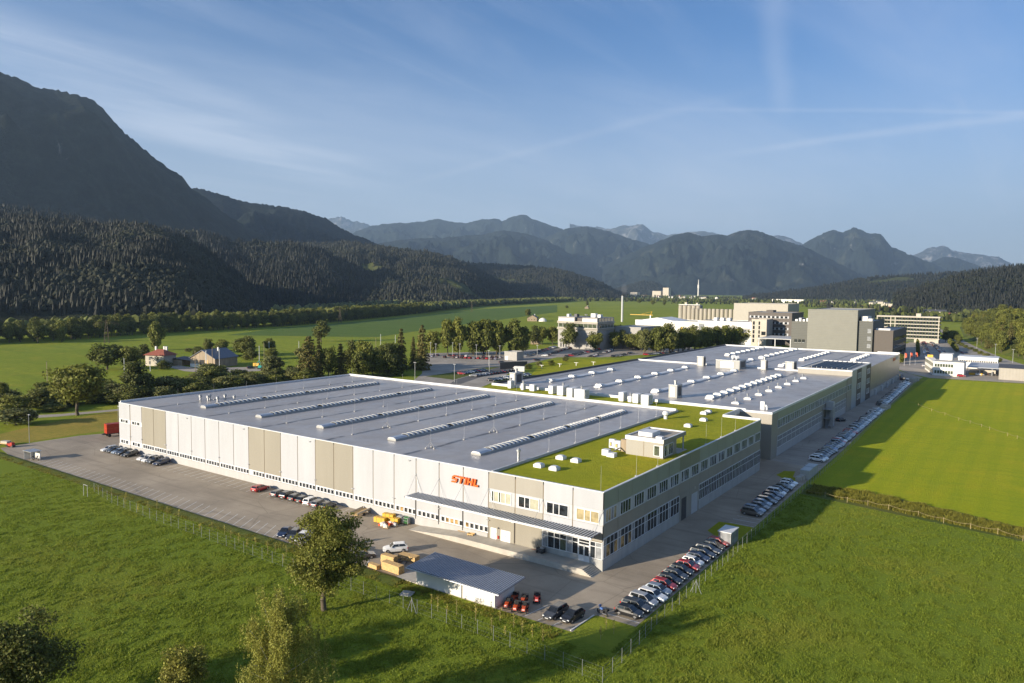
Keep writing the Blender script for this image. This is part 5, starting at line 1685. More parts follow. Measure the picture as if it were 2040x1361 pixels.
part('downpipe', MB().tube((-12.2, -23.88, 2.9), (-12.2, -22.45, 2.5), .06, n=5).tube((-12.2, -22.45, 2.55), (-12.2, -22.45, .1), .06, n=5), 'galv', SH)


def stack(x, y, sx, sy, layers, per, rz, label, mat='wood_fresh', z0=.02, group='stacks of timber by the shed'):
    t = thing('timber_stack', label, 'timber', group, (x, y, z0), math.radians(rz))
    r = random.Random(int(abs(x * 10)))
    for b in (-.35, .35):
        part('bearer', MB().box(sx * b - .06, sx * b + .06, -sy / 2, sy / 2, 0, .1), 'wood_grey', t)
    lh = .22
    w = sy / per
    key = ('plank', round(sx, 1), round(w, 2), mat)
    if key not in PANEL:
        PANEL[key] = MB().box(-sx / 2, sx / 2, 0.01, w - .012, 0, lh - .02).mesh('plank', [mat])
    for l in range(layers):
        for p in range(per):
            obj('plank', PANEL[key], t, (r.uniform(-.06, .06), -sy / 2 + p * w, .1 + l * lh))
    return t


stack(-31.7, -21.6, 2.3, .9, 3, 4, -4, 'small flat stack of fresh timber at the grass edge', 'wood_fresh')
stack(-28.2, -20.8, 4.2, 1.3, 6, 6, -3, 'large stack of fresh yellow timber beside the shed')
stack(-31.3, -18.4, 2.9, 1.2, 6, 5, 2, 'tall timber stack behind the large one by the shed')
stack(-29.6, -15.4, 3.6, 1.5, 4, 5, 6, 'long timber stack farthest from the grass edge', 'wood_fresh')
t = thing('scrap_pile', 'dark heap of roots and scrap between the timber stacks', 'scrap')
r = random.Random(5)
for k in range(12):
    a, b = r.uniform(0, 6.3), r.uniform(.2, .9)
    p = Vector((-29.2 + b * math.cos(a), -17.4 + b * math.sin(a), r.uniform(.1, .9)))
    q = p + Vector((r.uniform(-.7, .7), r.uniform(-.7, .7), r.uniform(-.1, .6)))
    part('branch', MB().tube(p, q, r.uniform(.06, .16), .04, 5), 'bark', t)
pb = MB().box(-.6, .6, -.4, .4, .12, .145)
for k in (-.5, 0, .5):
    pb.box(k - .05, k + .05, -.4, .4, 0, .12)
palm = pb.mesh('pallet', ['wood_fresh'])


def goods(x, y, kind, label, k):
    t = thing('pallet_load', label, 'pallet', 'pallets stored by the white wall', (x, y, .018), math.radians(8))
    obj('pallet', palm, t)
    r = random.Random(k)
    if kind == 'yellow':
        part('bale', MB().box(-1.3, 1.3, -.5, .5, .15, 1.15 + .5 * (k % 2)), 'yellow_paint', t)
        part('strap', MB().box(-.6, -.52, -.505, .505, .15, 1.16 + .5 * (k % 2)).box(.5, .58, -.505, .505, .15, 1.16 + .5 * (k % 2)), 'dark_metal', t)
    elif kind == 'crate':
        for j in range(7):
            cx, cy = r.uniform(-.45, .4), r.uniform(-.3, .3)
            s = r.uniform(.15, .3)
            part('parcel', MB().box(cx - s, cx + s, cy - s * .7, cy + s * .7, .15, .3 + r.uniform(.1, .6)), r.choice(['crate_plastic', 'orange_red', 'render_cream', 'frame_grey', 'render_white']), t)
    else:
        part('cage', MB().box(-.55, -.5, -.5, .5, .15, 1.4).box(.5, .55, -.5, .5, .15, 1.4).box(-.55, .55, -.5, -.46, .75, .82).box(-.55, .55, -.5, -.46, 1.3, 1.38), 'galv', t)
        for j in range(6):
            part('gas_bottle', MB().lathe([(.13, .15), (.13, 1.35), (.05, 1.5), (.05, 1.6)], 8, 0, (-.36 + .36 * (j % 3), -.2 + .4 * (j // 3))), 'green_paint' if kind == 'green' else 'galv', t)


for k, (x, y, kd, lb) in enumerate(((-48.2, -3.6, 'yellow', 'low yellow bale leftmost of the pallets by the white wall'), (-47.4, -2.0, 'yellow', 'tall yellow bale at the back of the pallets by the wall'), (-45.9, -2.2, 'yellow', 'yellow bale beside the gas bottles by the wall'),
                                    (-46.3, -5.0, 'crate', 'pallet of loose white parcels at the front left of the pallets'), (-44.9, -5.3, 'crate', 'pallet of mixed parcels frontmost of the pallets by the wall'), (-45.4, -3.9, 'crate', 'pallet of mixed parcels in the middle of the pallets'),
                                    (-44.3, -3.6, 'crate', 'pallet of parcels right of the middle one by the wall'), (-45.0, -1.2, 'grey', 'pallet cage of grey gas bottles by the wall'), (-43.4, -1.1, 'green', 'pallet cage of green gas bottles at the end of the wall windows'))):
    goods(x, y, kd, lb, k)
t = thing('flatbed_trailer', 'pale wooden flatbed trailer by the white wall behind the tree', 'trailer', None, (-55.2, -2.4, .018), math.radians(100))
part('bed', MB().box(-2.4, 2.4, -1.0, 1.0, .62, .75), 'wood_fresh', t)
part('side_board', MB().box(-2.4, 2.4, -1.03, -.98, .76, 1.15), 'render_cream', t)
part('side_board', MB().box(-2.4, 2.4, .98, 1.03, .76, 1.15), 'render_cream', t)
part('drawbar', MB().tube((2.4, 0, .6), (3.6, 0, .5), .06, n=5), 'dark_metal', t)
for s in (-1, 1):
    part('wheel', MB().tube((0, s * .95 - .1, .31), (0, s * .95 + .1, .31), .31, n=12), 'black_rubber', t)
t = thing('box_trailer', 'red box trailer behind the far left corner of the hall', 'trailer', None, (-175.6, 9.6, .018), math.radians(-100))
part('box', MB().box(-3.6, 3.6, -1.25, 1.25, 1.1, 4.0), 'red_paint', t)
part('stripe', MB().box(-3.61, 3.61, -1.26, 1.26, 2.6, 2.75), 'orange_red', t)
part('chassis', MB().box(-3.4, 4.6, -.5, .5, .75, 1.09), 'dark_metal', t)
for x in (-2.0, -.8, 2.8):
    for s in (-1, 1):
        part('wheel', MB().tube((x, s * 1.05 - .15, .48), (x, s * 1.05 + .15, .48), .48, n=12), 'black_rubber', t)
t = thing('gate_hut', 'small white hut with grey roof at the left end of the yard', 'hut', None, (-161.3, -20.6, .018), math.radians(4))
part('wall', MB().box(-1.8, 1.8, .9, 1.1, .02, 2.3).box(-1.8, -1.6, -1.2, .89, .02, 2.3), 'render_white', t)
for x in (-1.7, 1.7):
    part('post', MB().box(x - .06, x + .06, -1.3, -1.18, 0, 2.3), 'galv', t)
part('roof', MB().box(-2.1, 2.1, -1.5, 1.4, 2.31, 2.45), 'trim_metal', t)
part('window', MB().box(-1.86, -1.81, -.6, .5, 1.1, 1.9), 'glass_dark', t)
# scooter beside the hut
def two_wheeler(x, y, rz, label, cat, paint, size=1.0):
    t = thing('motorbike' if cat == 'motorbike' else 'scooter', label, cat, None, (x, y, .018), math.radians(rz), (size, size, size))
    for wx in (-.68, .72):
        w = MB()
        for k in range(14):
            a, b = 2 * math.pi * k / 14, 2 * math.pi * (k + 1) / 14
            w.tube((wx + .26 * math.cos(a), 0, .31 + .26 * math.sin(a)), (wx + .26 * math.cos(b), 0, .31 + .26 * math.sin(b)), .055, n=5)
        w.tube((wx, -.05, .31), (wx, .05, .31), .14, n=8)
        part('wheel', w, 'black_rubber', t)
    part('engine', MB().box(-.28, .3, -.17, .17, .25, .62), 'dark_metal', t)
    part('tank', MB().add([(-.1, -.13, .68), (.42, -.16, .72), (.42, .16, .72), (-.1, .13, .68), (-.08, -.09, .86), (.3, -.1, .95), (.3, .1, .95), (-.08, .09, .86)], [(0, 3, 2, 1), (4, 5, 6, 7), (0, 1, 5, 4), (1, 2, 6, 5), (2, 3, 7, 6), (3, 0, 4, 7)]), paint, t)
    part('seat', MB().box(-.75, -.1, -.13, .13, .70, .80), 'black_rubber', t)
    part('fork', MB().tube((.72, -.09, .31), (.45, -.09, .95), .03, n=5).tube((.72, .09, .31), (.45, .09, .95), .03, n=5), 'rim', t)
    part('handlebar', MB().tube((.42, -.36, 1.02), (.42, .36, 1.02), .022, n=5).tube((.42, -.36, 1.02), (.5, -.3, 1.2), .02, n=4).tube((.42, .36, 1.02), (.5, .3, 1.2), .02, n=4), 'dark_metal', t)
    part('headlamp', MB().tube((.52, 0, .9), (.62, 0, .9), .1, n=8), 'lamp_lens', t)
    part('fairing', MB().box(.42, .5, -.18, .18, .92, 1.22), paint, t)
    part('exhaust', MB().tube((-.2, .18, .32), (-.95, .2, .42), .05, n=6), 'rim', t)
    part('topcase', MB().box(-1.05, -.7, -.2, .2, .82, 1.08), 'black_rubber', t)


two_wheeler(7.9, -14.8, 160, 'black and blue motorbike at the end of the near fence row', 'motorbike', 'blue_paint', 1.15)
two_wheeler(-159.4, -20.6, 30, 'pale scooter parked beside the small white hut', 'scooter', 'render_cream', 1.05)


def mower(x, y, rz, label, mat):
    t = thing('ride_on_mower', label, 'mower', 'ride-on mowers by the shed', (x, y, .018), math.radians(rz))
    part('bonnet', MB().add([(.1, -.3, .45), (.95, -.27, .42), (.95, .27, .42), (.1, .3, .45), (.12, -.27, .95), (.85, -.22, .82), (.85, .22, .82), (.12, .27, .95)], [(0, 3, 2, 1), (4, 5, 6, 7), (0, 1, 5, 4), (1, 2, 6, 5), (2, 3, 7, 6), (3, 0, 4, 7)]), mat, t)
    part('chassis', MB().box(-.75, .9, -.35, .35, .28, .44), 'dark_metal', t)
    part('mower_deck', MB().box(-.3, .45, -.58, .58, .12, .3), mat, t)
    part('fender', MB().box(-.85, -.2, -.48, .48, .5, .62), mat, t)
    part('seat', MB().box(-.6, -.15, -.24, .24, .63, .74).box(-.68, -.58, -.24, .24, .74, 1.15), 'black_rubber', t)
    part('steering_wheel', MB().tube((.08, 0, 1.05), (.12, 0, 1.12), .2, n=10).tube((.22, 0, .8), (.1, 0, 1.06), .025, n=5), 'black_rubber', t)
    part('headlight', MB().box(.951, .97, -.2, .2, .6, .7), 'lamp_lens', t)
    part('grass_box', MB().box(-1.5, -.88, -.5, .5, .3, .95), 'dark_metal', t)
    for (wx, r, w) in ((.68, .2, .14), (-.52, .27, .22)):
        for s in (-1, 1):
            part('wheel', MB().tube((wx, s * .46 - w / 2, r), (wx, s * .46 + w / 2, r), r, n=12).tube((wx, s * .46 - w / 2 - .01, r), (wx, s * .46 + w / 2 + .01, r), r * .4, n=8, m=1), ['black_rubber', 'plate'], t)


for k, (x, y, h, lb) in enumerate(((-4.7, -20.9, -70, 'red ride-on mower nearest the shed wall, front line'), (-3.1, -21.0, -68, 'red ride-on mower in the middle of the front line'), (-1.9, -20.6, -66, 'red ride-on mower at the right of the front line'),
                                   (-5.3, -18.4, -70, 'red ride-on mower behind, next to the shed'), (-3.6, -18.3, -68, 'red ride-on mower in the middle of the back line'), (-2.3, -16.6, -60, 'dark red ride-on mower standing apart behind the others'))):
    mower(x, y, h, lb, 'orange_red' if k < 5 else 'red_paint')
# bicycle leaning on the shed
t = thing('bicycle', 'bicycle leaning on the sunny shed wall at its right end', 'bicycle', None, (-8.6, -22.75, .02))
for wx in (-.52, .52):
    w = MB()
    for k in range(16):
        a, b = 2 * math.pi * k / 16, 2 * math.pi * (k + 1) / 16
        w.tube((wx + .33 * math.cos(a), 0, .35 + .33 * math.sin(a)), (wx + .33 * math.cos(b), 0, .35 + .33 * math.sin(b)), .022, n=4)
    part('wheel', w, 'black_rubber', t)
fr = MB()
for a, b in (((-.52, .35), (-.08, .33)), ((-.52, .35), (-.2, .85)), ((-.08, .33), (-.22, .95)), ((-.08, .33), (.38, .8)), ((-.2, .85), (.37, .85)), ((.52, .35), (.36, .98))):
    fr.tube((a[0], 0, a[1]), (b[0], 0, b[1]), .022, n=5)
part('frame', fr, 'dark_metal', t)
part('saddle', MB().box(-.34, -.1, -.07, .07, .95, 1.0), 'black_rubber', t)
part('handlebar', MB().tube((.34, -.28, 1.02), (.34, .28, 1.02), .018, n=5), 'galv', t)
# things on the dock
t = thing('ground_machine', 'small dark maintenance machine parked on the dock by the entrance', 'machine', None, (-11.7, -.95, 1.0))
part('body', MB().box(-.7, .75, -.4, .4, .25, .85), 'dark_metal', t)
part('hood', MB().box(.1, .7, -.36, .36, .86, 1.15), 'galv', t)
part('drawbar', MB().tube((-.7, 0, .4), (-1.9, 0, .25), .05, n=5), 'orange_red', t)
part('handle', MB().tube((-.6, -.25, .85), (-.9, -.25, 1.4), .03, n=5).tube((-.6, .25, .85), (-.9, .25, 1.4), .03, n=5), 'dark_metal', t)
for wx in (-.45, .45):
    for s in (-1, 1):
        part('wheel', MB().tube((wx, s * .45 - .07, .24), (wx, s * .45 + .07, .24), .24, n=10), 'black_rubber', t)
t = thing('wooden_pallet', 'single wooden pallet with low frame on the dock near the ramp', 'pallet', None, (-27.3, -.9, 1.0), .2)
obj('pallet', palm, t)
part('pallet_frame', MB().box(-.6, .6, -.4, -.37, .15, .34).box(-.6, .6, .37, .4, .15, .34).box(-.6, -.57, -.36, .36, .15, .34), 'wood_fresh', t)
single('floor_plank', MB().box(-30.9, -29.2, -.45, -.25, 1.004, 1.05), 'wood_fresh', 'loose plank lying at the top of the ramp', 'plank')
# manhole block in the meadow
t = thing('concrete_shaft', 'small concrete shaft cover in the grass left of the shed', 'shaft cover', None, (-19.9, -26.2, 0), .35)
part('base', MB().box(-.95, .95, -.8, .8, 0, .22), 'plinth_grey', t)
part('cover', MB().box(-.55, .55, -.45, .45, .22, .42), 'concrete', t)
# bike shelter and the boxes along the fence
t = thing('bike_shelter', 'glazed bike shelter with pale roof at the end of the near fence row', 'shelter', None, (12.2, 26.9, .022))
part('roof', MB().box(-1.25, 1.35, -2.2, 2.2, 2.5, 2.64), 'frame_white', t)
part('back_wall', MB().box(1.2, 1.25, -2.0, 2.0, .1, 2.45), 'glass_sky', t)
part('side_wall', MB().box(-1.0, 1.19, -2.05, -2.0, .1, 2.45), 'glass_sky', t)
part('side_wall', MB().box(-1.0, 1.19, 2.0, 2.05, .1, 2.45), 'glass_sky', t)
for (x, y) in ((-1.05, -2.02), (-1.05, 2.02), (1.22, -2.08), (1.22, 2.08)):
    part('post', MB().box(x - .04, x + .04, y - .04, y + .04, 0, 2.5), 'galv', t)
t = thing('storage_container', 'grey storage box with two pale roof panels beside the fence', 'container', None, (12.0, 89.6, .02))
part('body', MB().box(-1.0, 1.15, -4.7, 4.6, .05, 2.2), 'plinth_grey', t)
part('roof_panel', MB().box(-1.05, 1.2, -4.5, -.2, 2.22, 2.35), 'band_blue', t)
part('roof_panel', MB().box(-1.05, 1.2, .3, 4.4, 2.22, 2.35), 'band_blue', t)
for k, (x, y, s) in enumerate(((11.2, 82.9, 1.0), (11.6, 84.3, 1.1))):
    t = thing('concrete_block', 'pale concrete block before the storage box, %s of two' % ('front' if k == 0 else 'rear'), 'concrete block', 'concrete blocks by the fence', (x, y, .02))
    part('block', MB().box(-.7, .7, -.55, .55, 0, s), 'concrete', t)
    part('cap', MB().box(-.6, .6, -.45, .45, s, s + .12), 'plinth', t)
for k, (x, y, s) in enumerate(((9.6, 222.0, 1.8), (9.8, 226.5, 2.0), (6.5, 336.5, 2.4), (7.0, 341, 2.6))):
    single('stone_block', MB().prism([(-s * .8, -1.6), (s * .7, -1.8), (s * .9, 1.5), (-s * .7, 1.7)], 0, s * .75), 'concrete', 'pale stone block in the far fence row, %s from the near side' % nth(k + 1), 'stone block', 'stone blocks in the far row', (x, y, .02))
dg = thing('mini_digger', 'small yellow digger half hidden behind the big tree', 'digger', None, (-45.6, -19.4, .02), .8)
part('track', MB().box(-1.0, 1.0, -.8, -.45, 0, .5), 'black_rubber', dg)
part('track', MB().box(-1.0, 1.0, .45, .8, 0, .5), 'black_rubber', dg)
part('body', MB().box(-1.0, .7, -.65, .65, .55, 1.2), 'yellow_paint', dg)
part('cab', MB().box(-.4, .5, -.6, .2, 1.2, 2.4), 'yellow_paint', dg)
part('cab_window', MB().box(.505, .52, -.5, .1, 1.4, 2.2).box(-.3, .4, -.62, -.605, 1.4, 2.2), 'glass_dark', dg)
part('boom', MB().tube((.6, .35, 1.0), (1.7, .35, 2.6), .13, n=5).tube((1.7, .35, 2.6), (2.6, .35, 1.4), .11, n=5), 'yellow_paint', dg)
part('bucket', MB().box(2.4, 2.9, .1, .6, .9, 1.4), 'dark_metal', dg)
# bits at the far left of the yard
t = thing('yard_roller', 'small red machine at the far left edge of the yard', 'machine', None, (-182.5, -17.6, .02), .3)
part('body', MB().box(-1.0, .9, -.5, .5, .35, 1.1), 'red_paint', t)
part('hood', MB().box(.1, .85, -.42, .42, 1.1, 1.4), 'red_paint', t)
part('drum', MB().tube((.8, -.5, .35), (.8, .5, .35), .35, n=12), 'dark_metal', t)
part('wheel', MB().tube((-.8, -.5, .35), (-.8, .5, .35), .35, n=12), 'black_rubber', t)
t = thing('goods_trolley', 'low trolley with pale load at the left picture edge', 'trolley', None, (-187.0, -17.2, .02), .3)
part('bed', MB().box(-1.6, 1.6, -.8, .8, .4, .55), 'wood_fresh', t)
part('load', MB().box(-1.2, 1.3, -.7, .7, .56, 1.2), 'render_cream', t)
for s in (-1, 1):
    part('wheel', MB().tube((1.0, s * .8 - .08, .2), (1.0, s * .8 + .08, .2), .2, n=8).tube((-1.0, s * .8 - .08, .2), (-1.0, s * .8 + .08, .2), .2, n=8), 'black_rubber', t)
for (x, y, h, lb) in ((-184.4, -12.0, 8.5, 'slim grey yard lamp at the left edge of the yard'), (-180.0, 12.0, 8.5, 'slim grey yard lamp behind the red box trailer')):
    t = thing('yard_lamp', lb, 'lamp post', 'yard lamps', (x, y, .02))
    part('pole', MB().tube((0, 0, 0), (0, 0, h), .09, .06, 7), 'galv', t)
    part('lamp_head', MB().box(-.1, .9, -.15, .15, h - .05, h + .08), 'frame_grey', t)

# ------------------------------------------------------------------ buildings beyond the halls
def window_grid(parent, x0, x1, y, z0, nfl, fh, n, mat='glass_dark', h=1.6, fill=.75, axis='y', name='window'):
    """one window object per opening"""
    w = (x1 - x0) / n
    key = ('wg', round(w * fill, 2), h, mat, axis)
    if key not in PANEL:
        m = MB()
        if axis == 'y':
            m.box(0, w * fill, -.06, .02, 0, h, 0)
            m.box(-.08, w * fill + .08, -.1, .0, -.12, -.02, 1)
        else:
            m.box(-.02, .06, 0, w * fill, 0, h, 0)
            m.box(0, .1, -.08, w * fill + .08, -.12, -.02, 1)
        PANEL[key] = m.mesh(name, [mat, 'frame_white'])
    for f in range(nfl):
        for k in range(n):
            a = x0 + w * (k + (1 - fill) / 2)
            obj(name, PANEL[key], parent, (a, y, z0 + f * fh) if axis == 'y' else (y, a, z0 + f * fh))


def block(name, label, cat, x0, x1, y0, y1, h, mat, roof='plinth_grey', para=.6, group=None):
    t = thing(name, label, cat, group)
    part('wall', MB().box(x0, x1, y0, y1, 0, h), mat, t)
    part('roof', MB().box(x0 + .4, x1 - .4, y0 + .4, y1 - .4, h, h + .2), roof, t)
    part('coping', MB().box(x0 - .1, x1 + .1, y0 - .1, y0 + .39, h, h + para).box(x0 - .1, x1 + .1, y1 - .39, y1 + .1, h, h + para).box(x0 - .1, x0 + .39, y0 + .392, y1 - .392, h, h + para).box(x1 - .39, x1 + .1, y0 + .392, y1 - .392, h, h + para), mat, t)
    return t


W1 = block('high_bay_warehouse', 'tall windowless olive grey high-bay warehouse behind the roofs', 'warehouse', -74.4, -41.5, 450, 520, 34.2, 'wh_green')
part('door', MB().box(-60, -55, 449.9, 449.99, 0, 5), 'frame_grey', W1)
W2 = block('side_block', 'dark grey-green block attached left of the tall warehouse', 'warehouse', -86.0, -74.5, 452, 505, 25.2, 'wh_dark')
window_grid(W2, -84, -76, 451.95, 10.5, 1, 3, 3, h=2.2)
for k in range(4):
    part('roof_plant', MB().box(-85 + 2.6 * k, -83.4 + 2.6 * k, 458, 470, 25.4, 27 + (k % 2)), 'galv', W2)
W3 = block('side_block', 'dark grey-green block with square windows right of the tall warehouse', 'warehouse', -41.4, -32.0, 452, 500, 26.8, 'wh_dark')
window_grid(W3, -35.6, -32.4, 451.95, 9.0, 3, 5.2, 1, h=2.6, mat='glass_sky')
part('roof_plant', MB().box(-40, -36, 455, 470, 27, 30.5).box(-35.5, -33, 455, 462, 27, 29), 'render_white', W3)
W4 = block('low_block', 'low dark brown block right of the tall warehouse', 'building', -31.9, -19.5, 454, 520, 20.8, 'dark_brown')
part('roof_unit', MB().box(-31, -22, 458, 462, 21.1, 22.4), 'frame_white', W4)
window_grid(W4, 458, 516, -19.45, 4, 3, 5, 7, h=2.2, axis='x')
BR = block('brown_office', 'dark brown office block with strips of windows behind the white building', 'building', -151.2, -113.4, 560, 600, 28.0, 'dark_brown')
part('roof_house', MB().box(-137, -131, 565, 575, 28.7, 30.5), 'dark_brown', BR)
for z in (8.5, 13.5, 18.5, 23.5):
    part('window_strip', MB().box(-150, -116, 559.9, 559.99, z, z + 2.0), 'frame_grey', BR)
    window_grid(BR, -149.5, -116.5, 559.88, z + .1, 1, 4, 9, h=1.8, fill=.6)
block('storage_hall', 'plain beige windowless storage hall in the distance behind the silos', 'warehouse', -237.5, -174.3, 780, 830, 32.0, 'wh_beige')
WB = block('white_building', 'long white low building with grey stripe behind the trees', 'building', -190.5, -141.5, 540, 575, 19.6, 'render_white')
part('stripe', MB().box(-184, -143, 539.85, 539.99, 12.6, 14.6), 'render_grey', WB)
part('dark_end', MB().box(-189.5, -184.5, 539.84, 539.99, 8.0, 17.5), 'glass_sky', WB)
for k in range(3):
    part('roof_unit', MB().box(-178 + 6 * k, -175 + 6 * k, 546, 552, 20.3, 23.0), 'frame_white', WB)
ST = block('stair_tower', 'pale cream stair tower at the right end of the white building', 'building', -141.4, -128.5, 538, 556, 22.6, 'render_cream')
window_grid(ST, -140.5, -138.4, 537.95, 3, 5, 3.8, 1, h=3.0, mat='glass_dark')
window_grid(ST, -135.6, -133.9, 537.95, 3, 5, 3.8, 1, h=3.0, mat='glass_dark')
part('side', MB().box(-128.49, -128.4, 538.2, 556, 0, 22.4), 'render_grey', ST)
part('window_panel', MB().box(-132.8, -129.2, 537.9, 537.99, 9.5, 12.6), 'glass_dark', ST)
CN2 = thing('loading_canopy', 'flat grey canopy over the lorry yard between the blocks', 'canopy')
part('roof', MB().box(-126, -88, 505, 545, 8.6, 9.2), 'frame_grey', CN2)
for x in (-125, -112, -100, -90):
    part('post', MB().box(x - .25, x + .25, 505.2, 505.7, 0, 8.6), 'galv', CN2)
LT = thing('lorry', 'white lorry with grey box parked below the flat canopy', 'lorry', None, (-106.0, 470.0, 0))
part('trailer_box', MB().box(-5, 9, -1.4, 1.4, 1.3, 5.2), 'light_box' if 'light_box' in MATS else 'plinth_grey', LT)
part('cab', MB().box(-8.2, -5.4, -1.3, 1.3, .8, 4.4), 'render_white', LT)
part('windscreen', MB().box(-8.25, -8.2, -1.1, 1.1, 2.6, 3.8), 'glass_dark', LT)
for x in (-7, 1, 5.5, 7):
    part('wheel', MB().tube((x, -1.42, .55), (x, -1.1, .55), .55, n=10), 'black_rubber', LT)
# silos: every silo is a thing
sm = MB().lathe([(3.1, 0), (3.1, 26.3), (2.6, 26.9), (.3, 27.2)], 14).mesh('silo', ['silo_concrete'])
for k in range(10):
    x = -334 + 6.2 * (k % 5)
    y = 852 + 7 * (k // 5)
    tag(obj('silo', sm, None, (x, y, 0), 0, (1, 1, 1.0 + .02 * (k // 5))), 'tall concrete silo, %s of the higher group in the %s line' % (nth(k % 5 + 1), 'front' if k < 5 else 'back'), 'silo', 'higher silos')
for k in range(13):
    tag(obj('silo', sm, None, (-314 + 5.55 * k, 846 + .3 * k, 0), 0, (.82, .82, .86)), 'lower concrete silo, %s from left in the long line' % nth(k + 1), 'silo', 'lower silos')
t = thing('silo_headhouse', 'small roof houses and rail on top of the high silos', 'building')
part('house', MB().box(-328, -325, 850, 855, 27.4, 31), 'render_cream', t)
part('house', MB().box(-312, -309.5, 850, 855, 27.4, 30.6), 'render_cream', t)
part('rail', MB().box(-336, -306, 848.9, 849.1, 27.8, 28.3), 'galv', t)
# glass office
GO = thing('glass_office', 'long six-storey office with pale floor bands and dark glazing at right', 'office')
part('glazed_core', MB().box(-66.0, -13.4, 690.5, 704, 0, 23.6), 'glass_green', GO)
for f in range(7):
    z = 3.6 + f * 3.35
    part('floor_band', MB().box(-66.6, -12.7, 689.6, 704.6, z, z + .75), 'render_cream', GO)
part('roof', MB().box(-66.6, -12.7, 689.6, 704.6, 24.46, 24.9), 'render_cream', GO)
part('roof_house', MB().box(-33, -29, 692, 699, 24.91, 27.6), 'render_cream', GO)
part('end_wall', MB().box(-33.5, -13.2, 690.2, 690.49, 0, 3.5), 'render_cream', GO)
for x in (-66.2, -54.2, -50.4, -13.6):
    part('pier', MB().box(x - .35, x + .35, 689.75, 690.45, 0, 24.4), 'render_cream', GO)
window_grid(GO, -65.5, -54.6, 690.3, 7.6, 5, 3.35, 4, 'glass_dark', 2.3, .62)
window_grid(GO, -49.8, -14.2, 690.3, 4.5, 6, 3.35, 14, 'glass_dark', 2.3, .58)
# white office by the field
WO = thing('white_office', 'white two-storey office with window bands beside the field end', 'office')
part('wall', MB().box(12.0, 27.2, 380, 396, 0, 8.0), 'render_white', WO)
part('roof', MB().box(12.3, 26.9, 380.3, 395.7, 8.0, 8.15), 'plinth_grey', WO)
part('wing', MB().add([(4.2, 416, 0), (12.0, 380, 0), (12.0, 396, 0), (8.5, 416, 0), (4.2, 416, 8.0), (12.0, 380, 8.0), (12.0, 396, 8.0), (8.5, 416, 8.0)], [(0, 1, 5, 4), (4, 5, 6, 7), (3, 0, 4, 7), (2, 3, 7, 6)]), 'render_white', WO)
for z in (1.2, 5.0):
    part('window_band', MB().box(12.4, 22.2, 379.9, 379.99, z, z + 1.9), 'frame_white', WO)
    window_grid(WO, 12.6, 22.0, 379.88, z + .1, 1, 3, 7, 'glass_green', 1.7, .78)
    part('wing_glass', MB().add([(4.45, 414, z), (11.9, 380.0, z), (11.9, 380.0, z + 1.9), (4.45, 414, z + 1.9), (4.35, 414, z), (11.8, 380.0, z), (11.8, 380.0, z + 1.9), (4.35, 414, z + 1.9)], [(4, 5, 6, 7), (0, 3, 2, 1)]), 'glass_pale', WO)
part('roof_house', MB().box(14.0, 20.4, 392, 404, 8.16, 11.6), 'render_white', WO)
part('yellow_board', MB().box(6.0, 9.0, 409, 409.3, 8.1, 9.6), 'yellow_paint', WO)
WW = thing('workshop_wing', 'long white workshop with a line of small windows behind the white office', 'workshop')
part('wall', MB().box(20.2, 41.3, 440, 456, 0, 6.6), 'render_white', WW)
part('roof', MB().box(19.8, 41.7, 439.6, 456.4, 6.6, 7.3), 'frame_white', WW)
window_grid(WW, 20.8, 41.0, 439.95, 4.0, 1, 3, 17, 'glass_dark', 1.2, .5)
cp = thing('carport_roof', 'flat grey carport between the white office and the beige shed', 'carport')
part('roof', MB().box(27.6, 47.0, 398, 436, 4.2, 4.5), 'frame_grey', cp)
for x in (28, 34, 40, 46):
    part('post', MB().box(x - .12, x + .12, 398.2, 398.45, 0, 4.2), 'galv', cp)
GS = thing('beige_shed', 'beige metal shed with dark low roof at the right picture edge', 'shed')
part('wall', MB().box(43.8, 75, 380, 398, 0, 6.6), 'wh_beige', GS)
part('roof', MB().add([(43.4, 379.6, 6.6), (75.4, 379.6, 6.6), (75.4, 398.4, 6.6), (43.4, 398.4, 6.6), (43.4, 389, 8.1), (75.4, 389, 8.1)], [(0, 1, 5, 4), (2, 3, 4, 5), (1, 2, 5), (3, 0, 4), (0, 3, 2, 1)]), 'roof_dark', GS)
sc = thing('site_cabin', 'cream site cabin in the yard beside the carport', 'cabin', None, (38.6, 404, .05))
part('wall', MB().box(-3, 3, -1.4, 1.4, .1, 2.8), 'render_cream', sc)
part('window', MB().box(1.0, 2.2, -1.46, -1.41, 1.1, 2.0), 'glass_dark', sc)
single('yellow_skip', MB().add([(-3, -1, 0), (3, -1, 0), (3, 1, 0), (-3, 1, 0), (-3.4, -1.2, 1.2), (3.4, -1.2, 1.2), (3.4, 1.2, 1.2), (-3.4, 1.2, 1.2)], [(0, 3, 2, 1), (4, 5, 6, 7), (0, 1, 5, 4), (1, 2, 6, 5), (2, 3, 7, 6), (3, 0, 4, 7)]), 'yellow_paint', 'yellow skip on the ground before the carport', 'skip', None, (32.2, 396.5, .06))
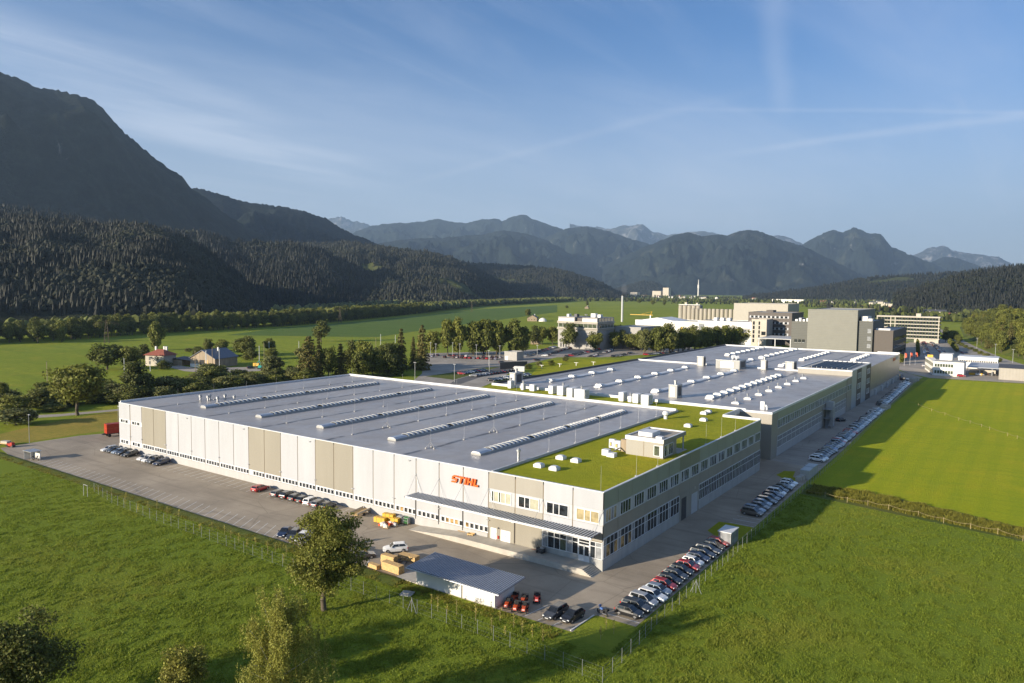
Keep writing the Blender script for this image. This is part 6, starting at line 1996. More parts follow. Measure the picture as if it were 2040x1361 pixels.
# grey office left
GY = thing('grey_office', 'grey four-storey office with white blinds and two roof blocks', 'office')
part('wall', MB().box(-254.3, -218.9, 402, 430, 0, 15.2), 'render_grey', GY)
part('upper_block', MB().box(-254.3, -239.2, 402, 430, 16.9, 25.2), 'render_grey', GY)
part('upper_block', MB().box(-232.4, -218.9, 402, 430, 16.9, 25.0), 'render_grey', GY)
part('recess', MB().box(-239.1, -232.5, 404.5, 430, 16.9, 24.6), 'dark_brown', GY)
for z in (15.25, 20.2):
    part('ledge', MB().box(-254.9, -218.2, 401.2, 430.6, z, z + .55).box(-254.9, -218.2, 401.3, 430.5, z + .9, z + 1.6), 'render_cream', GY)
for (xa, xb) in ((-253.8, -239.6), (-231.9, -219.3)):
    part('blind_strip', MB().box(xa, xb, 401.9, 401.99, 21.9, 24.0), 'door_white', GY)
window_grid(GY, -253.8, -219.4, 401.96, 17.0, 1, 3, 9, 'glass_green', 2.9, .88)
window_grid(GY, 404, 429, -218.88, 17.0, 2, 5, 5, 'glass_green', 2.6, .8, 'x')
window_grid(GY, -252.6, -245.5, 401.95, 1.0, 1, 3, 3, 'glass_dark', 3.2, .45)
for k, (x, s) in enumerate(((-250, 1.0), (-243, 1.2), (-228, 2.0), (-222, 1.3))):
    part('roof_unit', MB().box(x, x + 2 * s, 408, 412, 25.2, 26.2 + s), 'frame_white' if k != 1 else 'dark_metal', GY)
part('dish', MB().lathe([(.1, 26.5), (1.6, 27.4)], 12, 0, (-231, 406)), 'render_white', GY)
AN = block('office_annex', 'grey flat annex right of the grey office behind the trees', 'building', -218.8, -196, 432, 470, 17.0, 'render_grey')
# white factory buildings beyond
wf = block('white_factory', 'white factory buildings with yellow doors beyond the grey office', 'factory', -262, -198.3, 560, 600, 17.4, 'render_white')
for x in (-255, -247, -228, -215):
    part('yellow_door', MB().box(x, x + 2.0, 559.9, 559.98, 7.0, 12.5), 'yellow_paint', wf)
part('saw_roof', MB().add([(-258, 562, 17.6), (-222, 562, 17.6), (-222, 598, 17.6), (-258, 598, 17.6), (-240, 562, 20.6), (-240, 598, 20.6)], [(0, 1, 4), (2, 3, 5), (0, 4, 5, 3), (1, 2, 5, 4)]), 'frame_white', wf)
ch = thing('steel_chimney', 'tall slim pale steel chimney rising beyond the factories', 'chimney', None, (-436, 880, 0))
part('shaft', MB().lathe([(1.6, 0), (1.5, 39)], 14), 'frame_grey', ch)
part('rim', MB().lathe([(1.65, 38.0), (1.65, 39.2)], 14), 'dark_metal', ch)
N = Nodes('steam')
pv = N.n('ShaderNodeVolumePrincipled')
pv.inputs['Color'].default_value = (0.95, 0.96, 1.0, 1)
pv.inputs['Density'].default_value = 0.012
N.l(pv.outputs[0], N.out.inputs['Volume'])
MATS['steam'] = N.m
tag(part('chimney_steam', MB().lathe([(1.0, 39.4), (3.4, 42), (5.0, 47), (4.2, 52), (1.5, 56)], 12, 0, (2.5, 0)), 'steam', None, (-436, 880, 0)), 'small pale steam puff over the steel chimney', 'steam', None, 'stuff')
cr = thing('tower_crane', 'yellow tower crane with long jib over the white factories', 'crane', None, (-309.5, 700, 0))
part('mast', MB().box(-.5, .5, -.5, .5, 0, 17.5), 'galv', cr)
part('jib', MB().box(-26, 3, -.3, .3, 17.5, 18.1), 'yellow_paint', cr)
part('apex', MB().tube((0, 0, 18), (2.0, 0, 22), .3, n=5).tube((2, 0, 22), (-12, 0, 18.5), .12, n=4), 'yellow_paint', cr)


def gable_house(x, y, w, d, h, rh, rz, wall, roofm, label, group=None, far=True, cat='house', name='house'):
    t = thing(name, label, cat, group, (x, y, 0), math.radians(rz))
    part('wall', MB().add([(-w / 2, -d / 2, 0), (w / 2, -d / 2, 0), (w / 2, d / 2, 0), (-w / 2, d / 2, 0), (-w / 2, -d / 2, h), (w / 2, -d / 2, h), (w / 2, d / 2, h), (-w / 2, d / 2, h), (0, -d / 2, h + rh), (0, d / 2, h + rh)],
                           [(0, 1, 5, 8, 4), (2, 3, 7, 9, 6), (1, 2, 6, 5), (3, 0, 4, 7)]), wall, t)
    o = .6
    part('roof', MB().add([(-w / 2 - o, -d / 2 - o, h - .3), (0, -d / 2 - o, h + rh + .15), (0, d / 2 + o, h + rh + .15), (-w / 2 - o, d / 2 + o, h - .3), (w / 2 + o, -d / 2 - o, h - .3), (w / 2 + o, d / 2 + o, h - .3),
                           (-w / 2 - o, -d / 2 - o, h - .05), (0, -d / 2 - o, h + rh + .45), (0, d / 2 + o, h + rh + .45), (-w / 2 - o, d / 2 + o, h - .05), (w / 2 + o, -d / 2 - o, h - .05), (w / 2 + o, d / 2 + o, h - .05)],
                           [(0, 1, 2, 3), (1, 4, 5, 2), (9, 8, 7, 6), (8, 11, 10, 7), (0, 6, 7, 1), (1, 7, 10, 4), (3, 2, 8, 9), (2, 5, 11, 8), (0, 3, 9, 6), (4, 10, 11, 5)]), roofm, t)
    part('chimney', MB().box(w * .15, w * .15 + .8, -.4, .4, h + rh * .5, h + rh + 1.4), 'render_white', t)
    if not far:
        wm = MB().box(0, 1.0, -.05, .02, 0, 1.3).mesh('window', ['glass_dark'])
        for k in range(3):
            obj('window', wm, t, (-w * .36 + k * w * .28, -d / 2, h * .35))
    return t


# farmstead at left
fm = thing('farmhouse', 'cream farmhouse with red hipped roof beside the tall tree', 'house', None, (-361, 130, 0), math.radians(20))
part('wall', MB().box(-6.5, 6.5, -5, 5, 0, 6.3), 'render_cream', fm)
rf = part('roof', MB().add([(-7.5, -6, 6.2), (7.5, -6, 6.2), (7.5, 6, 6.2), (-7.5, 6, 6.2), (-2, 0, 9.4), (2, 0, 9.4)], [(0, 1, 5, 4), (2, 3, 4, 5), (1, 2, 5), (3, 0, 4), (0, 3, 2, 1)]), 'roof_red', fm)
for (x, y) in ((-4, 0), (.5, 1.5), (2.5, 1)):
    part('chimney', MB().box(x, x + .9, y, y + .9, 8.0, 11), 'render_white', rf)
wm = MB().box(0, 1.1, -.06, .02, 0, 1.8).mesh('window', ['glass_dark'])
for (x, z) in ((-4, 3.4), (1.5, 3.4), (-4, .9), (2.5, .9)):
    obj('window', wm, fm, (x, -5, z))
sd = thing('open_shed', 'low open shed between the farmhouse and the barn', 'shed', None, (-350.5, 141, 0), math.radians(20))
part('roof', MB().add([(-7, -5, 4.0), (7, -5, 3.0), (7, 5, 3.4), (-7, 5, 4.4), (-7, -5, 4.2), (7, -5, 3.2), (7, 5, 3.6), (-7, 5, 4.6)], [(4, 5, 6, 7), (0, 3, 2, 1), (0, 1, 5, 4), (1, 2, 6, 5), (2, 3, 7, 6), (3, 0, 4, 7)]), 'roof_dark', sd)
part('wall', MB().box(-6.8, -1, -4.5, 4.5, 0, 3.2), 'wood_grey', sd)
part('post', MB().box(6.3, 6.6, -4.6, -4.3, 0, 3.0), 'wood_grey', sd)
bn = gable_house(-334, 147, 17.5, 19, 5.4, 4.4, 16, 'wood_grey', 'roof_slate', 'timber barn with blue-grey roof and dark doorway', None, True, 'barn', 'barn')
part('doorway', MB().box(-1.8, 1.6, -9.56, -9.45, .05, 4.4), 'black_rubber', bn)  # flat black plate stands for the shade inside the open door
part('white_base', MB().box(-8.7, -2.0, -9.58, -9.4, .02, 2.0).box(4.2, 8.7, -9.58, -9.4, .02, 2.0), 'render_white', bn)
part('door_leaf', MB().box(1.7, 4.1, -9.6, -9.48, .05, 4.3), 'wood_fresh', bn)
sheet('farm_track', [(-352, 128), (-322, 121), (-300, 126), (-292, 150), (-300, 166), (-318, 152), (-334, 134), (-352, 136)], 'gravel', .05)
for k, (x, y, c) in enumerate(((-318.5, 137, 'white'), (-312, 139, 'light grey'), (-306, 152, 'dark grey'), (-304, 158, 'silver'))):
    car('van' if k == 0 else 'estate', c, x, y, 70, '%s vehicle at the timber barn' % c, 'vehicles at the barn', 0, .08)
dg = thing('small_digger', 'small green excavator with raised arm near the barn', 'digger', None, (-300, 153.5, .06), .6)
part('body', MB().box(-1, 1, -.7, .7, .7, 2.2), 'teal_paint', dg)
part('track', MB().box(-1.2, 1.2, -.9, -.5, 0, .7), 'black_rubber', dg)
part('track', MB().box(-1.2, 1.2, .5, .9, 0, .7), 'black_rubber', dg)
part('arm', MB().tube((.9, 0, 1.6), (-.6, 0, 4.8), .18, n=5).tube((-.6, 0, 4.8), (-2.2, 0, 2.4), .15, n=5), 'teal_paint', dg)
oc = thing('orange_tipper', 'orange tipper trailer beside the excavator', 'trailer', None, (-309, 158, .06), .4)
part('tub', MB().box(-1.8, 1.8, -1.1, 1.1, .9, 2.6), 'yellow_paint', oc)
part('wheel', MB().tube((0, -1.2, .45), (0, 1.2, .45), .45, n=10), 'black_rubber', oc)
# farm buildings out in the fields
for k, (x, y, w, d, h, rz, wl, rm, lb) in enumerate(((-540, 800, 14, 18, 5, 25, 'wood_grey', 'roof_dark', 'dark-roofed field barn on the wide meadow'), (-290, 424, 8, 10, 4, 30, 'wood_grey', 'roof_dark', 'small hut at the edge of the meadow behind the grove'),
                                                     (-830, 1480, 9, 12, 4, 20, 'wood_grey', 'roof_dark', 'lone hay barn far out on the meadow'), (-258, 650, 13, 15, 10, 15, 'render_white', 'roof_dark', 'white gabled house beside the factories'),
                                                     (-243, 628, 10, 12, 5, 15, 'render_cream', 'roof_red', 'low cream house below the white gabled one'))):
    gable_house(x, y, w, d, h, w * .28, rz, wl, rm, lb, None, False)
wt = thing('white_tent', 'white domed tent beside the dark-roofed field barn', 'tent', None, (-523, 800, 0))
part('cover', MB().lathe([(6, 0), (5.4, 2.2), (3.6, 4.2), (1.2, 5.2)], 14), 'render_white', wt)
# town in the distance: houses one can count
rt_ = random.Random(12)
TOWNS = ((-2480, 4300, 620, 500, 30, 'village at the foot of the wooded hill'), (-1960, 4550, 520, 420, 22, 'town in the middle of the valley'), (-1350, 4200, 500, 400, 14, 'town right of the middle'), (-330, 3300, 300, 420, 16, 'village on the right side of the valley'), (-120, 3150, 220, 420, 10, 'hamlet at the right hill foot'))
for (cx, cy, rx, ry, n, nm) in TOWNS:
    for k in range(n):
        s = rt_.uniform(.8, 1.7)
        gable_house(cx + rt_.uniform(-rx, rx), cy + rt_.uniform(-ry, ry), 11 * s, 15 * s, rt_.uniform(6, 11), 4, rt_.uniform(0, 180), rt_.choice(['render_white', 'render_white', 'render_cream']), rt_.choice(['roof_red', 'roof_dark', 'roof_dark']), 'distant pale house in the %s' % nm, 'houses of the %s' % nm)
for k, (x, y, w, d, h, lb) in enumerate(((-2230, 4260, 60, 40, 40, 'distant pale block of flats left of the works'), (-1905, 4450, 40, 36, 62, 'distant pale works tower'), (-1965, 4440, 60, 30, 40, 'lower part of the distant works'), (-2085, 4350, 50, 40, 30, 'distant cream works hall'),
                                         (-770, 3050, 130, 30, 14, 'long white distant hall behind the beige storage hall'), (-300, 2560, 90, 40, 10, 'distant low hall right of the tall warehouse'))):
    block('works_block', lb, 'building', x - w / 2, x + w / 2, y, y + d, h, 'render_cream' if k != 4 else 'render_white')
ms = thing('transmitter_mast', 'distant slim pale mast above the town', 'mast', None, (-1780, 4700, 0))
part('shaft', MB().lathe([(5, 0), (4, 60), (6, 62), (6, 84), (3, 86), (1.5, 120)], 10), 'render_white', ms)
for k, (x, y, w, rm) in enumerate(((-205, 2250, 60, 'roof_red'), (-120, 1800, 46, 'roof_dark'), (-250, 2080, 40, 'roof_red'), (-60, 1500, 44, 'roof_red'), (-330, 2200, 36, 'roof_red'))):
    gable_house(x, y, 16, w, 6, 4, 80, 'render_cream', rm, 'long low farm building right of the tall warehouse, %s from near' % nth(k + 1), 'long farm buildings at right')
for (x, y, lb) in ((-223, 295, 'grey flat-roofed kiosk building at the lot'), ):
    k = block('kiosk', lb, 'kiosk', x - 5, x + 5, y - 4, y + 4, 5.2, 'render_grey')
    part('door', MB().box(x - 4, x - 2, y - 4.1, y - 4.01, 0, 2.6), 'door_white', k)
cb = thing('white_container', 'white container on the lawn beside the far hall', 'container', None, (-181, 240, .05), math.radians(25))
part('box', MB().box(-3, 3, -1.25, 1.25, .1, 2.9), 'render_white', cb)
part('door', MB().box(-3.05, -3.01, -1.1, 1.1, .2, 2.7), 'frame_grey', cb)
dw = thing('dark_wall', 'long dark screen wall between the lot and the lawn', 'wall', None, (-192, 250, .05), math.radians(62))
part('panel', MB().box(-9, 9, -.15, .15, 0, 4.0), 'dark_metal', dw)
part('cap', MB().box(-9.1, 9.1, -.2, .2, 4.0, 4.15), 'galv', dw)
# lawn ornaments: pale test stands
for k, (x, y) in enumerate(((-180, 262), (-176, 276), (-172, 289), (-166, 300), (-184, 240))):
    t = thing('test_stand', 'small pale test stand on the lawn, %s from near' % nth(k + 1), 'stand', 'stands on the lawn', (x, y, .05))
    part('post', MB().box(-.15, .15, -.15, .15, 0, 1.8), 'render_white', t)
    part('bar', MB().box(-1.4, 1.4, -.1, .1, 1.8, 2.0), 'render_white', t)

# ------------------------------------------------------------------ poles, pylons, lamps, flags
def pole(x, y, h, label, mat='frame_white', r=.16, name='pole', group='poles by the farm track', arm=False):
    t = thing(name, label, 'pole', group, (x, y, .05))
    part('shaft', MB().tube((0, 0, 0), (0, 0, h), r, r * .75, 7), mat, t)
    part('cap', MB().lathe([(r * 1.3, h), (r * 1.3, h + .15)], 7), 'dark_metal', t)
    if arm:
        part('lamp_head', MB().box(-.9, .9, -.15, .15, h + .05, h + .2), 'frame_grey', t)


for k, (x, y, h) in enumerate(((-314.9, 48.7, 11), (-317.2, 85.6, 10), (-334.7, 108.8, 8), (-310, 120, 12), (-316, 130, 11), (-320, 133, 11), (-303.5, 126, 14), (-310, 134.5, 12), (-308, 159, 12.5), (-352, 195, 10), (-372, 214, 9), (-337, 211, 11), (-346, 290, 9), (-331, 280, 13), (-349, 314, 10))):
    pole(x, y, h, 'pale wooden railway pole, %s from the left of the line by the farm' % nth(k + 1), 'frame_white' if k % 3 else 'wood_grey')
for k, (x, y) in enumerate(((-283, 280), (-273, 274), (-271.5, 290), (-261, 285), (-247.5, 286), (-214, 255), (-231, 290), (-178, 178), (-199, 172), (-192, 226), (-251, 340), (-215, 311))):
    pole(x, y, 9, 'slim grey car park lamp, %s of the sunny lots' % nth(k + 1), 'galv', .12, 'lamp_post', 'car park lamps', True)
for k, (x, y) in enumerate(((60, 452), (48, 505), (36, 560), (20, 640))):
    pole(x, y, 9, 'slim street lamp on the main road at right, %s from near' % nth(k + 1), 'galv', .14, 'lamp_post', 'street lamps at right', True)
for k, (x, y) in enumerate(((-9, 430), (-6.5, 436), (-4, 441))):
    t = thing('flag_pole', 'flag pole with orange flag past the metal hall, %s of three' % nth(k + 1), 'flag', 'orange flags', (x, y, .05))
    part('pole', MB().tube((0, 0, 0), (0, 0, 8.5), .08, .05, 6), 'frame_white', t)
    part('flag', MB().add([(.1, 0, 8.3), (1.2, .25, 8.0), (1.4, -.1, 5.6), (.1, 0, 5.0), (.1, .03, 8.3), (1.2, .28, 8.0), (1.4, -.07, 5.6), (.1, .03, 5.0)], [(0, 1, 2, 3), (7, 6, 5, 4)]), 'orange_red', t)


def pylon(x, y, h, rz, label):
    t = thing('power_pylon', label, 'pylon', 'power pylons on the meadow', (x, y, 0), math.radians(rz))
    m = MB()
    for sx in (-1, 1):
        for sy in (-1, 1):
            m.tube((sx * 1.7, sy * 1.7, 0), (sx * .35, sy * .35, h), .12, .08, 4)
    n = 9
    for k in range(n):
        z0, z1 = h * k / n, h * (k + 1) / n
        w0, w1 = 1.7 - 1.35 * k / n, 1.7 - 1.35 * (k + 1) / n
        for s in (-1, 1):
            m.tube((-w0, s * w0, z0), (w1, s * w1, z1), .07, n=4)
            m.tube((s * w0, -w0, z0), (s * w1, w1, z1), .07, n=4)
    part('lattice_tower', m, 'bark', t)
    a = MB()
    for s in (-1, 1):
        a.tube((0, 0, h * .86), (s * 9, 0, h * .82), .12, .08, 4).tube((0, 0, h * .93), (s * 9, 0, h * .82), .08, n=4)
        for q in (3, 6, 9):
            a.tube((s * q, 0, h * .82), (s * q, 0, h * .74), .1, n=5)
    part('cross_arm', a, 'bark', t)


pylon(-549.8, 193, 19, 55, 'steel power pylon on the meadow at left')
pylon(-670, 547, 21, 55, 'steel power pylon on the crop field in the middle distance')
pylon(-842, 1041, 22, 55, 'farthest small steel power pylon on the meadow')

# ------------------------------------------------------------------ fences
def wire_fence(label, pts, h, name='wire_fence'):
    t = thing(name, label, 'fence')
    pm = MB().tube((0, 0, 0), (0, 0, h), .032, n=6).mesh('post', ['galv'])
    wr = MB()
    for (a, b) in zip(pts, pts[1:]):
        L = math.hypot(b[0] - a[0], b[1] - a[1])
        n = max(1, round(L / 2.75))
        for k in range(n):
            f = k / n
            obj('post', pm, t, (a[0] + (b[0] - a[0]) * f, a[1] + (b[1] - a[1]) * f, 0))
        for q in range(4):
            z = h * (.1 + .29 * q)
            wr.tube((a[0], a[1], z), (b[0], b[1], z), .005, n=3, cap=False)
    tag(part('wire_mesh', wr, 'galv', t), kind='stuff')
    return t


wire_fence('thin wire mesh fence with grey posts along the meadow left of the shed', [(-116, -26.5), (-104, -28.6), (-90, -29.4), (-50, -30.3), (-3, -30.4), (16.8, -31.6)], 2.1)
wire_fence('wire mesh fence with grey posts beside the fence row of cars', [(16.8, -31.5), (16.2, -20), (15.6, -13), (15.5, 20), (15.0, 40), (14.6, 70), (14.2, 119), (11.2, 220), (8.6, 342)], 2.0)


def wood_fence(label, pts, rail_h, group='wooden field fences'):
    t = thing('wooden_fence', label, 'fence', group)
    pm = MB().tube((0, 0, 0), (0, 0, 1.25), .065, .06, 6).mesh('post', ['wood_post'])
    for (x, y) in pts:
        obj('post', pm, t, (x, y, 0))
    for (a, b) in zip(pts, pts[1:]):
        m = MB()
        prev = None
        for k in range(6):
            f = k / 5
            sag = .25 * 4 * f * (1 - f)
            p = (a[0] + (b[0] - a[0]) * f, a[1] + (b[1] - a[1]) * f, rail_h - sag)
            if prev:
                m.tube(prev, p, .03, n=5, cap=False)
            prev = p
        part('rail', m, 'wood_post', t)


wood_fence('wooden post and rail fence crossing the meadow right of the car row', [(14.9, 70.8), (20.0, 70.9), (25.0, 69.5), (29.2, 69.7), (33.5, 68.9), (39.4, 67.3), (44.2, 65.4), (49, 64.3), (53.6, 63.8), (57.7, 61.5), (63, 60), (68.5, 58.6)], 1.05)
wood_fence('low wooden fence slanting across the far mown field', [(15, 251), (20.2, 240), (26.1, 229), (31.4, 221), (36.7, 211), (40.6, 206), (44.4, 200), (47, 195.5), (52.4, 186.5), (55.1, 182.4), (60, 174), (66, 164)], 1.0)
wood_fence('yellowish wooden fence along the far end of the mown field', [(15.3, 361), (20, 360), (26.8, 358.5), (33, 359), (38.9, 360), (47, 362.5), (55.5, 365.7), (64, 368)], 1.0)
t = thing('small_goal', 'small white goal in the meadow by the left fence', 'goal', None, (-113.6, -29.5, 0))
part('post', MB().box(-.9, -.82, -.04, .04, 0, 2.6), 'plinth_grey', t)
part('post', MB().box(.82, .9, -.04, .04, 0, 2.6), 'plinth_grey', t)
part('bar', MB().box(-.9, .9, -.04, .04, 2.6, 2.68), 'plinth_grey', t)
for (x, y, lb) in ((-15.0, -30.5, 'grey braced corner post with two struts in the fence before the shed'), (16.0, .9, 'grey braced post with two struts in the fence beside the near cars')):
    t = thing('fence_brace', lb, 'fence post', None, (x, y, 0))
    part('post', MB().tube((0, 0, 0), (0, 0, 2.2), .05, n=6), 'galv', t)
    part('strut', MB().tube((-.9, 0, 0), (0, 0, 2.0), .035, n=5), 'galv', t)
    part('strut', MB().tube((.9, 0, 0), (0, 0, 2.0), .035, n=5), 'galv', t)

# ------------------------------------------------------------------ trees
def quads(P, size, r, droop=0.0, outward=None):
    """leaf cards: one small four-cornered leaf spray per point"""
    n = len(P)
    a = r.normal(size=(n, 3))
    if outward is not None:
        a = a * .8 + outward * 1.1
    a /= np.linalg.norm(a, axis=1)[:, None] + 1e-9
    b = r.normal(size=(n, 3))
    b[:, 2] -= droop
    b -= (b * a).sum(1)[:, None] * a
    b /= np.linalg.norm(b, axis=1)[:, None] + 1e-9
    c = np.cross(a, b)
    s = (size * r.uniform(.6, 1.35, n))[:, None]
    k = r.uniform(.45, .8, n)[:, None]
    V = np.stack([P - b * s, P + c * s * k, P + b * s, P - c * s * k], 1).reshape(-1, 3)
    F = np.arange(4 * n).reshape(-1, 4)
    return V, F


def clump_crown(seed, n, size, cz, rx, rz, K, rc, zmin=0.0, lean=0.0, hollow=.5, flat=1.0):
    r = np.random.RandomState(seed)
    d = r.normal(size=(K, 3))
    d /= np.linalg.norm(d, axis=1)[:, None]
    rad = r.uniform(hollow, 1.0, K)[:, None]
    C = d * rad * np.array([rx, rx, rz]) + np.array([0, 0, cz])
    C[:, 2] = np.maximum(C[:, 2], zmin + .02)
    w = r.uniform(.5, 1.4, K)
    idx = r.choice(K, n, p=w / w.sum())
    e = r.normal(size=(n, 3))
    e /= np.linalg.norm(e, axis=1)[:, None]
    e *= (r.uniform(0, 1, n) ** .45)[:, None]
    rr_ = (rc * w[idx] ** .5)[:, None]
    P = C[idx] + e * rr_ * np.array([1, 1, .62 * flat])
    P[:, 0] += lean * P[:, 2]
    P = P[P[:, 2] > zmin]
    o = P - np.array([0, 0, cz - .1])
    o /= np.linalg.norm(o, axis=1)[:, None] + 1e-9
    V, F = quads(P, size, r, 0.3, o)
    return V, F, C


def fir_crown(seed, n, size, droop=.5, layers=16):
    r = np.random.RandomState(seed)
    P, nm = [], []
    for k in range(layers):
        z = .06 + .92 * (k / layers) + r.uniform(-.01, .01)
        R_ = .5 * (1 - z) ** .85 + .02
        nb = max(4, int(13 * (1 - z) + 4))
        for q in range(nb):
            a = 2 * math.pi * (q + r.rand()) / nb
            L = R_ * r.uniform(.65, 1.12)
            m = max(3, int(n / layers / nb * (1.4 - z)))
            t = r.uniform(.12, 1, m)
            x = L * t * math.cos(a) + r.normal(size=m) * .018
            y = L * t * math.sin(a) + r.normal(size=m) * .018
            zz = z - droop * L * t ** 1.4 * .35 + r.normal(size=m) * .008
            P.append(np.stack([x, y, zz], -1))
    P = np.concatenate(P)
    o = np.zeros_like(P)
    o[:, 2] = .8
    o[:, :2] = P[:, :2]
    o /= np.linalg.norm(o, axis=1)[:, None] + 1e-9
    return quads(P, size, r, .2, o)


def trunk_mesh(name, h, r0, r1, limbs, mat, seed, curve=.02):
    rs = random.Random(seed)
    m = MB()
    p = Vector((0, 0, 0))
    n = 6
    m.tube((0, 0, -.01), (0, 0, .03), r0 * 1.5, r0, 8)
    for k in range(n):
        q = Vector((rs.uniform(-curve, curve), rs.uniform(-curve, curve), h * (k + 1) / n))
        m.tube(p, q, r0 + (r1 - r0) * k / n, r0 + (r1 - r0) * (k + 1) / n, 8, cap=False)
        p = q
    for (c, f) in limbs:
        s = Vector((0, 0, h * f))
        c = Vector(c)
        mid = s.lerp(c, .5) + Vector((0, 0, -.02))
        rr_ = (r0 + (r1 - r0) * f) * (.32 if mat == 'bark_birch' else .55)
        m.tube(s, mid, rr_, rr_ * .7, 5, cap=False).tube(mid, c, rr_ * .7, rr_ * .25, 5, cap=False)
    return m.mesh(name, [mat], True)


TREES = {}


def tree_kind(kind, var):
    key = (kind, var)
    if key in TREES:
        return TREES[key]
    s = hash(kind) % 7 + 0
    seed = {'o': 100, 'b': 200, 'p': 300, 's': 400, 'w': 500, 'c': 600}[kind] + var
    leaf = {'o': 'leaf_mid', 'b': ('leaf_dark', 'leaf_mid', 'leaf_mid')[var % 3], 'p': 'leaf_mid', 's': ('leaf_mid', 'leaf_dark', 'leaf_pale')[var % 3], 'w': 'leaf_pale', 'c': 'needle'}[kind]
    if kind == 'c':
        V, F = fir_crown(seed, 4200, .03)
        tr = trunk_mesh('trunk', .97, .022, .004, [], 'bark', seed, .002)
    else:
        cz, rx, rz, K, rc, n, zmin = {'o': (.60, .38, .30, 46, .17, 6500, .14), 'b': (.56, .36, .36, 40, .19, 4200, .08), 'p': (.53, .34, .40, 48, .17, 4400, .06), 's': (.42, .36, .38, 30, .20, 2800, .0), 'w': (.50, .36, .40, 40, .18, 4200, .03)}[kind]
        V, F, C = clump_crown(seed, n, .036 if kind != 'o' else .024, cz, rx, rz, K, rc, zmin)
        limbs = [(tuple(c), .35 + .4 * random.Random(i).random()) for i, c in enumerate(C[:7])]
        tr = trunk_mesh('trunk', .62 if kind != 's' else .35, .026 if kind != 's' else .02, .010, limbs, 'bark', seed)
    cr = np_mesh('crown', V, F, [leaf])
    TREES[key] = (cr, tr)
    return TREES[key]


def tree(x, y, h, w, kind, label, group, var, name=None):
    cr, tr = tree_kind(kind, var)
    nm = name or {'o': 'oak_tree', 'b': 'leafy_tree', 'p': 'poplar_tree', 's': 'shrub', 'w': 'willow_tree', 'c': 'spruce_tree'}[kind]
    t = thing(nm, label, 'shrub' if kind == 's' else 'tree', group, (x, y, 0), random.Random(int(x * 7 + y * 3)).uniform(0, 6.28), (w, w, h))
    obj('crown', cr, t)
    obj('trunk', tr, t)
    return t


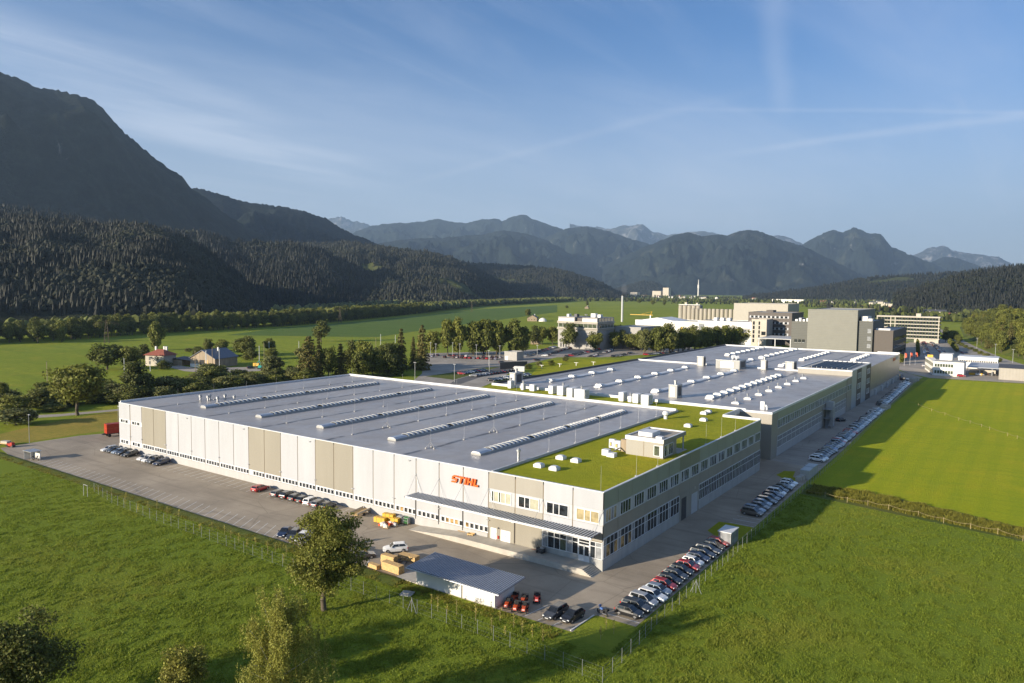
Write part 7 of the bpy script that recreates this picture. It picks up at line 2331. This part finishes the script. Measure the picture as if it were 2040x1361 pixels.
TL = [(-222.6, 19.2, 19.7, 17.9, 'o'), (-361.2, 99.0, 14.3, 17.9, 'b'), (-351.9, 107.0, 13.3, 11.5, 'b'), (-380.0, 129.8, 10.9, 7.8, 'b'), (-459.0, 183.6, 21.0, 12.1, 'p'), (-379.5, 199.3, 12.3, 15.8, 'b'), (-414.2, 195.2, 9.5, 8.1, 'b'), (-407.4, 201.3, 9.5, 9.1, 'b'), (-428.8, 189.1, 3.6, 5.5, 's'), (-428.9, 196.1, 4.6, 6.4, 's'), (-586.9, 158.1, 16.9, 15.3, 'b'), (-583.9, 174.5, 17.5, 9.4, 'p'), (-244.5, 7.0, 8.4, 10.3, 's'), (-249.7, 17.8, 8.8, 11.3, 's'), (-218.7, -1.9, 6.9, 12.9, 's'), (-239.1, 18.6, 3.4, 9.6, 's'), (-245.4, 37.6, 7.7, 10.3, 's'), (-258.0, 50.0, 6.5, 10.9, 's'), (-243.7, 52.3, 14.9, 12.8, 'b'), (-243.5, 57.1, 10.2, 10.8, 's'), (-240.8, 64.0, 10.9, 14.2, 's'), (-242.5, 72.6, 9.5, 11.2, 's'), (-338.3, 118.7, 6.5, 7.2, 's'), (-272.3, 99.6, 5.7, 9.4, 's'), (-265.8, 105.0, 6.3, 12.6, 's'), (-271.9, 120.2, 5.9, 9.9, 's'), (-270.5, 13.1, 9.1, 6.0, 'b'), (-370.4, 195.1, 13.1, 10.8, 'b'), (-375.9, 217.5, 11.3, 8.0, 'b'), (-260.2, 131.8, 12.8, 11.1, 'w'), (-257.9, 141.4, 7.4, 6.3, 's'), (-244.0, 141.7, 22.1, 13.1, 'c'), (-246.8, 150.7, 23.4, 5.0, 'c'), (-439.9, 318.3, 17.4, 16.2, 'b'), (-238.6, 150.0, 16.4, 8.4, 'b'), (-238.3, 157.9, 17.7, 7.8, 'c'), (-243.6, 169.5, 17.6, 8.1, 'b'), (-229.2, 165.6, 19.2, 10.7, 'b'), (-223.2, 170.6, 13.5, 7.8, 'b'), (-218.4, 174.7, 17.1, 9.3, 'b'), (-221.5, 180.0, 10.9, 14.5, 's'), (-241.6, 206.9, 23.6, 7.1, 'c'), (-227.6, 209.4, 26.4, 8.5, 'c'), (-236.3, 211.5, 18.9, 4.7, 'c'), (-285.0, 284.8, 17.5, 10.4, 'b'), (-277.3, 291.8, 25.6, 12.3, 'p'), (-271.6, 296.8, 27.1, 12.4, 'p'), (-263.8, 303.8, 23.8, 13.3, 'p'), (-256.7, 310.2, 25.8, 14.3, 'p'), (-251.7, 314.7, 23.9, 12.4, 'p'), (-263.9, 315.8, 24.3, 19.4, 'p'), (-256.7, 322.3, 24.8, 12.7, 'p'), (-244.1, 326.3, 25.6, 16.4, 'p'), (-239.7, 330.2, 20.8, 10.6, 'b'), (-287.0, 416.4, 15.5, 11.5, 'b'), (-281.9, 421.2, 15.5, 10.3, 'b'), (-275.1, 427.6, 16.1, 10.3, 'b'), (-238.5, 393.0, 20.0, 14.1, 'b'), (-214.5, 391.0, 15.0, 12.7, 'b'), (-226.5, 452.6, 18.2, 12.5, 'b'), (-219.7, 459.0, 13.7, 10.2, 'b'), (-175.4, 395.3, 19.5, 9.0, 'w'), (-167.7, 402.2, 21.0, 13.0, 'b'), (-161.5, 407.8, 22.0, 14.0, 'b'), (-160.0, 440.9, 19.4, 15.7, 'b'), (-162.6, 473.5, 14.3, 12.1, 'b'), (-168.7, 486.6, 10.1, 5.6, 'c'), (-167.2, 507.8, 11.6, 11.6, 'b'), (-165.6, 530.1, 14.3, 14.3, 'b'), (-162.0, 555.4, 13.4, 13.4, 'b'), (-152.5, 564.3, 14.7, 12.3, 'b'), (-633.5, 927.1, 13.6, 10.2, 'b'), (-944.8, 1686.5, 16.0, 9.3, 'b'), (-896.5, 2010.9, 18.7, 14.5, 'b'), (-1068.0, 2278.5, 16.5, 18.9, 'b'), (-835.6, 1957.2, 20.0, 12.0, 'b'), (-889.1, 1483.9, 8.4, 8.4, 's'), (-190.9, 307.8, 3.8, 3.7, 's'), (-185.7, 281.8, 3.5, 4.2, 's'), (-183.7, 253.1, 2.9, 3.6, 's'), (-187.2, 270.0, 2.6, 2.9, 's'), (-153.6, 537.1, 14.0, 16.5, 'b'), (-143.8, 546.3, 14.7, 16.6, 'b'), (-13.3, 443.5, 6.8, 6.8, 'b')]
KW = {'o': 'spreading oak', 'b': 'round leafy tree', 'p': 'tall slender leafy tree', 's': 'dense green shrub', 'w': 'pale willow', 'c': 'dark pointed spruce'}


def where(x, y):
    if y < 70 and x < -200:
        return 'left of the near hall by the dirt road', 'trees left of the yard'
    if x < -330:
        return 'around the farmstead', 'trees around the farmstead'
    if x < -205 and y < 230:
        return 'behind the left roof edge of the near hall', 'trees behind the near hall'
    if x < -235 and y < 345:
        return 'in the grove behind the sunny lot', 'trees of the grove'
    if -210 < x < -175 and y < 320:
        return 'on the lawn beside the far hall', 'round bushes on the lawn'
    if y > 800:
        return 'standing alone out on the wide meadow', 'single meadow trees'
    if x < -195:
        return 'around the grey office', 'trees around the grey office'
    return 'behind the left edge of the far roof', 'trees behind the far roof'


cnt = {}
rx = random.Random(91)
for q in range(26):
    f = q / 25
    TL.append((-232 - 42 * f + rx.uniform(-9, 9) - (20 if q % 3 == 0 else 0), 66 - 84 * f + rx.uniform(-8, 8), rx.uniform(5, 9.5), rx.uniform(9, 14), 's'))
for q in range(26):
    TL.append((rx.uniform(-400, -335), rx.uniform(95, 215), rx.uniform(4, 9), rx.uniform(6, 10), 'b' if q % 2 else 's'))
    if math.hypot(TL[-1][0] + 347, TL[-1][1] - 139) < 28 or TL[-1][1] < TL[-1][0] * -.25 + 40:
        TL.pop()
for q in range(16):
    TL.append((-262 - 4.5 * q + rx.uniform(-4, 4), 96 + 3.5 * q + rx.uniform(-5, 5), rx.uniform(5, 9), rx.uniform(8, 11), 's'))
    if TL[-1][0] < -296 and TL[-1][1] > 118:
        TL.pop()
for q in range(22):
    f = q / 21
    TL.append((-246 - 8 * math.sin(q), 78 + 66 * f + rx.uniform(-4, 4), rx.uniform(5, 8), rx.uniform(8, 11), 's'))
for q in range(24):
    f = q / 23
    f *= .72
    TL.append((-170 + 36 * f + rx.uniform(-4, 4), 404 + 130 * f + rx.uniform(-6, 6), rx.uniform(14, 20), rx.uniform(10, 13), 'b'))
for q in range(9):
    TL.append((-214 + 4.2 * q + rx.uniform(-2, 2), 424 + rx.uniform(-8, 8), rx.uniform(11, 17), rx.uniform(8, 11), 'b'))
for q in range(12):
    TL.append((-226 - 2.2 * q + rx.uniform(-3, 3), 160 + 4.5 * q, rx.uniform(11, 17), rx.uniform(8, 11), 'b'))
for i, (x, y, h, w, k) in enumerate(TL):
    if k == 's' and -210 < x < -175 and 240 < y < 320:
        w, h = 4.4, 4.0
    ph, gp = where(x, y)
    c = cnt[(k, ph)] = cnt.get((k, ph), 0) + 1
    tree(x, y, h * 1.04, w * (1.5 if k == 'c' else 1.22), k, '%s %s, %s from left' % (KW[k], ph, nth(c)), gp, i % 3)

# the wooded bank at the right edge and the small trees of the car park there
rs = random.Random(77)
k = 0
BKY, BKX = [500, 570, 610, 750, 820, 1000, 1100], [64, 42, 28, 10, -3, -18, -26]
gy = np.linspace(500, 1100, 40)
gu = np.linspace(0, 1, 14)
GB = np.array([[(np.interp(y, BKY, BKX) + 2 + 120 * u, y, 17.0 * min(1, u * 3.2) * min(1, (y - 500) / 90) * min(1, (1100 - y) / 90) * (.85 + .3 * vnoise(np.array(u * 5), np.array(y / 40.)))) for u in gu] for y in gy])
ix = np.arange(40 * 14).reshape(40, 14)
tag(obj('wooded_bank', np_mesh('wooded_bank', GB.reshape(-1, 3), np.stack([ix[:-1, :-1], ix[:-1, 1:], ix[1:, 1:], ix[1:, :-1]], -1).reshape(-1, 4), ['verge'], None, True)), kind='structure')
for i in range(110):
    f = rs.random()
    y = 545 + 480 * f ** 1.3
    x = float(np.interp(y, BKY, BKX)) + 4 + rs.uniform(0, 1) ** 1.4 * 46
    k += 1
    tree(x, y, rs.uniform(13, 19), rs.uniform(10, 14), 'b' if rs.random() < .85 else 'c', 'tree in the dense wood on the bank right of the main road', 'trees of the right bank', i % 3).location.z = 17.0 * min(1, max(0, (x - float(np.interp(y, BKY, BKX)) - 2) / 120 * 3.2)) * min(1, (y - 500) / 90) * min(1, (1100 - y) / 90) - .5
for i in range(14):
    f = i / 13
    tree(-9.5 - 17 * f, 505 + 150 * f, rs.uniform(4.5, 6.5), rs.uniform(3, 4), 'p', 'young car park tree left of the glass office lot, %s from near' % nth(i + 1), 'young trees at the left of the lot', i % 3)
for i in range(10):
    f = i / 9
    tree(9.8 - 14 * f, 575 + 110 * f, rs.uniform(5, 7), rs.uniform(3.5, 4.5), 'b', 'young tree in the middle strip below the glass office, %s from near' % nth(i + 1), 'young trees in the middle strip', i % 3)
for i in range(9):
    f = i / 8
    tree(40 - 38 * f, 505 + 190 * f, rs.uniform(3, 5), rs.uniform(5, 7), 's', 'roadside shrub left of the main road, %s from near' % nth(i + 1), 'roadside shrubs', i % 3)
for i, (x, y) in enumerate(((-10, 720), (-4, 735), (-8, 760), (-16, 800), (2, 700), (-70, 640), (-80, 655), (-90, 640))):
    tree(x, y, rs.uniform(9, 13), rs.uniform(8, 11), 'b', 'dark tree beside the glass office, %s of the group' % nth(i + 1), 'trees beside the glass office', i % 3)

# riverside belt: the near trees one by one, the rest as a mass
belt = [(-612, 60), (-604, 136), (-600, 178), (-634, 274), (-640, 340), (-656, 438), (-716, 601), (-850, 907), (-1080, 1355), (-1215, 1778), (-1370, 2350)]
seg = []
for a, b in zip(belt, belt[1:]):
    L = math.hypot(b[0] - a[0], b[1] - a[1])
    for q in range(int(L / 8.5)):
        seg.append((a[0] + (b[0] - a[0]) * q * 8.5 / L, a[1] + (b[1] - a[1]) * q * 8.5 / L))
bi = 0
for (x, y) in seg[:105]:
    for row in range(2):
        bi += 1
        tree(x - 9 * row + rs.uniform(-3, 3) - 4, y + rs.uniform(-3, 3) + 3 * row, rs.uniform(13, 18) + 4 * row, rs.uniform(10, 14), 'b' if rs.random() < .7 else 'p', 'leafy tree in the dark riverside belt beyond the left meadow', 'trees of the riverside belt', bi % 3)
r = np.random.RandomState(5)
P = []
for (x, y) in seg:
    for q in range(5):
        P.append((x - 22 - r.uniform(0, 40), y + r.uniform(-6, 6) + 10, 0))
for (x, y) in seg[105:]:
    for q in range(3):
        P.append((x - r.uniform(0, 24), y + r.uniform(-6, 6), 0))
P = np.array(P)
plant_mass('riverside_wood', P, r.uniform(17, 26, len(P)), np.ones(len(P), int), 'long dark riverside wood along the far edge of the meadows', 31, ('leaf_dark', 'leaf_dark'))
b2 = np.array([(-900, 640), (-1040, 930), (-1330, 1490), (-1540, 2130), (-1700, 2700)], float)
t_ = r.uniform(0, 1, 900)
sg = np.r_[0, np.cumsum(np.hypot(*np.diff(b2, axis=0).T))]
P = np.stack([np.interp(t_ * sg[-1], sg, b2[:, 0]) + r.uniform(-45, 30, 900), np.interp(t_ * sg[-1], sg, b2[:, 1]) + r.uniform(-20, 20, 900), np.zeros(900)], -1)
plant_mass('willow_belt', P, r.uniform(15, 26, 900), np.ones(900, int), 'pale willow belt along the river behind the dark wood', 32, ('leaf_pale', 'leaf_pale'))
# tree lines and copses across the valley floor
lines_ = [((-1464, 2340), (-1162, 2800), 260, 90), ((-1162, 2700), (-640, 3500), 420, 160), ((-942, 2275), (-500, 2950), 200, 60), ((-640, 3500), (-150, 3900), 300, 160), ((-500, 2300), (-290, 2080), 120, 40), ((-320, 1900), (-150, 1800), 130, 50),
          ((-150, 1300), (-60, 1340), 60, 40), ((-2400, 4000), (-1300, 4300), 420, 260), ((-1300, 4100), (-300, 4700), 420, 260), ((-60, 1250), (30, 1900), 160, 60), ((-230, 2900), (60, 2500), 200, 90), ((-2400, 3300), (-1600, 3300), 260, 90)]
P = []
for (a, b, n, w) in lines_:
    f = r.uniform(0, 1, n)
    P.append(np.stack([a[0] + (b[0] - a[0]) * f + r.normal(size=n) * w * .5, a[1] + (b[1] - a[1]) * f + r.normal(size=n) * w * .5, np.zeros(n)], -1))
P = np.concatenate(P)
plant_mass('valley_woods', P, r.uniform(12, 24, len(P)), (r.rand(len(P)) < .8).astype(int), 'scattered dark tree lines across the distant valley floor', 33, ('forest_needle', 'leaf_dark'))

# ---- foreground trees
def big_tree(name, label, x, y, h, w, kind, seed):
    t = thing(name, label, 'tree', None, (x, y, 0), 0, (1, 1, 1))
    if kind == 'ash':
        V1, F1, C1 = clump_crown(seed, 46000, .019, .58, .42, .36, 130, .125, .13, .04, .15, .8)
        V = V1 * np.array([w, w, h])
        # keep leaf cards square in metres
        r_ = np.random.RandomState(seed)
        cen = V.reshape(-1, 4, 3).mean(1)
        cr, F = quads(cen, .165, r_, .4, None)
        obj('crown', np_mesh('crown', cr, F, ['leaf_mid']), t)
        limbs = [((c[0] * w * .95, c[1] * w * .95, c[2] * h), .45 + .5 * random.Random(i).random()) for i, c in enumerate(C1[:26])]
        obj('trunk', trunk_mesh('trunk', h * .62, .42, .16, limbs, 'bark', seed, .25), t)
    elif kind == 'dark':
        V1, F1, C1 = clump_crown(seed, 20000, .02, .55, .40, .36, 70, .15, .05, 0, .4, .9)
        cen = (V1 * np.array([w, w, h])).reshape(-1, 4, 3).mean(1)
        cr, F = quads(cen, .17, np.random.RandomState(seed), .3, None)
        obj('crown', np_mesh('crown', cr, F, ['leaf_dark']), t)
        limbs = [((c[0] * w, c[1] * w, c[2] * h), .2 + .6 * random.Random(i).random()) for i, c in enumerate(C1[:22])]
        obj('trunk', trunk_mesh('trunk', h * .6, .28, .1, limbs, 'bark', seed, .2), t)
    elif kind == 'bush':
        V1, F1, C1 = clump_crown(seed, 10000, .02, .52, .34, .40, 44, .16, .02, 0, .3, 1.0)
        cen = (V1 * np.array([w, w, h])).reshape(-1, 4, 3).mean(1)
        cr, F = quads(cen, .13, np.random.RandomState(seed), .3, None)
        obj('crown', np_mesh('crown', cr, F, ['leaf_bush']), t)
        limbs = [((c[0] * w, c[1] * w, c[2] * h), .1 + .6 * random.Random(i).random()) for i, c in enumerate(C1[:16])]
        obj('trunk', trunk_mesh('trunk', h * .6, .12, .05, limbs, 'bark', seed, .1), t)
    else:
        r_ = np.random.RandomState(seed)
        cen, limbs = [], []
        for k in range(76):
            a = r_.uniform(0, 6.283)
            f0 = r_.uniform(.22, .84)
            tipz = h * min(.99, f0 + r_.uniform(.06, .30) + (.10 if k % 9 == 0 else 0))
            rad = w * .5 * r_.uniform(.35, 1.0) * (1.15 - .75 * (tipz / h) ** 2.2)
            tip = np.array([rad * math.cos(a), rad * math.sin(a), tipz])
            org = np.array([0, 0, h * f0])
            if k % 3 == 0:
                limbs.append((tuple(org + (tip - org) * .8), f0 / .85))
            for q in range(32):
                tt = r_.uniform(0, 1) ** .6
                p0 = org + (tip - org) * tt + r_.normal(size=3) * .22
                L = r_.uniform(.8, 3.6) * (1.2 - .4 * tipz / h)
                m = int(L * 11) + 3
                s_ = r_.uniform(0, 1, m)
                P_ = p0 + np.c_[.16 * s_ * math.cos(a) + r_.normal(size=m) * .07, .16 * s_ * math.sin(a) + r_.normal(size=m) * .07, -L * s_]
                cen.append(P_[P_[:, 2] > .3])
        cen = np.concatenate(cen)
        cr, F = quads(cen, .085, r_, 1.6, None)
        obj('crown', np_mesh('crown', cr, F, ['leaf_birch']), t)
        obj('trunk', trunk_mesh('trunk', h * .85, .2, .04, limbs, 'bark_birch', seed, .22), t)
    return t


big_tree('ash_tree', 'large leafy tree with bare trunk standing in the meadow before the yard', -25.5, -37.8, 16.6, 13.6, 'ash', 41)
big_tree('birch_tree', 'weeping birch with pale limbs at the bottom edge', -5.4, -61.0, 16.0, 12.4, 'birch', 42)
big_tree('willow_bush', 'yellowish bushy young tree left of the birch', -17.7, -64.4, 8.9, 6.4, 'bush', 43)
big_tree('dark_tree', 'dark rounded tree in the lower left corner', -30.5, -75.5, 12.6, 11.5, 'dark', 44)

# ------------------------------------------------------------------ grass and weeds: real blades, too many to count
def blades(name, poly_fn, n, hmin, hmax, wid, label, seed, mat, clump=1.4, bpt=4):
    r = np.random.RandomState(seed)
    P = poly_fn(r, n)
    g = fbm(P[:, 0] / clump, P[:, 1] / clump, 3, seed)
    g2 = fbm(P[:, 0] / 9.0, P[:, 1] / 9.0, 2, seed + 3)
    keep = r.rand(len(P)) < np.clip((g - .25) * 3.0, .35, 1)
    P, g, g2 = P[keep], g[keep], g2[keep]
    m = len(P)
    hh = (hmin + (hmax - hmin) * np.clip((g - .3) * 2.2, 0, 1)) * (.75 + .5 * g2)
    VV = []
    for b in range(bpt):
        a = r.uniform(0, 6.283, m)
        o = r.uniform(-.14, .14, (m, 2))
        ln = r.uniform(.15, .7, m) * hh
        d = np.stack([np.cos(a), np.sin(a)], -1)
        q = np.stack([-d[:, 1], d[:, 0]], -1) * (wid * r.uniform(.6, 1.4, m))[:, None]
        base = P[:, :2] + o
        v0 = np.c_[base - q, np.zeros(m)]
        v1 = np.c_[base + q, np.zeros(m)]
        v2 = np.c_[base + d * ln[:, None], hh * r.uniform(.7, 1.2, m)]
        VV.append(np.stack([v0, v1, v2], 1))
    V = np.concatenate(VV).reshape(-1, 3)
    F = np.arange(len(V)).reshape(-1, 3)
    return tag(obj(name, np_mesh(name, V, F, [mat])), label, 'grass', None, 'stuff')


def in_view(P, marg=1.14):
    d = P - np.array([CAM.x, CAM.y])
    f = np.array([fw.x, fw.y]) / math.hypot(fw.x, fw.y)
    s = np.array([rt.x, rt.y])
    z = d @ f
    u = d @ s / np.maximum(z, 1)
    return (z > 40) & (np.abs(u) < .69 * marg)


def left_meadow(r, n):
    P = np.c_[r.uniform(-150, 16.5, n), -25.2 - 56 * r.uniform(0, 1, n)]
    P = P[in_view(P)]
    d = np.hypot(P[:, 0] - CAM.x, P[:, 1] - CAM.y)
    return P[r.rand(len(P)) < np.clip(105 / d, .25, 1) ** 1.4]


def right_meadow(r, n):
    P = np.c_[r.uniform(13.9, 78, n), r.uniform(-52, 70, n)]
    P = P[in_view(P) & (P[:, 1] < 70 - (P[:, 0] - 15) * .2) & ~((P[:, 0] < 16.9) & (P[:, 1] < -24))]
    d = np.hypot(P[:, 0] - CAM.x, P[:, 1] - CAM.y)
    return P[r.rand(len(P)) < np.clip(105 / d, .25, 1) ** 1.4]


def margin(r, n):
    x = r.uniform(15.5, 76, n)
    t = r.uniform(0, 1, n)
    y0 = 70.8 - np.maximum(0, x - 20) * .235
    y1 = 81 - np.maximum(0, x - 28) * .31
    return np.c_[x, y0 + 1 + (y1 - y0 - 1) * t]


def bank(r, n):
    return np.c_[r.uniform(-178, 6, n), r.uniform(-25.4, -22.7, n)]


blades('meadow_grass', left_meadow, 270000, .08, .27, .055, 'long green meadow grass before the yard', 61, 'blade', 1.5)
blades('meadow_grass', right_meadow, 205000, .08, .27, .055, 'long green meadow grass right of the wire fence', 62, 'blade', 1.5)
blades('field_weeds', margin, 8000, .25, .85, .08, 'tall weeds along the wooden meadow fence', 63, 'blade_dry', 2.2, 6)
blades('bank_grass', bank, 9000, .12, .4, .05, 'rough dry grass on the low bank along the yard', 64, 'blade_dry', 1.2)

SAP = [(-109.2, -26), (-104.6, -25.2), (-98.9, -28.4), (-93.2, -28.7), (-94, -26.1), (-92.2, -25.2), (-85.1, -27.1), (-83.6, -25.5), (-72.5, -27.8), (-70.6, -26.4), (-66.7, -26.3), (-63.6, -27.1), (-60.3, -27.7), (-57.3, -28.1), (-57.2, -26.4), (-51.1, -28.3), (-51.1, -26.7), (-48, -26.8),
       (-46, -28.9), (-13.8, -27.5), (-12.1, -28.1), (-10.4, -28), (-9.0, -27.5), (-5.8, -27.2), (-6.4, -26.4), (-1.7, -28.9), (-2.9, -25.3), (-.1, -25.9), (1.8, -26.6), (.3, -28.5), (3.6, -26.8), (4.3, -25.3), (5.2, -26.6), (10.6, -18.8), (11.3, -21.7), (12, -19.2)]
for k, (x, y) in enumerate(sorted(SAP)):
    r = random.Random(k)
    h = r.uniform(1.3, 2.4)
    t = thing('sapling', 'thin staked sapling in the strip behind the meadow fence, %s from left' % nth(k + 1), 'sapling', 'staked saplings', (x, y, 0))
    part('stake', MB().tube((0, 0, 0), (r.uniform(-.05, .05), 0, h), .03, n=5), 'wood_post', t)
    rn = np.random.RandomState(k)
    c = np.c_[rn.normal(size=(46, 2)) * .13, rn.uniform(.35, 1.05, 46) * h]
    V, F = quads(c, .10, rn, .2)
    obj('leaves', np_mesh('leaves', V, F, ['leaf_bush']), t)

# ------------------------------------------------------------------ haze: the valley air
mb = MB().box(-29500, 29500, -29500, 29500, -20, 2300)
N = Nodes('haze_air')
pv = N.n('ShaderNodeVolumePrincipled')
pv.inputs['Color'].default_value = (0.50, 0.72, 1.0, 1)
pv.inputs['Density'].default_value = 0.000042
pv.inputs['Anisotropy'].default_value = 0.2
N.l(pv.outputs[0], N.out.inputs['Volume'])
MATS['haze_air'] = N.m
tag(part('haze', mb, 'haze_air', None), 'thin blue haze filling the valley air', 'haze', None, 'stuff')
